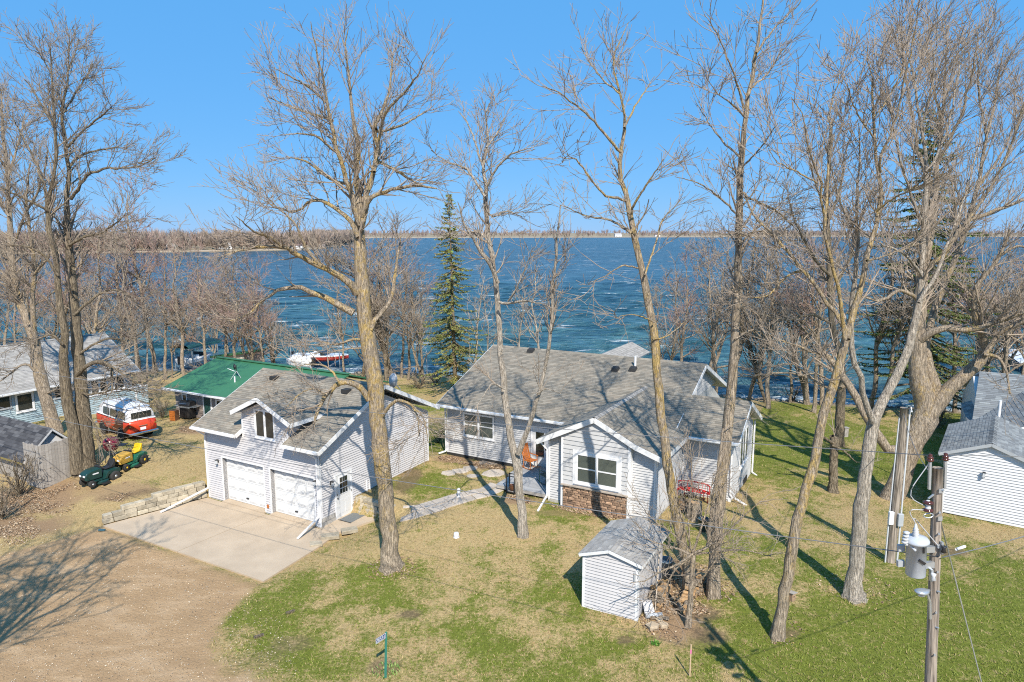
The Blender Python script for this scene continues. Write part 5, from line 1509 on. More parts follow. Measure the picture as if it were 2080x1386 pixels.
bare_tree('bare_tree', 'massive old bare tree with spreading crooked limbs at the right, beside the neighbour shed', (1815, 1012), [
    ('1806,1050,70 1808,1036,58 1815,1000,52 1831,965,50 1851,904,52 1877,853,60 1880,815,52 1867,772,46 1863,720,40 1866,660,34 1868,600,28 1877,548,24 1890,470,18 1900,400,14 1905,330,11 1915,250,8 1920,150,5 1925,60,3', .5, .5),
    ('1880,848,46 1907,812,40 1923,797,37 1950,772,34 1968,756,31 1999,721,25 1998,690,22 1981,647,19 1981,592,15 2000,560,11 2030,520,8 2050,470,4', .35, -1.6),
    ('1990,735,16 2020,690,13 2040,670,11 2080,655,9 2140,640,4', .2, -2.2, -1.2),
    ('1885,830,34 1900,800,32 1885,750,28 1877,720,24 1895,640,18 1925,560,15 1960,470,12 1985,380,10 2005,280,7 2025,180,5 2040,90,2', .4, 2.2),
    ('1872,560,16 1890,540,15 1915,521,14 1959,455,12 2009,433,10 2080,406,8 2140,400,4', .25, -1.5), ('1960,455,9 2000,400,8 2040,330,6 2075,230,5 2100,150,2', .15, -2.0, -.8),
    ('1870,690,22 1904,669,18 1976,669,15 2031,652,12 2080,636,9 2140,600,4', .25, -3.0), ('1845,905,26 1805,914,24 1770,862,22 1748,822,20 1724,782,18 1693,736,14 1660,715,10 1627,705,6 1580,690,3', .5, 2.0),
    ('1724,782,10 1690,790,8 1650,770,6 1610,740,4 1560,745,2', .1, 2.6, 1.4), ('1900,400,10 1870,330,8 1850,230,6 1835,130,4 1830,50,2', .1, 1.0), ('1905,330,8 1945,250,7 1975,150,5 1990,50,2', .1, -1.6), ('1985,380,8 2030,320,6 2060,260,4 2090,200,2', .1, 3.0, 1.8),
    ('2005,290,6 1990,200,5 1985,110,3', .1, 2.6, 2.0), ('1915,250,6 1895,170,5 1880,70,3', .1, .4), ('2030,520,8 2070,500,6 2110,520,3', .1, -2.0, -1.4), ('1998,720,9 2030,728,8 2045,760,6 2052,800,4', .5, -2.4, -1.4),
    ('1868,610,10 1830,590,9 1790,610,7 1740,600,4', .15, -1.4)],
    M['bark'], M['twig'], seed=18, ws=0.92, dens=1.0, up=.2, l1=(1.1, 3.6), rmin=.0075, wig=.085, flare=1.05)

bare_tree('bare_tree', 'dark slim bare tree with a box on its trunk, behind the leaning lawn trees', (1702, 905), [
    ('1702,912,24 1704,880,20 1709,782,19 1705,720,17 1690,658,15 1685,548,13 1682,470,11 1680,384,9 1688,300,7 1690,240,3', .5, .5),
    ('1687,600,8 1720,540,7 1740,480,5 1760,400,2', .2, 1.5), ('1686,560,8 1650,520,7 1620,460,5 1600,400,2', .2, -1.5), ('1682,450,6 1705,390,5 1715,320,3', .15, 1.2), ('1690,660,7 1650,640,6 1600,650,4 1550,640,2', .2, 1.0), ('1681,420,6 1655,370,5 1640,300,3', .1, -1.0)],
    M['bark_dark'], M['twig_dark'], seed=21, ws=0.95, dens=1.3, l1=(.8, 2.2), rmin=.009)
bare_tree('bare_tree', 'short stubby cut-off tree trunk with one side branch, behind the leaning tree', (1693, 1000), [
    ('1692,1004,26 1692,990,21 1693,940,18 1694,899,17 1690,885,12', .9, .2), ('1692,900,7 1675,890,6 1668,880,3', .3, -.4), ('1690,905,5 1712,915,4 1740,940,2', .2, -.6)],
    M['bark_dark'], M['twig'], seed=22, ws=0.95, dens=.8, l1=(.3, .7), rmin=.009)

bare_tree('bare_tree', 'small crooked bare tree with a pollarded knot, in front of the close pair', (1398, 1272), [
    ('1396,1278,26 1399,1260,20 1404,1200,17 1408,1130,17 1408,1118,14', .95, .1), ('1407,1125,9 1380,1145,8 1345,1160,6 1310,1180,4 1280,1185,2', .2, -.9), ('1408,1128,9 1375,1115,8 1340,1105,5 1300,1090,2', .2, .6), ('1408,1120,9 1425,1070,7 1440,1020,5 1450,960,2', .3, .5),
    ('1408,1125,11 1440,1110,9 1475,1085,7 1510,1050,5 1550,1015,2', .2, -.6), ('1410,1126,8 1460,1120,7 1510,1118,5 1570,1130,2', .2, .8), ('1406,1122,7 1390,1070,6 1375,1010,4 1372,950,2', .3, -.6), ('1406,1128,7 1370,1160,6 1350,1200,4 1340,1230,2', .2, -.4),
    ('1404,1200,7 1430,1170,6 1450,1140,4 1455,1100,2', .3, -.5), ('1400,1100,7 1398,1040,5 1405,980,4 1403,900,2', .4, .4), ('1408,1120,6 1360,1080,5 1320,1050,3 1290,1010,2', .2, 1.0)],
    M['bark'], M['twig'], seed=25, ws=0.64, dens=1.7, l1=(.3, .8), rmin=.006, wig=.2, d3=4)

# the left group
bare_tree('bare_tree', 'great twin-stemmed dark bare tree behind the green mower at the left', (178, 958), [
    ('172,985,84 170,955,62 172,900,50 168,850,42 167,813,36 160,727,32 154,654,28 146,556,23 136,480,18 136,404,14 140,350,12 134,303,10 126,227,8 136,175,6 141,101,3', .45, .6),
    ('158,960,40 152,900,36 141,842,32 131,770,28 130,727,24 136,697,22 121,606,19 111,515,16 96,419,13 106,384,12 116,313,10 110,237,8 106,152,5 104,85,2', .5, -1.4, -.4),
    ('144,405,10 165,375,9 182,353,8 227,343,6 283,338,4 315,320,2', .15, -1.6), ('140,340,8 160,320,7 187,308,6 242,298,3', .12, 1.4), ('136,300,8 165,270,6 200,240,5 230,215,2', .1, -1.0), ('96,425,8 90,380,7 50,283,5 20,232,2', .2, 1.4, -1.0), ('110,260,7 80,205,6 50,160,3', .1, 1.0, -1.2),
    ('128,230,6 160,180,5 190,130,3', .1, 1.2), ('104,150,5 80,110,3 60,100,2', .1, -1.6, -1.3), ('140,140,5 155,100,3 160,80,2', .1, .9), ('100,430,9 81,419,8 40,400,6 0,380,3', .2, -2.4, -1.0),
    ('155,765,14 170,748,13 195,735,12 222,742,10 228,770,7 226,800,3', .35, -1.6), ('222,742,6 250,760,5 280,780,3', .1, -2.2, -1.2), ('150,640,9 185,610,8 220,590,6 260,600,4 300,640,2', .2, 1.6), ('140,500,9 175,480,7 215,470,5 260,430,2', .2, -1.8),
    ('128,700,8 105,680,7 70,690,5 30,680,2', .2, -1.8, -1.0), ('160,800,7 200,800,6 240,790,4 300,800,2', .15, -1.5), ('118,560,8 90,520,7 50,500,5 10,500,2', .2, -2.0, -1.0), ('164,830,6 190,860,5 205,900,3', .2, -1.0), ('160,720,7 210,690,6 260,690,4 310,660,2', .2, 1.8)],
    M['bark_dark'], M['twig_dark'], seed=31, ws=0.82, dens=1.25, l1=(1.0, 2.8), rmin=.008, flare=1.1)
bare_tree('bare_tree', 'tall bare tree with a gold-tinged trunk beside the board fence at the left edge', (105, 882), [
    ('118,895,42 114,880,38 101,836,35 87,784,34 76,741,31 71,698,27 50,640,22 30,581,19 20,455,15 15,354,11 5,253,8 2,180,4', .4, .5), ('72,700,16 66,620,14 70,540,12 60,470,10 55,400,7 60,330,4', .3, -1.5), ('60,660,12 40,600,10 10,560,8 -30,520,4', .2, 1.0),
    ('25,500,9 50,440,8 80,380,6 95,320,3', .15, -1.8), ('80,760,8 50,740,7 20,760,5 -20,790,2', .2, -1.6), ('92,800,7 130,790,6 150,820,4', .2, -1.6), ('15,360,7 35,300,6 50,230,3', .1, 1.2), ('18,440,6 -10,380,5 -30,300,3', .1, 1.0), ('66,560,7 100,520,6 120,470,3', .2, -2.4, -1.0)],
    M['bark'], M['twig_dark'], seed=33, ws=0.82, dens=1.3, l1=(1.0, 2.8), rmin=.009)

# ------------------------------------------------------------------ trees and shrubs grown whole (shore line and beyond), a few shapes shared by many
def grown(seed, H, spread, trunk_r, n_limb, low, rmin, multi=1, lean=.1, up=.10):
    r = np.random.default_rng(seed)
    SP, SR, S0 = [], [], []
    tb = Tubes()
    for m in range(multi):
        a = r.uniform(0, 6.28); ln = (lean if multi == 1 else .28)
        h = H * (1 if m == 0 else r.uniform(.7, .95))
        pts = [(0, 0, -.2, trunk_r * 1.35), (0, 0, .15, trunk_r)]
        for k in range(1, 7):
            f = k / 6
            pts.append((math.cos(a) * ln * h * f + r.normal() * .02 * h * f, math.sin(a) * ln * h * f + r.normal() * .02 * h * f, h * f, trunk_r * (1 - f) ** .8 * .95 + rmin * 1.5))
        S = spline(pts, 18); P = S[:, :3] + r.normal(size=(18, 3)) * .01 * h / 4; R = S[:, 3]
        tb.add(P[None], R[None], 7); SP.append(P); SR.append(R); S0.append(.5)
        lp, lr = children(P[None], R[None], np.array([n_limb]), low, .95, (35, 62), (spread * .6, spread * 1.25), .55, up, .13, 12, r, rmin * 1.6, .3)
        tb.add(lp, lr, 5)
        for i in range(len(lp)): SP.append(lp[i]); SR.append(lr[i]); S0.append(.12)
    ct = Tubes()
    for P, R, m in twigs(SP, SR, S0, r, 1.7, 2.0, 2.2, (spread * .22, spread * .55), (spread * .12, spread * .28), (spread * .06, spread * .14), up=.12, rmin=rmin):
        if len(P): ct.add(P, R, m)
    return tb, ct
def mesh_of(tb, name, mt):
    o = tb.build(name, mt, None); me = o.data; bpy.data.objects.remove(o); return me
KINDS = {}
for key, args, bk, tw in (('wide', (51, 11, 5.2, .18, 14, .25, .011), 'bark', 'twig'), ('red', (52, 16, 5.4, .20, 18, .3, .012), 'bark', 'twig_red'), ('tall', (53, 13, 4.4, .16, 15, .25, .011), 'bark', 'twig'),
                          ('clump', (54, 8.5, 3.8, .11, 8, .2, .010), 'bark_dark', 'twig'), ('brush', (55, 3.2, 1.3, .03, 5, .05, .006), 'bark_dark', 'twig_dark'), ('thin', (56, 9, 2.8, .09, 11, .25, .009), 'bark_pale', 'twig')):
    tb, ct = grown(*args[:7], multi={'clump': 3, 'brush': 9, 'wide': 2}.get(key, 1))
    KINDS[key] = (mesh_of(tb, 'trunk', M[bk]), mesh_of(ct, 'crown', M[tw]), args[1]); TRI += tb.tris() + ct.tris()
def plant(kind, name, label, cat, x, y, h, rz, group=None, wide=1.0, z=None):
    tm, cm, H = KINDS[kind]; s = h / H
    root = thing(name, label, cat, group, (x, y, (gz(x, y) if z is None else z) - .05), rz)
    root.scale = (s * wide, s * wide, s)
    for nm, me in (('trunk' if kind != 'brush' else 'stem', tm), ('crown', cm)):
        o = bpy.data.objects.new(nm, me); COL.objects.link(o); o.parent = root
    return root
SG = 'bare trees along the lake shore'
for k, (kd, px, py, h, wd, lab) in enumerate((
    ('red', 317, 757, 17, 1.0, 'tall red-budded bare tree standing on the shore left of the green roof'),
    ('wide', 378, 748, 11, 1.0, 'dark branching shore tree just left of the white boat lift at the green roof corner'),
    ('clump', 404, 745, 8.5, 1.1, 'low many-stemmed bare tree behind the left end of the green roof'),
    ('tall', 200, 742, 12, 1.1, 'bare tree rising behind the ridge of the blue house'),
    ('clump', 243, 742, 8, 1.0, 'low bare tree just behind the right end of the blue house roof'),
    ('tall', 60, 735, 13, 1.0, 'bare shore tree behind the left end of the blue house roof'),
    ('wide', 5, 745, 12, 1.0, 'bare shore tree at the left edge behind the blue house'),
    ('wide', 796, 768, 14.0, 1.0, 'dark double-trunked bare tree on the shore behind the garage roof'),
    ('clump', 735, 772, 9, 1.0, 'low bare tree on the shore behind the garage, left of the dark double trunk'),
    ('red', 470, 752, 10.5, .9, 'thin reddish bare tree beside the boathouse behind the green roof'),
    ('clump', 560, 762, 7.5, 1.1, 'low bare tree behind the green roof in front of the red boat'),
    ('thin', 965, 772, 9.5, 1.2, 'pale slim bare tree on the shore right of the spruce'),
    ('thin', 1100, 790, 10.5, 1.2, 'pale slim bare tree behind the middle of the cottage ridge'),
    ('wide', 1432, 800, 14.0, .9, 'bare tree on the shore behind the right end of the cottage ridge'),
    ('tall', 1486, 815, 14.5, 1.1, 'bare shore tree behind the right trunk of the close pair'),
    ('clump', 1555, 818, 8, 1.1, 'low bare shore tree right of the cottage side wing'),
    ('wide', 1640, 822, 12.5, 1.0, 'spreading bare shore tree seen between the right lawn trees'),
    ('tall', 1770, 830, 15.5, 1.0, 'tall bare shore tree just left of the right spruce'),
    ('clump', 1965, 832, 11, 1.2, 'low bare shore tree right of the large spruce'),
    ('wide', 2060, 838, 15, 1.0, 'bare shore tree at the right edge behind the grey roofs'))):
    g = ground(px, py)
    plant(kd, 'bare_tree', lab, 'tree', g[0], g[1], h, k * 1.37, SG, wd)
TH = {'L': ('one of the bare trees crowding the shore left of the green roof', 'thicket on the left shore'), 'C': ('one of the bare trees crowding the shore behind the garage roof', 'thicket behind the garage'),
      'R': ('one of the bare trees crowding the shore right of the cottage', 'thicket on the right shore'), 'E': ('one of the bare trees crowding the shore beyond the grey roofs', 'thicket at the right edge'), 'W': ('one of the bare trees crowding behind the blue house', 'thicket at the left edge')}
THI = []
for k, (th, kd, px, py, h) in enumerate((
('L', 'red', 250, 765, 13), ('L', 'red', 335, 770, 12), ('L', 'tall', 375, 775, 12.5), ('L', 'red', 420, 780, 11.5), ('L', 'tall', 480, 785, 11), ('L', 'red', 515, 780, 10.5), ('L', 'tall', 285, 785, 12), ('L', 'red', 545, 790, 9.5), ('W', 'red', 140, 770, 14.5), ('W', 'tall', 190, 775, 13), ('W', 'red', 60, 770, 15), ('R', 'tall', 1560, 830, 13), ('R', 'red', 1655, 838, 14), ('R', 'tall', 1360, 815, 10),     ('L', 'red', 285, 760, 11), ('L', 'tall', 262, 752, 8.5), ('L', 'wide', 428, 752, 9.5), ('L', 'red', 455, 765, 10), ('L', 'thin', 300, 775, 8), ('L', 'tall', 350, 768, 7), ('L', 'wide', 520, 770, 9), ('C', 'tall', 700, 768, 10.5), ('C', 'red', 765, 772, 11), ('C', 'tall', 830, 772, 9.5), ('C', 'thin', 845, 775, 9), ('C', 'wide', 860, 780, 8.5), ('C', 'clump', 785, 780, 8), ('C', 'red', 815, 768, 12), ('C', 'thin', 990, 785, 8), ('C', 'thin', 1050, 790, 8.5),
    ('R', 'red', 1380, 805, 11), ('R', 'tall', 1455, 812, 12), ('R', 'wide', 1520, 815, 10), ('R', 'tall', 1605, 818, 8.5), ('R', 'tall', 1670, 824, 13), ('R', 'tall', 1345, 802, 8.5), ('R', 'wide', 1790, 836, 11), ('E', 'red', 1940, 838, 14), ('E', 'tall', 1995, 838, 13.5), ('E', 'wide', 2030, 842, 12), ('E', 'red', 2085, 842, 15), ('E', 'tall', 2130, 840, 14), ('W', 'wide', 160, 745, 11), ('W', 'tall', 30, 750, 12), ('W', 'clump', 90, 752, 10), ('W', 'wide', 215, 750, 11))):
    THI.append((th, kd, px, py, h))
ORD = ['first', 'second', 'third', 'fourth', 'fifth', 'sixth', 'seventh', 'eighth', 'ninth', 'tenth', 'eleventh', 'twelfth', 'thirteenth', 'fourteenth', 'fifteenth', 'sixteenth', 'seventeenth', 'eighteenth']
THI.sort(key=lambda q_: (q_[0], q_[2])); seen = {}
for k, (th, kd, px, py, h) in enumerate(THI):
    g = ground(px, py); seen[th] = seen.get(th, -1) + 1
    plant(kd, 'bare_tree', TH[th][0].replace('one of the bare trees', ORD[seen[th]] + ' from the left of the bare trees'), 'tree', g[0], g[1], h, 2.1 + k * 2.39, TH[th][1], .85 + .3 * ((k * 37) % 10) / 10)
for k, (px, py, h, wd, lab) in enumerate((
    (40, 1010, 2.6, 1.4, 'dense leafless brush at the left edge in front of the old shed'), (85, 985, 2.2, 1.2, 'leafless brush at the foot of the board fence'), (5, 1055, 2.0, 1.3, 'lowest leafless brush at the left edge beside the gravel'),
    (850, 790, 1.6, 2.2, 'brush pile on the shore behind the satellite dish'), (885, 782, 1.5, 2.0, 'brush pile on the shore at the foot of the spruce'), (330, 850, 1.6, 1.5, 'tangled brush between the blue house and the green-roofed house'),
    (890, 900, 1.0, 1.6, 'small brush heap at the left corner of the cottage'), (1905, 870, 2.4, 1.2, 'leafless shrub beside the big tree at the corner of the right white shed'), (1885, 880, 1.8, 1.1, 'leafless shrub tucked behind the massive tree trunk'),
    (440, 893, 1.0, 1.6, 'dry low shrub at the left corner of the garage'), (300, 845, 1.3, 1.4, 'dry shrub behind the red and white van'), (1610, 815, 1.6, 2.0, 'driftwood brush along the shore right of the cottage'), (1870, 850, 1.5, 1.6, 'brush on the shore below the right spruce'))):
    g = ground(px, py)
    plant('brush', 'bare_shrub', lab, 'shrub', g[0], g[1], h, k * 1.1, 'leafless shrubs and brush', wd)
# a tree on the near side of the road throws its shade over the gravel
plant('wide', 'bare_tree', 'bare roadside tree whose shade lies across the gravel drive', 'tree', -14.8, 9.6, 12.5, 2.0)
plant('tall', 'bare_tree', 'bare roadside tree left of the view, shading the gravel at the left edge', 'tree', -19.0, 13.0, 12.5, .6)

# ------------------------------------------------------------------ spruces
def spruce(label, px, py, Yd, top_px, halfw, seed, low, tone):
    r = np.random.default_rng(seed)
    x, y, _ = at(px, py, Yd); z0 = gz(x, y); xt, yt, zt = at(*top_px, Yd)
    H = zt - z0
    root = thing('spruce', label, 'tree', 'spruces on the shore', (x, y, z0))
    tb = Tubes()
    P = spline([(0, 0, -.2, .2), (0, 0, .5, .19), ((xt - x) * .5, 0, H * .5, .11), (xt - x, 0, H, .015)], 14)
    tb.add(P[None, :, :3], P[None, :, 3], 8)
    n = int(H * 17)
    h = low + (1 - low) * r.random(n) ** .95
    az = r.uniform(0, 2 * np.pi, n)
    L = halfw * (1 - (h - low * .6) / (1 - low * .6)) ** .75 * r.uniform(.35, 1.2, n) + .12
    K = 8
    tt = np.linspace(0, 1, K)[None, :]
    bx = (xt - x) * h[:, None] + np.cos(az)[:, None] * L[:, None] * tt
    by = np.sin(az)[:, None] * L[:, None] * tt
    bz = h[:, None] * H - L[:, None] * (.40 * tt - .22 * tt ** 2.5) + .15 * L[:, None] * (h[:, None] > .8) * tt * 2
    BP = np.stack([bx, by, bz], -1); BR = np.maximum(.028 * (1 - tt) * (L[:, None] / 2) + .006, .006)
    tb.add(BP, BR, 3); tb.build('trunk', M['bark_dark'], root)
    # needle sprays hanging along the branches
    cnt = np.maximum((L * (46 if Yd < 52 else 34)).astype(int), 10); par = np.repeat(np.arange(n), cnt); k = len(par)
    s = r.random(k) ** .75; f = s * (K - 1); i = np.minimum(f.astype(int), K - 2); t_ = (f - i)[:, None]
    o = BP[par, i] * (1 - t_) + BP[par, i + 1] * t_
    out = np.stack([np.cos(az[par]), np.sin(az[par]), np.zeros(k)], -1); sid = np.stack([-out[:, 1], out[:, 0], np.zeros(k)], -1)
    sg = r.uniform(-1, 1, k)[:, None]
    dirv = unit(out * r.uniform(.1, .8, k)[:, None] + sid * sg * 1.1 + np.array([0, 0, -1]) * r.uniform(-.15, .75, k)[:, None])
    ln = (r.uniform(.14, .36, k) * (1.1 - .5 * s))[:, None]
    wv = unit(np.cross(dirv, r.normal(size=(k, 3)))) * r.uniform(.022, .05, k)[:, None]
    V = np.stack([o - wv * .4, o + wv * .4, o + dirv * ln * .55 + wv, o + dirv * ln, o + dirv * ln * .55 - wv], 1)
    # each spray is two triangles and a quad written as three triangles
    idx0 = (np.arange(k) * 5)[:, None]
    T = np.concatenate([idx0 + np.array([[0, 1, 2]]), idx0 + np.array([[0, 2, 4]]), idx0 + np.array([[4, 2, 3]])], 0)
    c = np.array(tone) * r.uniform(.6, 1.35, (k, 1)) * (1 + .12 * r.normal(size=(k, 3)))
    c = np.concatenate([np.clip(c, .005, 1), np.ones((k, 1))], 1)
    np_mesh('crown', V.reshape(-1, 3), T, M['needle'], root, col=np.concatenate([c, c, c]), kind='stuff')
    global TRI
    TRI += len(T)
spruce('narrow green spruce on the shore between the garage and the cottage', 925, 780, 55, (912, 395), 3.1, 61, .08, (.20, .205, .06))
spruce('large dark green spruce behind the massive old tree at the right', 1885, 825, 49, (1890, 215), 5.8, 62, .08, (.13, .16, .045))
print('tree triangles', TRI)
# ------------------------------------------------------------------ van
def ring(x, hw, z0, z1, n=20, e=4.5, top=None):
    """rounded-rectangle section in the y-z plane"""
    pts = []
    for k in range(n):
        t = 2 * math.pi * (k + .5) / n
        c, s = math.cos(t), math.sin(t)
        pts.append((x, hw * math.copysign(abs(c) ** (2 / e), c), (z0 + z1) / 2 + (z1 - z0) / 2 * math.copysign(abs(s) ** (2 / e), s)))
    return pts
vx, vy = -23.75, 41.1
van = thing('camper_van', 'orange-red and white vintage camper van parked on the grass by the blue house', 'van', None, (vx, vy, gz(vx, vy)), math.atan2(.60, -.80))
xs = [(-2.2, .80, .12), (-2.12, .835, .04), (-1.9, .86, 0), (-1.0, .86, 0), (0, .86, 0), (1.2, .86, 0), (1.85, .85, 0), (2.12, .80, .05), (2.25, .70, .14)]
body = MB().loft([ring(x, hw, .34 + d, 1.23, 24, 5) for x, hw, d in xs]).build('body', M['red_paint'], van, True)
us = [(-2.12, .76, .10), (-2.02, .79, .03), (-1.8, .80, 0), (-.5, .80, 0), (1.2, .80, 0), (1.7, .785, .02), (1.92, .73, .10)]
up = MB(); R_ = []
for x, hw, d in us:
    r_ = []
    for k in range(24):
        t = 2 * math.pi * (k + .5) / 24; c, s = math.cos(t), math.sin(t)
        zz = 1.44 + .44 * math.copysign(abs(s) ** (2 / 3.6), s); f = 1 - .10 * max(0, (zz - 1.1) / .8)
        r_.append((x * (1 - .035 * max(0, (zz - 1.2))), hw * f * math.copysign(abs(c) ** (2 / 4.5), c), zz - (d if zz > 1.6 else 0)))
    R_.append(r_)
up.loft(R_).build('upper_body', M['white'], van, True)
MB().loft([ring(x, hw, 1.83, 1.97 - d, 20, 3) for x, hw, d in ((-1.95, .55, .05), (-1.8, .68, .01), (-.2, .70, 0), (1.3, .70, 0), (1.6, .60, .04))]).build('roof', M['white'], van, True)
MB().loft([ring(x, hw, 1.19, 1.25, 20, 8) for x, hw in ((-2.17, .79), (-2.1, .83), (-1.9, .868), (1.8, .868), (2.15, .80))]).build('waist_trim', M['trim'], van, True)
MB().box(-2.105, -2.085, -.64, .64, 1.30, 1.73).build('window_frame', M['trim'], van, bevel=.01)
MB().box(-2.118, -2.106, -.59, .59, 1.33, 1.70).build('rear_window', M['glass'], van)
for s in (-1, 1):
    for a, b in ((-1.75, -.85), (-.7, .15), (.3, 1.05)):
        y = s * .80
        MB().hexa([(a, y - .03, 1.29), (b, y - .03, 1.29), (b, y + .03, 1.29), (a, y + .03, 1.29), (a + .03, y - .03 - s * .038, 1.71), (b - .03, y - .03 - s * .038, 1.71), (b - .03, y + .03 - s * .038, 1.71), (a + .03, y + .03 - s * .038, 1.71)]).build('side_window', M['glass'], van)
MB().box(1.84, 1.90, -.62, .62, 1.3, 1.66).build('windscreen', M['glass'], van)
MB().loft([ring(x, hw, .40, .55, 16, 5) for x, hw in ((-2.38, .80), (-2.34, .86), (-2.26, .88))]).build('rear_bumper', M['chrome'], van, True)
MB().loft([ring(x, hw, .40, .55, 16, 5) for x, hw in ((2.26, .86), (2.34, .84), (2.40, .76))]).build('front_bumper', M['chrome'], van, True)
for s in (-1, 1):
    tl = MB().box(-2.205, -2.16, s * .74 - .06, s * .74 + .06, .70, .98).build('tail_light', M['red'], van, bevel=.02)
    MB().box(-2.212, -2.2, s * .74 - .05, s * .74 + .05, .88, .96).build('indicator', M['yellow_dull'], tl)
    MB().lathe([(.02, .06), (.09, .05), (.10, 0)], (2.2, s * .55, .88), 12, 'x').build('headlight', M['chrome'], van, True)
MB().box(-2.24, -2.20, -.24, .24, .86, .90).build('tailgate_handle', M['chrome'], van)
MB().box(-2.225, -2.20, -.16, .16, .62, .78).build('number_plate', M['trim'], van)
def wheel(parent, x, y, r, wdt, rim_m, hub_m=None, s=1, tyre=None):
    t = MB().lathe([(r * .62, -wdt / 2), (r * .94, -wdt / 2), (r, -wdt * .3), (r, wdt * .3), (r * .94, wdt / 2), (r * .62, wdt / 2)], (x, y, r), 18, 'y').build('wheel', tyre or M['rubber'], parent, True)
    o = wdt / 2 * s
    MB().lathe([(r * .62, -wdt * .4), (r * .62, wdt * .4)], (x, y, r), 16, 'y').build('rim', rim_m, t, True)
    MB().lathe([(r * .30, 0), (r * .28, .03 * s), (.01, .05 * s)], (x, y + wdt * .38 * s, r), 12, 'y').build('hub_cap', hub_m or rim_m, t, True)
    return t
for x in (-1.2, 1.2):
    for s in (-1, 1): wheel(van, x, s * .74, .33, .19, M['white'], M['chrome'], s)
    for s in (-1, 1): MB().lathe([(.40, -.02), (.40, .02)], (x, s * .862, .36), 20, 'y').build('wheel_arch', M['dark'], van)

# ------------------------------------------------------------------ lawn tractors
def mower(label, x, y, hd, paint, hood, seat, rim, lights):
    o = thing('lawn_tractor', label, 'lawn mower', 'lawn tractors by the left tree', (x, y, gz(x, y)), hd)
    MB().box(-.72, .70, -.2, .2, .26, .36).build('frame', M['black'], o)
    hd_ = MB(); prof = [(.02, .36), (.02, .80), (.15, .86), (.55, .83), (.78, .74), (.86, .62), (.86, .40), (.80, .36)]
    rings = []
    for yy, f in ((-.27, .90), (-.235, 1.0), (-.1, 1.03), (.1, 1.03), (.235, 1.0), (.27, .90)):
        rings.append([(.02 + (px_ - .02) * (.96 if f < 1 else 1), yy, .36 + (pz - .36) * f) for px_, pz in prof])
    hd_.loft(rings); hb = hd_.build('hood', hood, o, bevel=.015)
    for s in (-1, 1): MB().box(.862, .88, s * .15 - .07, s * .15 + .07, .56, .65).build('headlight', lights, hb)
    MB().box(.862, .874, -.17, .17, .42, .52).build('grille', M['black'], hb)
    st_ = MB(); st_.box(.2, .5, -.276, -.268, .60, .66); st_.box(.2, .5, .268, .276, .60, .66); st_.build('stripe', M['trim'], hb)
    MB().box(-.02, .10, -.22, .22, .5, .92).build('dash', M['black'], o, bevel=.02)
    f = MB(); fp = [(-.85, .42), (-.85, .58), (-.72, .64), (-.22, .62), (-.10, .50), (-.02, .30), (.02, .30), (.02, .26), (-.14, .26), (-.22, .42)]
    f.prism(fp, lambda a, b, t: (a, t, b), -.44, .44); f.build('fender', paint, o, bevel=.02)
    for s in (-1, 1): MB().box(-.04, .52, s * .33 - .11, s * .33 + .11, .27, .305).build('footrest', paint, o, bevel=.01)
    se = MB(); se.prism([(-.66, .66), (-.20, .66), (-.18, .71), (-.50, .75), (-.60, .86), (-.72, 1.08), (-.78, 1.06), (-.74, .72)], lambda a, b, t: (a, t, b), -.22, .22)
    se.build('seat', seat, o, bevel=.03)
    MB().tube([(.03, 0, .85), (-.10, 0, 1.0)], .022, 8).build('steering_column', M['black'], o)
    pts = [(-.11 + .09 * math.cos(t) * .75, .17 * math.sin(t), 1.01 + .12 * math.cos(t)) for t in [k * math.pi / 8 for k in range(17)]]
    MB().tube(pts, .015, 6).build('steering_wheel', M['black'], o)
    dk_ = MB(); dk_.loft([[(.05 + .42 * math.cos(t) * f, .56 * math.sin(t) * f, z) for t in [k * math.pi / 8 for k in range(16)]] for z, f in ((.09, 1.0), (.20, 1.0), (.25, .88))])
    dk_.build('mower_deck', paint, o, False)
    MB().box(-.1, .28, .54, .72, .10, .16).build('discharge_chute', M['black'], o)
    for s in (-1, 1):
        wheel(o, -.52, s * .42, .26, .24, rim, None, s); wheel(o, .62, s * .36, .18, .16, rim, None, s)
    return o
mower('dark green lawn tractor with black seat, nose towards the board fence', -20.85, 33.35, math.atan2(-.9, -.44), M['green_dark'], M['green_dark'], M['black'], M['galv'], M['trim'])
mower('green lawn tractor with yellow seat, hood and wheel rims, behind the dark green one', -20.3, 35.1, math.atan2(-.97, -.23), M['green_mid'], M['yellow_dull'], M['yellow'], M['yellow'], M['trim'])

# ------------------------------------------------------------------ kettle and gas barbecue
kx, ky = -21.75, 36.05
KS = 1.2
kt = thing('kettle_grill', 'round maroon kettle grill standing between the big tree and the yellow seat', 'grill', None, (kx, ky, gz(kx, ky)), 0)
MB().lathe([(.04, .48), (.22, .52), (.31, .62), (.345, .76), (.35, .80)], m=20).build('bowl', M['maroon'], kt, True)
MB().lathe([(.355, .80), (.345, .90), (.29, 1.04), (.17, 1.12), (.02, 1.14)], m=20).build('lid', M['maroon'], kt, True)
MB().tube([(-.06, 0, 1.14), (-.06, 0, 1.19), (.06, 0, 1.19), (.06, 0, 1.14)], .014, 6).build('handle', M['black'], kt)
for k in range(3):
    a = 2.1 * k; MB().tube([(.2 * math.cos(a), .2 * math.sin(a), .55), (.34 * math.cos(a), .34 * math.sin(a), .0)], .016, 6).build('leg', M['black'], kt)
MB().box(.30, .70, -.2, .2, .76, .79).build('side_table', M['black'], kt); kt.scale = (1.15, 1.15, 1.15)
MB().lathe([(.16, .28), (.16, .33), (.1, .34)], m=14).build('ash_pan', M['black'], kt)
bx_, by_ = -21.55, 44.5
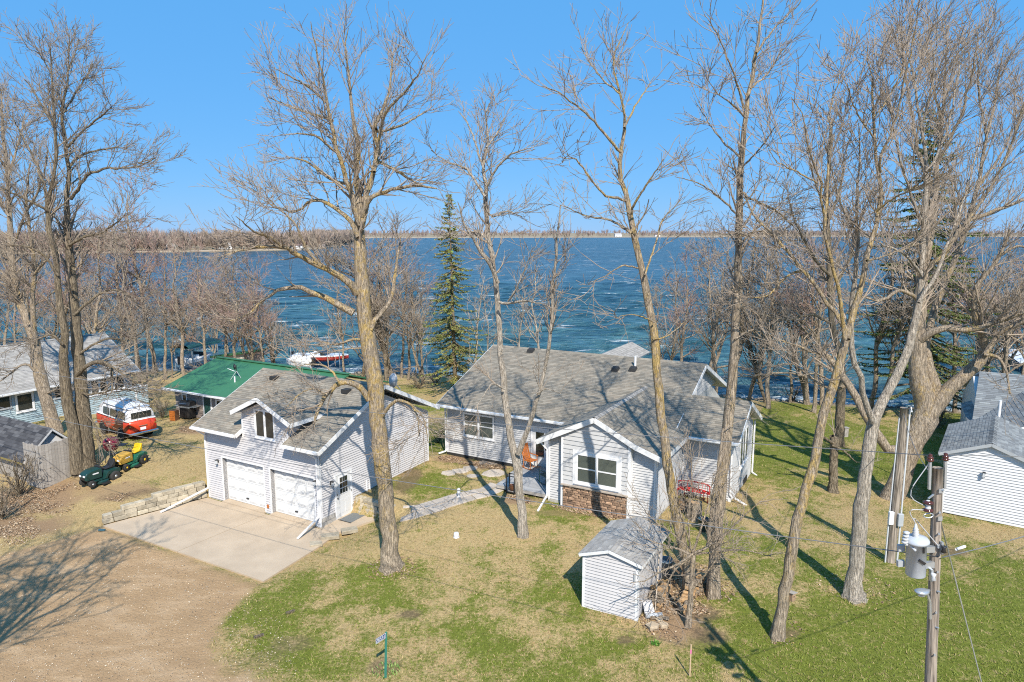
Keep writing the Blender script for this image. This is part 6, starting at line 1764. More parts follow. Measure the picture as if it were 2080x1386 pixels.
bq = thing('gas_grill', 'black gas barbecue cart against the wall under the green roof', 'grill', None, (bx_, by_, gz(bx_, by_)), -ANG + .15)
MB().box(-.42, .42, -.26, .26, .1, .86).build('cabinet', M['black'], bq, bevel=.015)
for a in (-.40, .01): MB().box(a, a + .39, -.275, -.262, .15, .80).build('door', M['black'], bq)
MB().prism([(-.30, .88), (.30, .88), (.30, 1.02), (.20, 1.2), (0, 1.26), (-.2, 1.18), (-.30, 1.0)], lambda a, b, t: (t, a, b), -.46, .46).build('lid', M['black'], bq, bevel=.02)
MB().tube([(-.3, -.28, 1.1), (-.3, -.34, 1.1), (.3, -.34, 1.1), (.3, -.28, 1.1)], .014, 6).build('handle', M['chrome'], bq)
MB().box(.47, .85, -.26, .26, .86, .90).build('side_shelf', M['galv'], bq); MB().box(-.85, -.47, -.26, .26, .86, .90).build('side_shelf', M['galv'], bq)
MB().box(-.46, .46, -.30, -.262, .80, .90).build('control_panel', M['galv'], bq)
for x in (-.36, .36): MB().lathe([(.08, -.03), (.08, .03)], (x, 0, .08), 12, 'y').build('wheel', M['rubber'], bq)
cb = thing('wooden_crate', 'brown wooden box standing at the left side of the black barbecue cart', 'crate', None, (bx_ - .75, by_ - .3, gz(bx_ - .75, by_ - .3)), -.3)
for k in range(5): MB().box(-.22, .22, -.20, -.18, .02 + k * .135, .14 + k * .135).build('slat', M['orange_wood'], cb)
MB().box(-.21, .21, -.178, .2, 0, .68).build('body', simple('brown_box', (.14, .07, .04)), cb)

# ------------------------------------------------------------------ boats, lifts and docks
def boat(label, x, y, z, rz, L, wdt, hull, cover=None):
    o = thing('motor_boat', label, 'boat', None, (x, y, z), rz)
    R1 = []; R2 = []
    for f, wf, k in ((0, .82, 0), (.1, .95, 0), (.35, 1, 0), (.6, .96, .03), (.8, .72, .12), (.93, .38, .26), (1, .04, .40)):
        X_ = -L / 2 + f * L; hw = wdt / 2 * wf; sh = .12 * f * f
        R1.append([(X_, -hw, .62 + sh), (X_, -hw * .9, .3 + k * .6), (X_, -hw * .45, .06 + k), (X_, 0, 0 + k), (X_, hw * .45, .06 + k), (X_, hw * .9, .3 + k * .6), (X_, hw, .62 + sh)])
        R2.append([(X_, -hw * 1.02, .60 + sh), (X_, -hw * .99, .70 + sh), (X_, hw * .99, .70 + sh), (X_, hw * 1.02, .60 + sh)])
    MB().loft(R1).build('hull', hull, o); MB().loft(R2).build('gunwale', M['boat_white'], o)
    ws = MB(); ws.hexa([(.3, -wdt * .38, .72), (.9, -wdt * .32, .72), (.9, wdt * .32, .72), (.3, wdt * .38, .72), (.2, -wdt * .36, 1.12), (.32, -wdt * .32, 1.12), (.32, wdt * .32, 1.12), (.2, wdt * .36, 1.12)]); ws.build('windscreen', M['glass'], o)
    for yy in (-.45, .45): MB().box(-.9, -.4, yy - .22, yy + .22, .5, 1.0).build('seat', M['canvas'], o, bevel=.03)
    MB().box(-L / 2 - .35, -L / 2 + .05, -.22, .22, .2, 1.05).build('engine', M['black'], o, bevel=.05)
    if cover: MB().loft([[(X_, wdt * .5 * w_ * math.cos(t), .66 + h_ * math.sin(t)) for t in [math.pi * k / 8 for k in range(9)]] for X_, w_, h_ in ((-L / 2 - .1, .7, .3), (-L * .2, 1.02, .55), (L * .1, 1.02, .62), (L * .35, .6, .3), (L * .5, .06, .2))]).build('boat_cover', cover, o, True)
    return o
def lift(label, x, y, rz, L, wdt, htop, canopy=None):
    o = thing('boat_lift', label, 'boat lift', None, (x, y, LAKE_Z), rz)
    for sx_ in (-1, 1):
        for sy in (-1, 1): MB().tube([(sx_ * L / 2, sy * wdt / 2, -1.2), (sx_ * L / 2, sy * wdt / 2, htop)], .05, 6).build('post', M['galv'], o)
    for sy in (-1, 1): MB().beam((-L / 2 - .5, sy * wdt / 2, htop), (L / 2 + .5, sy * wdt / 2, htop), .07, .07).build('top_rail', M['galv'], o)
    for k in range(5): MB().tube([(-L / 2 + L * k / 4, wdt / 2 * math.cos(t), htop + .28 * math.sin(t)) for t in [math.pi * j / 6 for j in range(7)]], .03, 5).build('hoop', M['galv'], o)
    for sx_ in (-1, 1): MB().beam((sx_ * L * .3, -wdt / 2, .15), (sx_ * L * .3, wdt / 2, .15), .12, .12).build('cradle_beam', M['galv'], o)
    if canopy: MB().loft([[(X_, (wdt / 2 + .1) * math.cos(t), htop + .05 + .42 * math.sin(t)) for t in [math.pi * j / 8 for j in range(9)]] for X_ in (-L / 2 - .5, 0, L / 2 + .5)], cap=False).build('canopy', canopy, o)
    return o
B1 = at(650, 728, 71.5)
lift('bare metal boat lift frame round the red boat behind the green roof', B1[0], 71.5, -.1, 5.2, 2.6, 2.35)
boat('red and white motor boat hanging in a lift on the lake behind the green roof', B1[0] + .1, 71.5, LAKE_Z + .35, -.1, 6.0, 2.2, M['boat_red'])
bc_ = at(612, 722, 70.0)
boat('white covered boat moored at the left end of the red boat', bc_[0], 69.2, LAKE_Z + .15, math.pi - .25, 2.9, 1.5, M['boat_white'], M['canvas'])
B2 = at(388, 748, 69.0)
lift('boat lift with green canopy behind the left end of the green roof', B2[0], 70.5, 1.25, 3.6, 2.2, 2.2, M['patio_green'])
boat('white motor boat in a lift under the green canopy at the left shore', B2[0], 70.5, LAKE_Z + .4, 1.25, 4.2, 1.9, M['boat_white'])
B3 = at(812, 742, 66)
lift('empty metal boat lift frame in the water between garage and spruce', B3[0], 67, .3, 4.6, 2.6, 2.2)
B4 = at(2100, 700, 72)
lift('boat lift frame in the water at the right edge', B4[0], 72, .6, 5, 2.6, 2.6)
def dock(label, p, q, wdt):
    p = Vector((*p, LAKE_Z + .55)); q = Vector((*q, LAKE_Z + .55)); d = (q - p); L = d.length
    o = thing('dock', label, 'dock', None, tuple(p), math.atan2(d.y, d.x))
    n = max(4, int(L / .3))
    for k in range(n): MB().box(k * L / n, (k + 1) * L / n - .025, -wdt / 2, wdt / 2, 0, .05).build('plank', M['white'], o)
    for k in range(int(L / 3) + 1):
        for s in (-1, 1): MB().tube([(k * 3, s * wdt / 2, -1.6), (k * 3, s * wdt / 2, .6)], .035, 6).build('post', M['galv'], o)
    return o
a_ = at(2052, 742, 70); b_ = at(2035, 718, 79)
dock('white dock section on the lake beyond the grey roofs at the right edge', (a_[0], 66), (b_[0], 78), 1.9)

# ------------------------------------------------------------------ on and around the deck
def rocker(name, label, u, w, z, rz, m, metal=False):
    o = thing(name, label, 'chair', None, site(u, w, z), rz)
    for s in (-1, 1):
        MB().tube([(-.48 + .96 * t, s * .25, .03 + .12 * (2 * t - 1) ** 2) for t in [k / 8 for k in range(9)]], .02, 6).build('rocker', m, o)
        MB().tube([(.25, s * .25, .05), (.22, s * .26, .66)], .02, 6).build('leg', m, o)
        MB().tube([(-.22, s * .25, .05), (-.25, s * .25, .44)], .02, 6).build('leg', m, o)
        MB().tube([(.27, s * .28, .66), (-.30, s * .27, .68)], .025, 6).build('armrest', m, o)
        MB().tube([(-.24, s * .24, .40), (-.46, s * .24, 1.16)], .022, 6).build('back_post', m, o)
    MB().hexa([(-.26, -.25, .40), (.27, -.26, .43), (.27, .26, .43), (-.26, .25, .40), (-.26, -.25, .44), (.27, -.26, .47), (.27, .26, .47), (-.26, .25, .44)]).build('seat', m, o, bevel=.01)
    MB().beam((-.455, -.26, 1.13), (-.455, .26, 1.13), .03, .16).build('top_rail', m, o)
    for k in range(6):
        y = -.19 + k * .076; MB().beam((-.25, y, .45), (-.44, y, 1.07), .05 if not metal else .02, .015, up=(1, 0, 0)).build('back_slat', m, o)
    return o
rocker('rocking_chair', 'orange wooden rocking chair on the deck by the cottage door', 13.35, 8.9, 1.012, -ANG - .3, M['orange_wood'])
rocker('patio_chair', 'dark green metal patio chair on the shaded part of the deck', 15.05, 7.35, 1.012, -ANG + 2.7, M['patio_green'], True)
g = ground(1040, 1003)
ps = thing('plant_stand', 'black-framed plant stand with a brown pot at the deck corner behind the pale tree', 'plant stand', None, g, -ANG)
for x in (-.22, .22):
    for y in (-.16, .16): MB().box(x - .02, x + .02, y - .02, y + .02, 0, .95).build('leg', M['black'], ps)
for z in (.12, .90):
    f = MB(); f.box(-.24, .24, -.18, -.15, z, z + .03); f.box(-.24, .24, .15, .18, z, z + .03); f.box(-.24, -.21, -.15, .15, z, z + .03); f.box(.21, .24, -.15, .15, z, z + .03); f.build('frame', M['black'], ps)
MB().box(-.21, .21, -.15, .15, .13, .15).build('shelf', M['wood_grey'], ps)
pt_ = thing('plant_pot', 'brown glazed pot standing on the low shelf of the black plant stand', 'pot', None, (g[0], g[1], g[2] + .15), 0)
MB().lathe([(.08, 0), (.13, .12), (.14, .22), (.115, .27), (.13, .30), (.11, .30), (.10, .26)], m=16).build('pot', M['brown_ceramic'], pt_, True)
g = ground(932, 1011)
ln = thing('garden_lantern', 'small white garden ornament on the grass beside the stone walk', 'ornament', None, g, 0)
MB().lathe([(.10, 0), (.10, .05), (.05, .08), (.05, .16), (.09, .18)], m=10).build('base', M['white'], ln, True)
MB().lathe([(.075, .18), (.09, .26), (.075, .33)], m=10).build('body', M['porcelain'], ln, True)
MB().lathe([(.06, .33), (.085, .36), (.075, .43), (.02, .47)], m=10).build('cap', M['white'], ln, True)
g = ground(927, 1092)
bk = thing('bucket', 'white overturned bucket lying alone on the front lawn', 'bucket', None, g, .4)
MB().lathe([(.115, 0), (.125, .01), (.10, .20), (.085, .215), (.0, .216)], m=16).build('body', M['white'], bk, True)
MB().lathe([(.127, 0), (.130, .01), (.130, .03), (.122, .035)], m=16).build('rim', M['trim'], bk, True)

# satellite dish on the garage gable
ds_ = site_thing('satellite_dish', 'pale satellite dish on the gable end of the garage roof', 'satellite dish', 7.9, 5.3, 5.3)
cx_, cw_, cz_ = 7.75, 5.0, 5.78
MB().tube([(7.9, 5.3, 5.02), (7.92, 5.28, 5.3), (cx_, cw_ + .06, cz_ - .1)], .025, 8).build('mast', M['galv'], ds_)
MB().loft([[(cx_ + r_ * .27 * math.cos(t), cw_ + d_ + .06 * r_ * math.sin(t), cz_ + r_ * .36 * math.sin(t)) for t in [k * math.pi / 9 for k in range(18)]] for r_, d_ in ((.05, .07), (.5, .055), (.85, .01), (1, -.03))]).build('dish', M['dish'], ds_, True)
MB().tube([(cx_, cw_ - .02, cz_ - .34), (cx_ + .02, cw_ - .42, cz_ - .22)], .014, 6).build('feed_arm', M['grey_metal'], ds_)
MB().box(cx_ - .03, cx_ + .07, cw_ - .50, cw_ - .42, cz_ - .26, cz_ - .17).build('receiver', M['grey_metal'], ds_)

# ------------------------------------------------------------------ address sign, stake
g = ground(783, 1378)
sg = thing('address_sign', 'green post with a small blue house number plate on the front lawn', 'sign', None, g, 0)
lx = .10
MB().prism([(-.035, 0), (.035, 0), (.035, .008), (.008, .012), (.008, .035), (-.008, .035), (-.008, .012), (-.035, .008)], lambda a, b, t: (a + lx * t / 1.5 * .6, b, t), -.2, 1.48).build('post', M['green_sign'], sg)
# the plate is a flag on the left of the post, read along its length
pz0, pz1 = 1.30, 1.455
rot = Matrix.Rotation(math.radians(54), 4, 'Z')
def pp(s, z, o):
    v = rot @ Vector((s, -o, 0)); return (v.x + .055, v.y, z)
pl = MB().mbox(pp, -.40, -.012, pz0, pz1, -.004, .004).build('plate', M['blue_sign'], sg)
bd = MB(); bd.mbox(pp, -.40, -.012, pz1 - .010, pz1, .0042, .0055); bd.mbox(pp, -.40, -.012, pz0, pz0 + .010, .0042, .0055); bd.mbox(pp, -.40, -.390, pz0 + .010, pz1 - .010, .0042, .0055); bd.mbox(pp, -.022, -.012, pz0 + .010, pz1 - .010, .0042, .0055)
bd.build('border', M['trim'], pl)
SEG = {'2': [(0, 1, 1, 1), (1, 1, 1, .5), (0, .5, 1, .5), (0, .5, 0, 0), (0, 0, 1, 0)], '6': [(1, 1, 0, 1), (0, 1, 0, 0), (0, 0, 1, 0), (1, 0, 1, .5), (1, .5, 0, .5)], '5': [(1, 1, 0, 1), (0, 1, 0, .5), (0, .5, 1, .5), (1, .5, 1, 0), (1, 0, 0, 0)],
       '3': [(0, 1, 1, 1), (1, 1, 1, 0), (0, .5, 1, .5), (0, 0, 1, 0)], '1': [(.5, 1, .5, 0)]}
nm = MB(); s0 = -.372
for ch in '26531':
    for (x1, y1, x2, y2) in SEG[ch]:
        a = s0 + .042 * min(x1, x2) - .006; b = s0 + .042 * max(x1, x2) + .006; c_ = pz0 + .034 + .085 * min(y1, y2) - .006; d_ = pz0 + .034 + .085 * max(y1, y2) + .006
        nm.mbox(pp, a, b, c_, d_, .0043, .0062)
    s0 += .070
nm.build('numerals', M['trim'], pl)
for k in range(46):
    pass
def tuft(label, px, py, rad, n, hgt, cols, seed, name='leafy_plant', cat='plant'):
    r = np.random.default_rng(seed); g = ground(px, py)
    o = thing(name, label, cat, None, g, 0)
    V = []; C = []
    for k in range(n):
        rr_ = rad * math.sqrt(r.random()); a = r.uniform(0, 6.28); b = np.array([math.cos(a) * rr_, math.sin(a) * rr_, 0.0])
        b[2] = gz(g[0] + b[0], g[1] + b[1]) - g[2]
        h = hgt * r.uniform(.5, 1.2); t = r.uniform(0, 6.28); w_ = .02 * r.uniform(.6, 1.4); side = np.array([math.cos(t), math.sin(t), 0]) * w_; ln_ = np.array([-math.sin(t), math.cos(t), 0]) * h * r.uniform(.2, .8)
        V += [b, b + side + ln_ * .5 + [0, 0, h * .6], b + ln_ + [0, 0, h], b - side + ln_ * .5 + [0, 0, h * .6]]
        c = np.array(cols[r.integers(len(cols))]) * r.uniform(.75, 1.25); C.append((*c, 1))
    np_mesh('leaves', np.array(V), np.arange(4 * n).reshape(-1, 4), M['blade'], o, col=np.array(C), kind='stuff')
    return o
tuft('low green leafy plants round the foot of the address sign post', 785, 1364, .42, 160, .11, [(.20, .30, .08), (.28, .34, .12), (.12, .2, .05)], 4)
tuft('small bright green plant on the lawn below the garden shed', 1332, 1310, .13, 70, .10, [(.10, .26, .04), (.14, .3, .05)], 5)
g = ground(1401, 1375)
sk = thing('survey_stake', 'thin wooden stake with pink tape standing alone at the bottom of the lawn', 'stake', None, g, 0)
MB().box(-.018, .018, -.012, .012, -.2, 1.02).build('stake', simple('pale_wood', (.55, .40, .26)), sk)
MB().box(-.021, .021, -.015, .015, .74, .86).build('tape', simple('pink_tape', (.70, .20, .38)), sk)

# ------------------------------------------------------------------ utility poles and lines
px_, py_ = 8.60, 12.5
TILT = -.0635
up1 = thing('utility_pole', 'weathered wooden utility pole with grey transformer at the right, nearest the viewer', 'utility pole', None, (px_, py_, gz(px_, py_)), 0)
zt = 8.62 - gz(px_, py_)
lean = .02
up1.rotation_euler = (0, TILT, 0)
P1f = lambda h: (0, 0, h)
pl_ = [P1f(h) for h in np.linspace(-.4, zt, 16)]
rp = random.Random(3)
MB().tube([(p[0] + rp.uniform(-.006, .006), p[1], p[2]) for p in pl_], [.132 - .047 * i / 15 + rp.uniform(-.004, .004) for i in range(16)], 14).build('pole', M['pole_wood'], up1, True)
tp = Vector(P1f(zt))
def insul(c, parent, s=.82, m=None):
    return MB().lathe([(.018 * s, -.05 * s), (.05 * s, -.045 * s), (.085 * s, -.01 * s), (.06 * s, .01 * s), (.055 * s, .03 * s), (.075 * s, .045 * s), (.05 * s, .075 * s), (.035 * s, .09 * s), (.05 * s, .11 * s), (.03 * s, .135 * s), (.0, .14 * s)], tuple(c), 14).build('insulator', m or M['insulator'], parent, True)
for dx in (-.155, .135):
    MB().box(tp.x + dx - .022, tp.x + dx + .022, -.03, .02, zt - .42, zt + .12).build('pin_bracket', M['galv'], up1, bevel=.005)
    insul((tp.x + dx, -.005, zt + .17), up1)
# line arrester stack on the left of the pole
zc = zt - .78
ar = MB(); ar.lathe([(.02, 0), (.05, .01), (.05, .08), (.03, .10), (.05, .12), (.05, .19), (.02, .21)], (tp.x - .20, -.06, zc - .04), 12); ar.build('arrester', M['porcelain'], up1, True)
for k, z in enumerate((zc - .02, zc + .13)): MB().lathe([(.03, -.015), (.09, -.02), (.095, .0), (.04, .03)], (tp.x - .20, -.06, z), 14).build('arrester_shed', M['insulator'], up1, True)
MB().beam((tp.x - .2, -.06, zc + .2), (tp.x - .05, -.02, zc + .28), .03, .02).build('bracket', M['galv'], up1)
pts = [(tp.x - .20 + .09 * math.cos(t), -.08, zc - .13 + .045 * math.sin(t)) for t in [k * math.pi / 6 for k in range(13)]]
MB().tube(pts, .012, 6).build('clevis', M['galv'], up1)
# transformer can
tcx, tcy = tp.x - .40, -.06; tz0, tz1 = zt - 2.12, zt - 1.42
tr_ = MB().lathe([(.0, 0), (.16, 0), (.175, .02), (.175, tz1 - tz0 - .02), (.225, tz1 - tz0 - .02), (.225, tz1 - tz0 + .02), (.19, tz1 - tz0 + .07), (.08, tz1 - tz0 + .10), (0, tz1 - tz0 + .10)], (tcx, tcy, tz0), 26).build('transformer', M['transformer'], up1, True)
MB().lathe([(.045, 0), (.065, .02), (.045, .04), (.065, .065), (.042, .085), (.06, .11), (.038, .13), (.052, .155), (.03, .18), (.018, .26)], (tcx - .02, tcy, tz1 + .09), 14).build('bushing', M['porcelain'], tr_, True)
for k in range(4):
    MB().lathe([(.02, -.02), (.055, -.015), (.055, .02), (.02, .03)], (tcx - .26 + .01 * k, tcy - .06, tz1 + .02 + k * .062), 12).build('arrester_disc', M['porcelain'], tr_, True)
MB().tube([(tcx - .26, tcy - .06, tz1 - .02), (tcx - .16, tcy - .06, tz1 - .05), (tcx - .1, tcy - .16, tz1 - .12)], .022, 8).build('lead', M['porcelain'], tr_)
for z in (tz0 + .2, tz1 - .18):
    MB().box(tcx + .16, tp.x - .06, -.10, -.02, z - .06, z + .06).build('hanger', M['galv'], up1); MB().box(tcx - .29, tcx - .165, .02, .09, z - .06, z + .06).build('cooling_lug', M['grey_metal'], tr_)
MB().beam((tcx - .05, tcy - .182, tz0 + .40), (tcx + .06, tcy - .195, tz0 + .32), .03, .05).build('secondary_cover', M['black'], tr_)
MB().box(tcx + .02, tcx + .05, tcy - .20, tcy - .17, tz1 - .16, tz1 - .06).build('lifting_lug', M['black'], tr_)
# spool racks and clamps on the pole
for z in (zt - 1.55, zt - 2.1):
    MB().box(tp.x - .02 - (.14 if z < zt - 1.9 else -.04), tp.x + .02 - (.14 if z < zt - 1.9 else -.04), -.17, -.10, z - .12, z + .12).build('spool_bracket', M['galv'], up1)
    MB().lathe([(.03, -.07), (.05, -.06), (.03, 0), (.05, .06), (.03, .07)], (tp.x - (.14 if z < zt - 1.9 else -.04), -.2, z), 12).build('spool', M['porcelain'] if z < zt - 1.9 else M['black'], up1, True)
rp = random.Random(8)
for k in range(9):
    z = zt - .35 - k * .42 + rp.uniform(-.1, .1); s = rp.choice((-1, 1))
    MB().tube([(tp.x - .0 + .0, -.10, z), (tp.x + s * .03, -.15, z + .01)], .018, 6).build('bolt', M['galv'], up1)
for k in range(3): MB().box(tp.x - .04, tp.x + .04, -.128, -.105, zt - .42 - k * .55 - .04, zt - .42 - k * .55 + .04).build('plate_washer', M['galv'], up1)
# street lamp head and arm
lz = zt - 2.42
MB().tube([(tp.x - .10, -.08, lz - .62), (tp.x - .14, -.12, lz - .25), (tp.x - .24, -.18, lz - .02), (tp.x - .30, -.22, lz + .02)], .025, 8).build('lamp_arm', M['galv'], up1)
ax_ = Vector((-.86, -.45, .16)).normalized(); sd2 = Vector((-.45, .86, 0)).normalized(); up_ = Vector((0, 0, 1))
c0 = Vector((tp.x - .22, -.16, lz + .02))
MB().loft([[tuple(c0 + ax_ * d_ + sd2 * (w_ * math.cos(t)) + up_ * (h_ * math.sin(t))) for t in [k * math.pi / 7 for k in range(14)]] for d_, w_, h_ in ((-.06, .025, .025), (.02, .05, .04), (.08, .09, .055), (.17, .115, .06), (.26, .105, .05), (.31, .06, .03), (.33, .02, .012))]).build('lamp_head', M['galv'], up1, True)
MB().loft([[tuple(c0 + ax_ * d_ + sd2 * (w_ * math.cos(t)) + up_ * (-.045 - .035 * k2)) for t in [k * math.pi / 7 for k in range(14)] for w_ in (.075 * (1 - .35 * k2),) for d_ in (.19 + .075 * math.sin(t),)] for k2 in (0, 1)]).build('lamp_glass', M['porcelain'], up1, True)
wires = []
def wire(label, p, q, sag, rad=.008, n=24, m=None, nme='power_line'):
    p = Vector(p); q = Vector(q); pts = []
    for k in range(n + 1):
        t = k / n; v = p.lerp(q, t); pts.append((v.x, v.y, v.z - 4 * sag * t * (1 - t)))
    o = MB(); o.v = []; o = o.tube([(a - p.x, b - p.y, c - p.z) for a, b, c in pts], rad, 5).build(nme, m or M['wire'], None, True)
    o.location = p
    return tag(o, label, 'cable')
Wp = lambda dx, dy, h: (px_ + dx * math.cos(TILT) + h * math.sin(TILT), py_ + dy, gz(px_, py_) + h * math.cos(TILT) - dx * math.sin(TILT))
du, dw = -1, 0
nxt = (px_ - 75 * CA, py_ + 75 * SA)
wire('upper thin power line from the pole insulators away to the left over the lawn', Wp(tp.x - .155, -.005, zt + .25), (nxt[0], nxt[1], 8.6), 1.5, .009)
wire('lower thin cable from the near pole away to the left across the garage front', Wp(tp.x, -.1, zt - 1.75), (nxt[0] - .2, nxt[1], 6.9), 1.5, .011)
wire('thin power line from the top of the near pole towards the right edge', Wp(tp.x + .135, -.005, zt + .25), (px_ + 40 * CA, py_ - 0 + 2 , 8.8), .4, .007)
wire('service cable with pale splice from the near pole to the right', Wp(tp.x + .05, -.15, zt - 1.74), (px_ + 14, py_ + 9, 5.6), .3, .012)
MB().tube([Wp(tp.x + .52, .17, zt - 1.76), Wp(tp.x + .78, .32, zt - 1.79)], .028, 8).build('cable_splice', M['trim'], None, True)
bpy.data.objects['cable_splice']['label'] = 'white splice sleeve on the service cable right of the near pole'; bpy.data.objects['cable_splice']['category'] = 'cable splice'
gy = Wp(tp.x + .06, -.06, zt - 1.1); ge = ground(2090, 1400)
wire('steel guy wire slanting from the near pole down to the lawn at the lower right', gy, (px_ + 2.3, py_ + .5, 0.3), .0, .013, 6, M['galv'], 'guy_wire')
for k, (a, b, c_) in enumerate((((tp.x - .21, -.06, zc + .02), (tp.x - .52, -.02, zc + .30), (tp.x - .16, .03, zt + .08)), ((tp.x - .02, -.14, zt - 1.52), (tp.x - .34, .12, zt - 1.05), (tcx - .02, tcy, tz1 + .33)), ((tcx - .02, tcy, tz1 + .34), (tcx - .14, tcy, tz1 + .62), (tp.x - .21, -.06, zc - .03)))):
    S = spline([a, b, c_], 12); MB().tube([tuple(v) for v in S], .010, 6).build('jumper_lead', M['wire_pale'], up1, True)
# second pole
g = ground(1808, 1141)
up2 = thing('utility_pole', 'shorter wooden service pole with white conduits behind the transformer pole', 'utility pole', None, g, 0)
hp = 6.7 - g[2]
MB().tube([(.0, 0, h) for h in np.linspace(-.3, hp, 10)], [.17 - .04 * k / 9 for k in range(10)], 12).build('pole', M['pole_wood'], up2, True)
MB().tube([(-.22, -.06, .0), (-.23, -.07, 1.6)], .03, 8).build('conduit', M['trim_grey'], up2); MB().tube([(-.22, -.06, 1.95), (-.18, -.06, 5.6)], .022, 8).build('conduit', M['trim_grey'], up2)
MB().box(-.30, -.12, -.22, -.10, 1.55, 2.05).build('meter_box', M['trim'], up2, bevel=.02)
MB().tube([(.20, -.10, .0), (.19, -.10, 1.5)], .035, 8).build('conduit', M['trim_grey'], up2); MB().tube([(.19, -.10, 1.95), (.16, -.10, 5.9), (.16, -.16, 6.0), (.16, -.22, 5.85)], .032, 8).build('conduit', M['trim_grey'], up2)
MB().box(.02, .22, -.26, -.13, 1.5, 1.98).build('junction_box', M['grey_metal'], up2, bevel=.02)
wire('thin service line between the two utility poles', (g[0], g[1], 6.5), Wp(tp.x - .05, .05, zt - .2), .25, .009)

# ------------------------------------------------------------------ boxes on trunks
bp = at(1597, 1198, 20.25)
bb = thing('birdhouse', 'small wooden birdhouse fixed to the leaning right front tree', 'birdhouse', None, (bp[0] + .03, bp[1] - .36, bp[2] - .15), .5)
MB().prism([(-.085, 0), (.085, 0), (.085, .24), (-.085, .28)], lambda a, b, t: (t, a, b), -.075, .075).build('box', simple('cedar', (.40, .27, .17), (.28, .18, .11), .85, 6), bb)
MB().hexa([(-.1, -.13, .272), (.1, -.13, .272), (.1, .11, .232), (-.1, .11, .232), (-.1, -.13, .292), (.1, -.13, .292), (.1, .11, .252), (-.1, .11, .252)]).build('roof', M['wood_grey'], bb)
MB().lathe([(.024, 0), (.024, .003)], (0, -.0885, .15), 12, 'y').build('entrance', M['dark'], bb)
bp = at(1718, 876, 41.0)
b2 = thing('nest_box', 'grey wooden box on the dark slim tree behind the leaning tree', 'birdhouse', None, (bp[0] - .1, bp[1] - .15, bp[2] - .3), .2)
MB().box(-.13, .13, -.12, .12, 0, .55).build('box', M['wood_grey'], b2); MB().box(-.16, .16, -.16, .14, .55, .59).build('roof', M['wood_grey'], b2)

# ------------------------------------------------------------------ red bench, stump and bins behind the close trees
g = site(21.55, 9.55, gz(*site(21.55, 9.55)[:2]))
rb = thing('garden_bench', 'red metal garden bench with curved back against the cottage side wall', 'bench', None, g, -ANG)
arc = [(.78 * math.sin(t), .42 * math.cos(t) - .12) for t in np.linspace(-1.6, 1.6, 15)]
MB().tube([(x, y, .78) for x, y in arc], .03, 6).build('back_rail', M['red'], rb); MB().tube([(x, y, .46) for x, y in arc], .022, 6).build('lower_rail', M['red'], rb)
for k in range(15):
    x, y = arc[k]; MB().tube([(x, y, .46), (x, y, .78)], .012, 5).build('back_bar', M['red'], rb)
for k in range(7): MB().beam((-.70 + k * .233, -.14, .44), (-.70 + k * .233, .26 - .12 * abs(k - 3) / 3, .44), .19, .025).build('seat_slat', M['red'], rb)
for x, y in ((-.7, -.1), (.7, -.1), (-.45, .2), (.45, .2)): MB().tube([(x, y, 0), (x, y, .46)], .022, 6).build('leg', M['red'], rb)
g = ground(1412, 1055)
sp_ = thing('tree_stump', 'grooved grey tree stump standing in front of the red bench', 'stump', None, g, 0)
n_ = 22; rs_ = random.Random(5); fl = [1 + .12 * math.sin(5 * 2 * math.pi * k / n_) + rs_.uniform(-.07, .07) for k in range(n_)]
MB().loft([[(r_ * fl[k] * math.cos(2 * math.pi * k / n_), r_ * fl[k] * math.sin(2 * math.pi * k / n_), z) for k in range(n_)] for r_, z in ((.36, -.1), (.30, .12), (.27, .4), (.265, .78))]).build('bole', M['bark'], sp_)
MB().loft([[(.24 * fl[k] * math.cos(2 * math.pi * k / n_), .24 * fl[k] * math.sin(2 * math.pi * k / n_), z) for k in range(n_)] for z in (.781, .79)]).build('cut_face', M['log_end'], sp_)
def bin_(label, px, py, r_, h, m):
    g = ground(px, py); o = thing('bin', label, 'bin', None, g, .3)
    MB().lathe([(r_ * .8, 0), (r_, h), (r_ * 1.06, h), (r_ * 1.06, h + .03), (r_ * .93, h + .03), (r_ * .9, h - .1)], m=18).build('body', m, o, True)
    for s in (-1, 1): MB().box(s * r_ * 1.0 - .02, s * r_ * 1.0 + .04 * s, -.05, .05, h - .12, h - .07).build('handle', M['black'], o)
bin_('dark blue-green plastic bin between the two close tree trunks', 1429, 1078, .24, .5, simple('bin_plastic', (.03, .07, .09), None, .4))
bin_('grey bin behind the right rear corner of the garden shed', 1350, 1172, .27, .65, simple('grey_bin', (.22, .28, .32), None, .4))

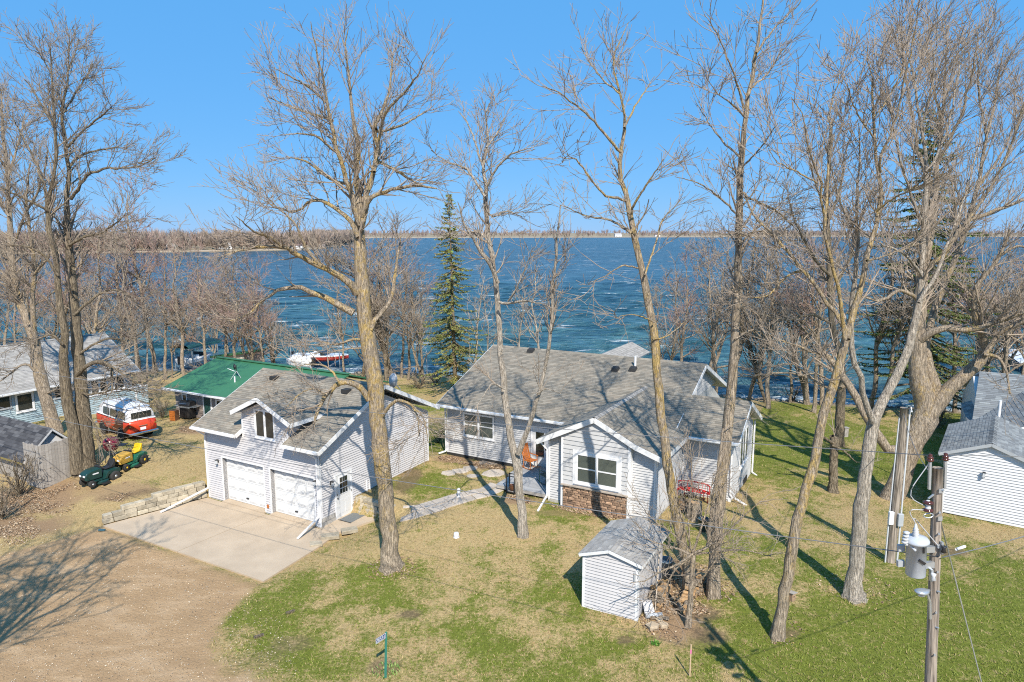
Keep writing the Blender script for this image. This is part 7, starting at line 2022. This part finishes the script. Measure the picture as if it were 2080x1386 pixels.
# ------------------------------------------------------------------ firewood, rocks, pipe
rr = random.Random(31)
def log(x, y, z, L, r_, az, tilt, label, grp):
    o = thing('firewood_log', label, 'log', grp, (x, y, z), az); o.rotation_euler = (0, tilt, az)
    half = rr.random() < .55
    ts = [math.pi * k / 5 for k in range(6)] if half else [2 * math.pi * k / 9 for k in range(9)]
    MB().loft([[(X_, r_ * math.cos(t) * (1 + rr.uniform(-.05, .05)), r_ * math.sin(t)) for t in ts] for X_ in (-L / 2, L / 2)]).build('bark', M['bark'] if rr.random() < .7 else M['log_end'], o)
    for s in (-1, 1):
        MB().poly([(s * (L / 2 + .002), r_ * .93 * math.cos(t), r_ * .93 * math.sin(t) + (.03 * r_ if half else 0)) for t in ts]).build('cut_end', M['log_end'], o)
for grp, lab, u0, w0, un, rows, du_, dw_ in (('split logs leaning on the shed wall', '%s log from the front in the %s row of the woodpile against the shed wall', 22.75, -.35, 1.9, 4, 0, 1), ('split logs in the second pile', '%s log from the front in the %s row of the woodpile beside the close trunks', 23.55, .75, 1.7, 4, .25, 1)):
    for row_ in range(rows):
        k = 0
        while k < 8 - row_ * 1.5:
            t = (k + .5 * (row_ % 2)) * .21 + row_ * .12
            u = u0 + du_ * t + rr.uniform(-.05, .05); w = w0 + dw_ * t + rr.uniform(-.03, .03)
            x, y, _ = site(u, w)
            log(x, y, gz(x, y) + .07 + row_ * .135, rr.uniform(.34, .46), rr.uniform(.065, .10), -ANG + rr.uniform(-.25, .25), rr.uniform(-.06, .06), lab % (ORD[k], ('bottom', 'second', 'third', 'top')[row_]), grp); k += 1
for k, uu_ in enumerate(sorted(rr.uniform(22.9, 23.9) for _ in range(7))):
    x, y, _ = site(uu_, rr.uniform(-.6, .6)); log(x, y, gz(x, y) + .07, rr.uniform(.3, .42), rr.uniform(.06, .09), rr.uniform(0, 3), rr.uniform(-.1, .1), 'loose split log lying on the leaves before the woodpiles, ' + ORD[k] + ' from the shed wall', 'loose split logs')
def rock(label, px, py, r_, seed, m=None, sq=.7):
    r = np.random.default_rng(seed); g = ground(px, py)
    bm_ = MB(); rings = []
    for k, (f, z) in enumerate(((.9, -.2), (1.0, .15), (1.0, .45), (.85, .62))): rings.append([(r_ * f * math.cos(t) * r.uniform(.8, 1.15), r_ * f * math.sin(t) * r.uniform(.7, 1.05), r_ * z * sq * 1.6) for t in [2 * math.pi * j / 5 + .3 for j in range(5)]])
    o = bm_.loft(rings).build('rock', m or simple('pale_rock', (.52, .42, .30), (.34, .26, .17), .9, 6, bmp=.5), None)
    o.location = g
    tag(o, label, 'rock')
rock('largest pale rock beside the grey pipe at the corner of the shed', 1326, 1277, .22, 1); rock('pale rock at the right end of the small rock group by the shed', 1348, 1274, .18, 2); rock('small pale rock behind the other two by the shed corner', 1340, 1262, .14, 3)
g = ground(1328, 1256)
pi = thing('drain_pipe', 'short grey round pipe lying on the leaves at the shed corner', 'pipe', None, (g[0], g[1], g[2] + .10), .12)
MB().lathe([(.075, -.28), (.085, -.28), (.085, .28), (.075, .28)], (0, 0, 0), 14, 'x').build('pipe', M['grey_metal'], pi, True)
ll = thing('leaning_pole', 'long pale pole leaning over the firewood against the shed corner', 'pole', None, site(22.85, -.35, gz(*site(22.85, -.35)[:2])), 0)
MB().tube([(0, 0, 0), (.28, .9, 1.75)], .022, 8).build('shaft', simple('pale_stick', (.50, .42, .33)), ll); MB().tube([(.28, .9, 1.75), (.285, .915, 1.78)], .03, 8).build('cap', M['grey_metal'], ll)
wb = thing('siding_offcut', 'short pale siding offcut leaning against the front right corner of the shed', 'board', None, site(22.62, -.62, gz(*site(22.62, -.62)[:2])), -ANG + .4)
MB().hexa([(0, 0, 0), (.35, 0, 0), (.35, .02, 0), (0, .02, 0), (-.12, .2, .5), (.20, .2, .5), (.20, .22, .5), (-.12, .22, .5)]).build('board', M['siding'], wb)
for k, (px, py) in enumerate(((590, 1245), (526, 1294))):
    g = ground(px, py); o = MB().box(-.16, .16, -.05, .05, 0, .07).build('scrap_wood', M['bark_dark'], None, bevel=.01); o.location = g; o.rotation_euler = (0, 0, .6)
    tag(o, ('larger' if k == 0 else 'smaller') + ' dark scrap of wood lying on the lawn near the end of the concrete pad', 'wood scrap')
g = ground(207, 1078); o = MB().box(-.14, .14, -.06, .06, 0, .06).build('blue_scrap', simple('blue_plastic', (.05, .13, .17)), None, bevel=.01); o.location = g; tag(o, 'small blue object on the ground at the left front corner of the concrete pad', 'scrap')

# shore rocks: more than one could count
V = []; Q = []
r = np.random.default_rng(44); nR = 900
us_ = r.uniform(-60, 52, nR); wsr = np.interp(us_, SHORE_U, SHORE_W) + r.normal(size=nR) * .5 - .7
ox = OX + us_ * CA + wsr * SA; oy = OY - us_ * SA + wsr * CA; oz = hT(ox, oy)
for k in range(nR):
    s = r.uniform(.10, .34); n0 = len(V)
    for f, z in ((.8, -.25), (1.0, .2), (.55, .6)):
        for j in range(6):
            t = math.pi * j / 3 + k; V.append((ox[k] + s * f * math.cos(t) * r.uniform(.75, 1.2), oy[k] + s * f * math.sin(t) * r.uniform(.75, 1.2), oz[k] + s * z))
    for i in range(2):
        for j in range(6): Q.append((n0 + i * 6 + j, n0 + i * 6 + (j + 1) % 6, n0 + (i + 1) * 6 + (j + 1) % 6, n0 + (i + 1) * 6 + j))
    Q.append((n0 + 12, n0 + 13, n0 + 14, n0 + 15)); Q.append((n0 + 12, n0 + 15, n0 + 16, n0 + 17))
np_mesh('shore_rocks', np.array(V), np.array(Q), M['rock'], kind='stuff')
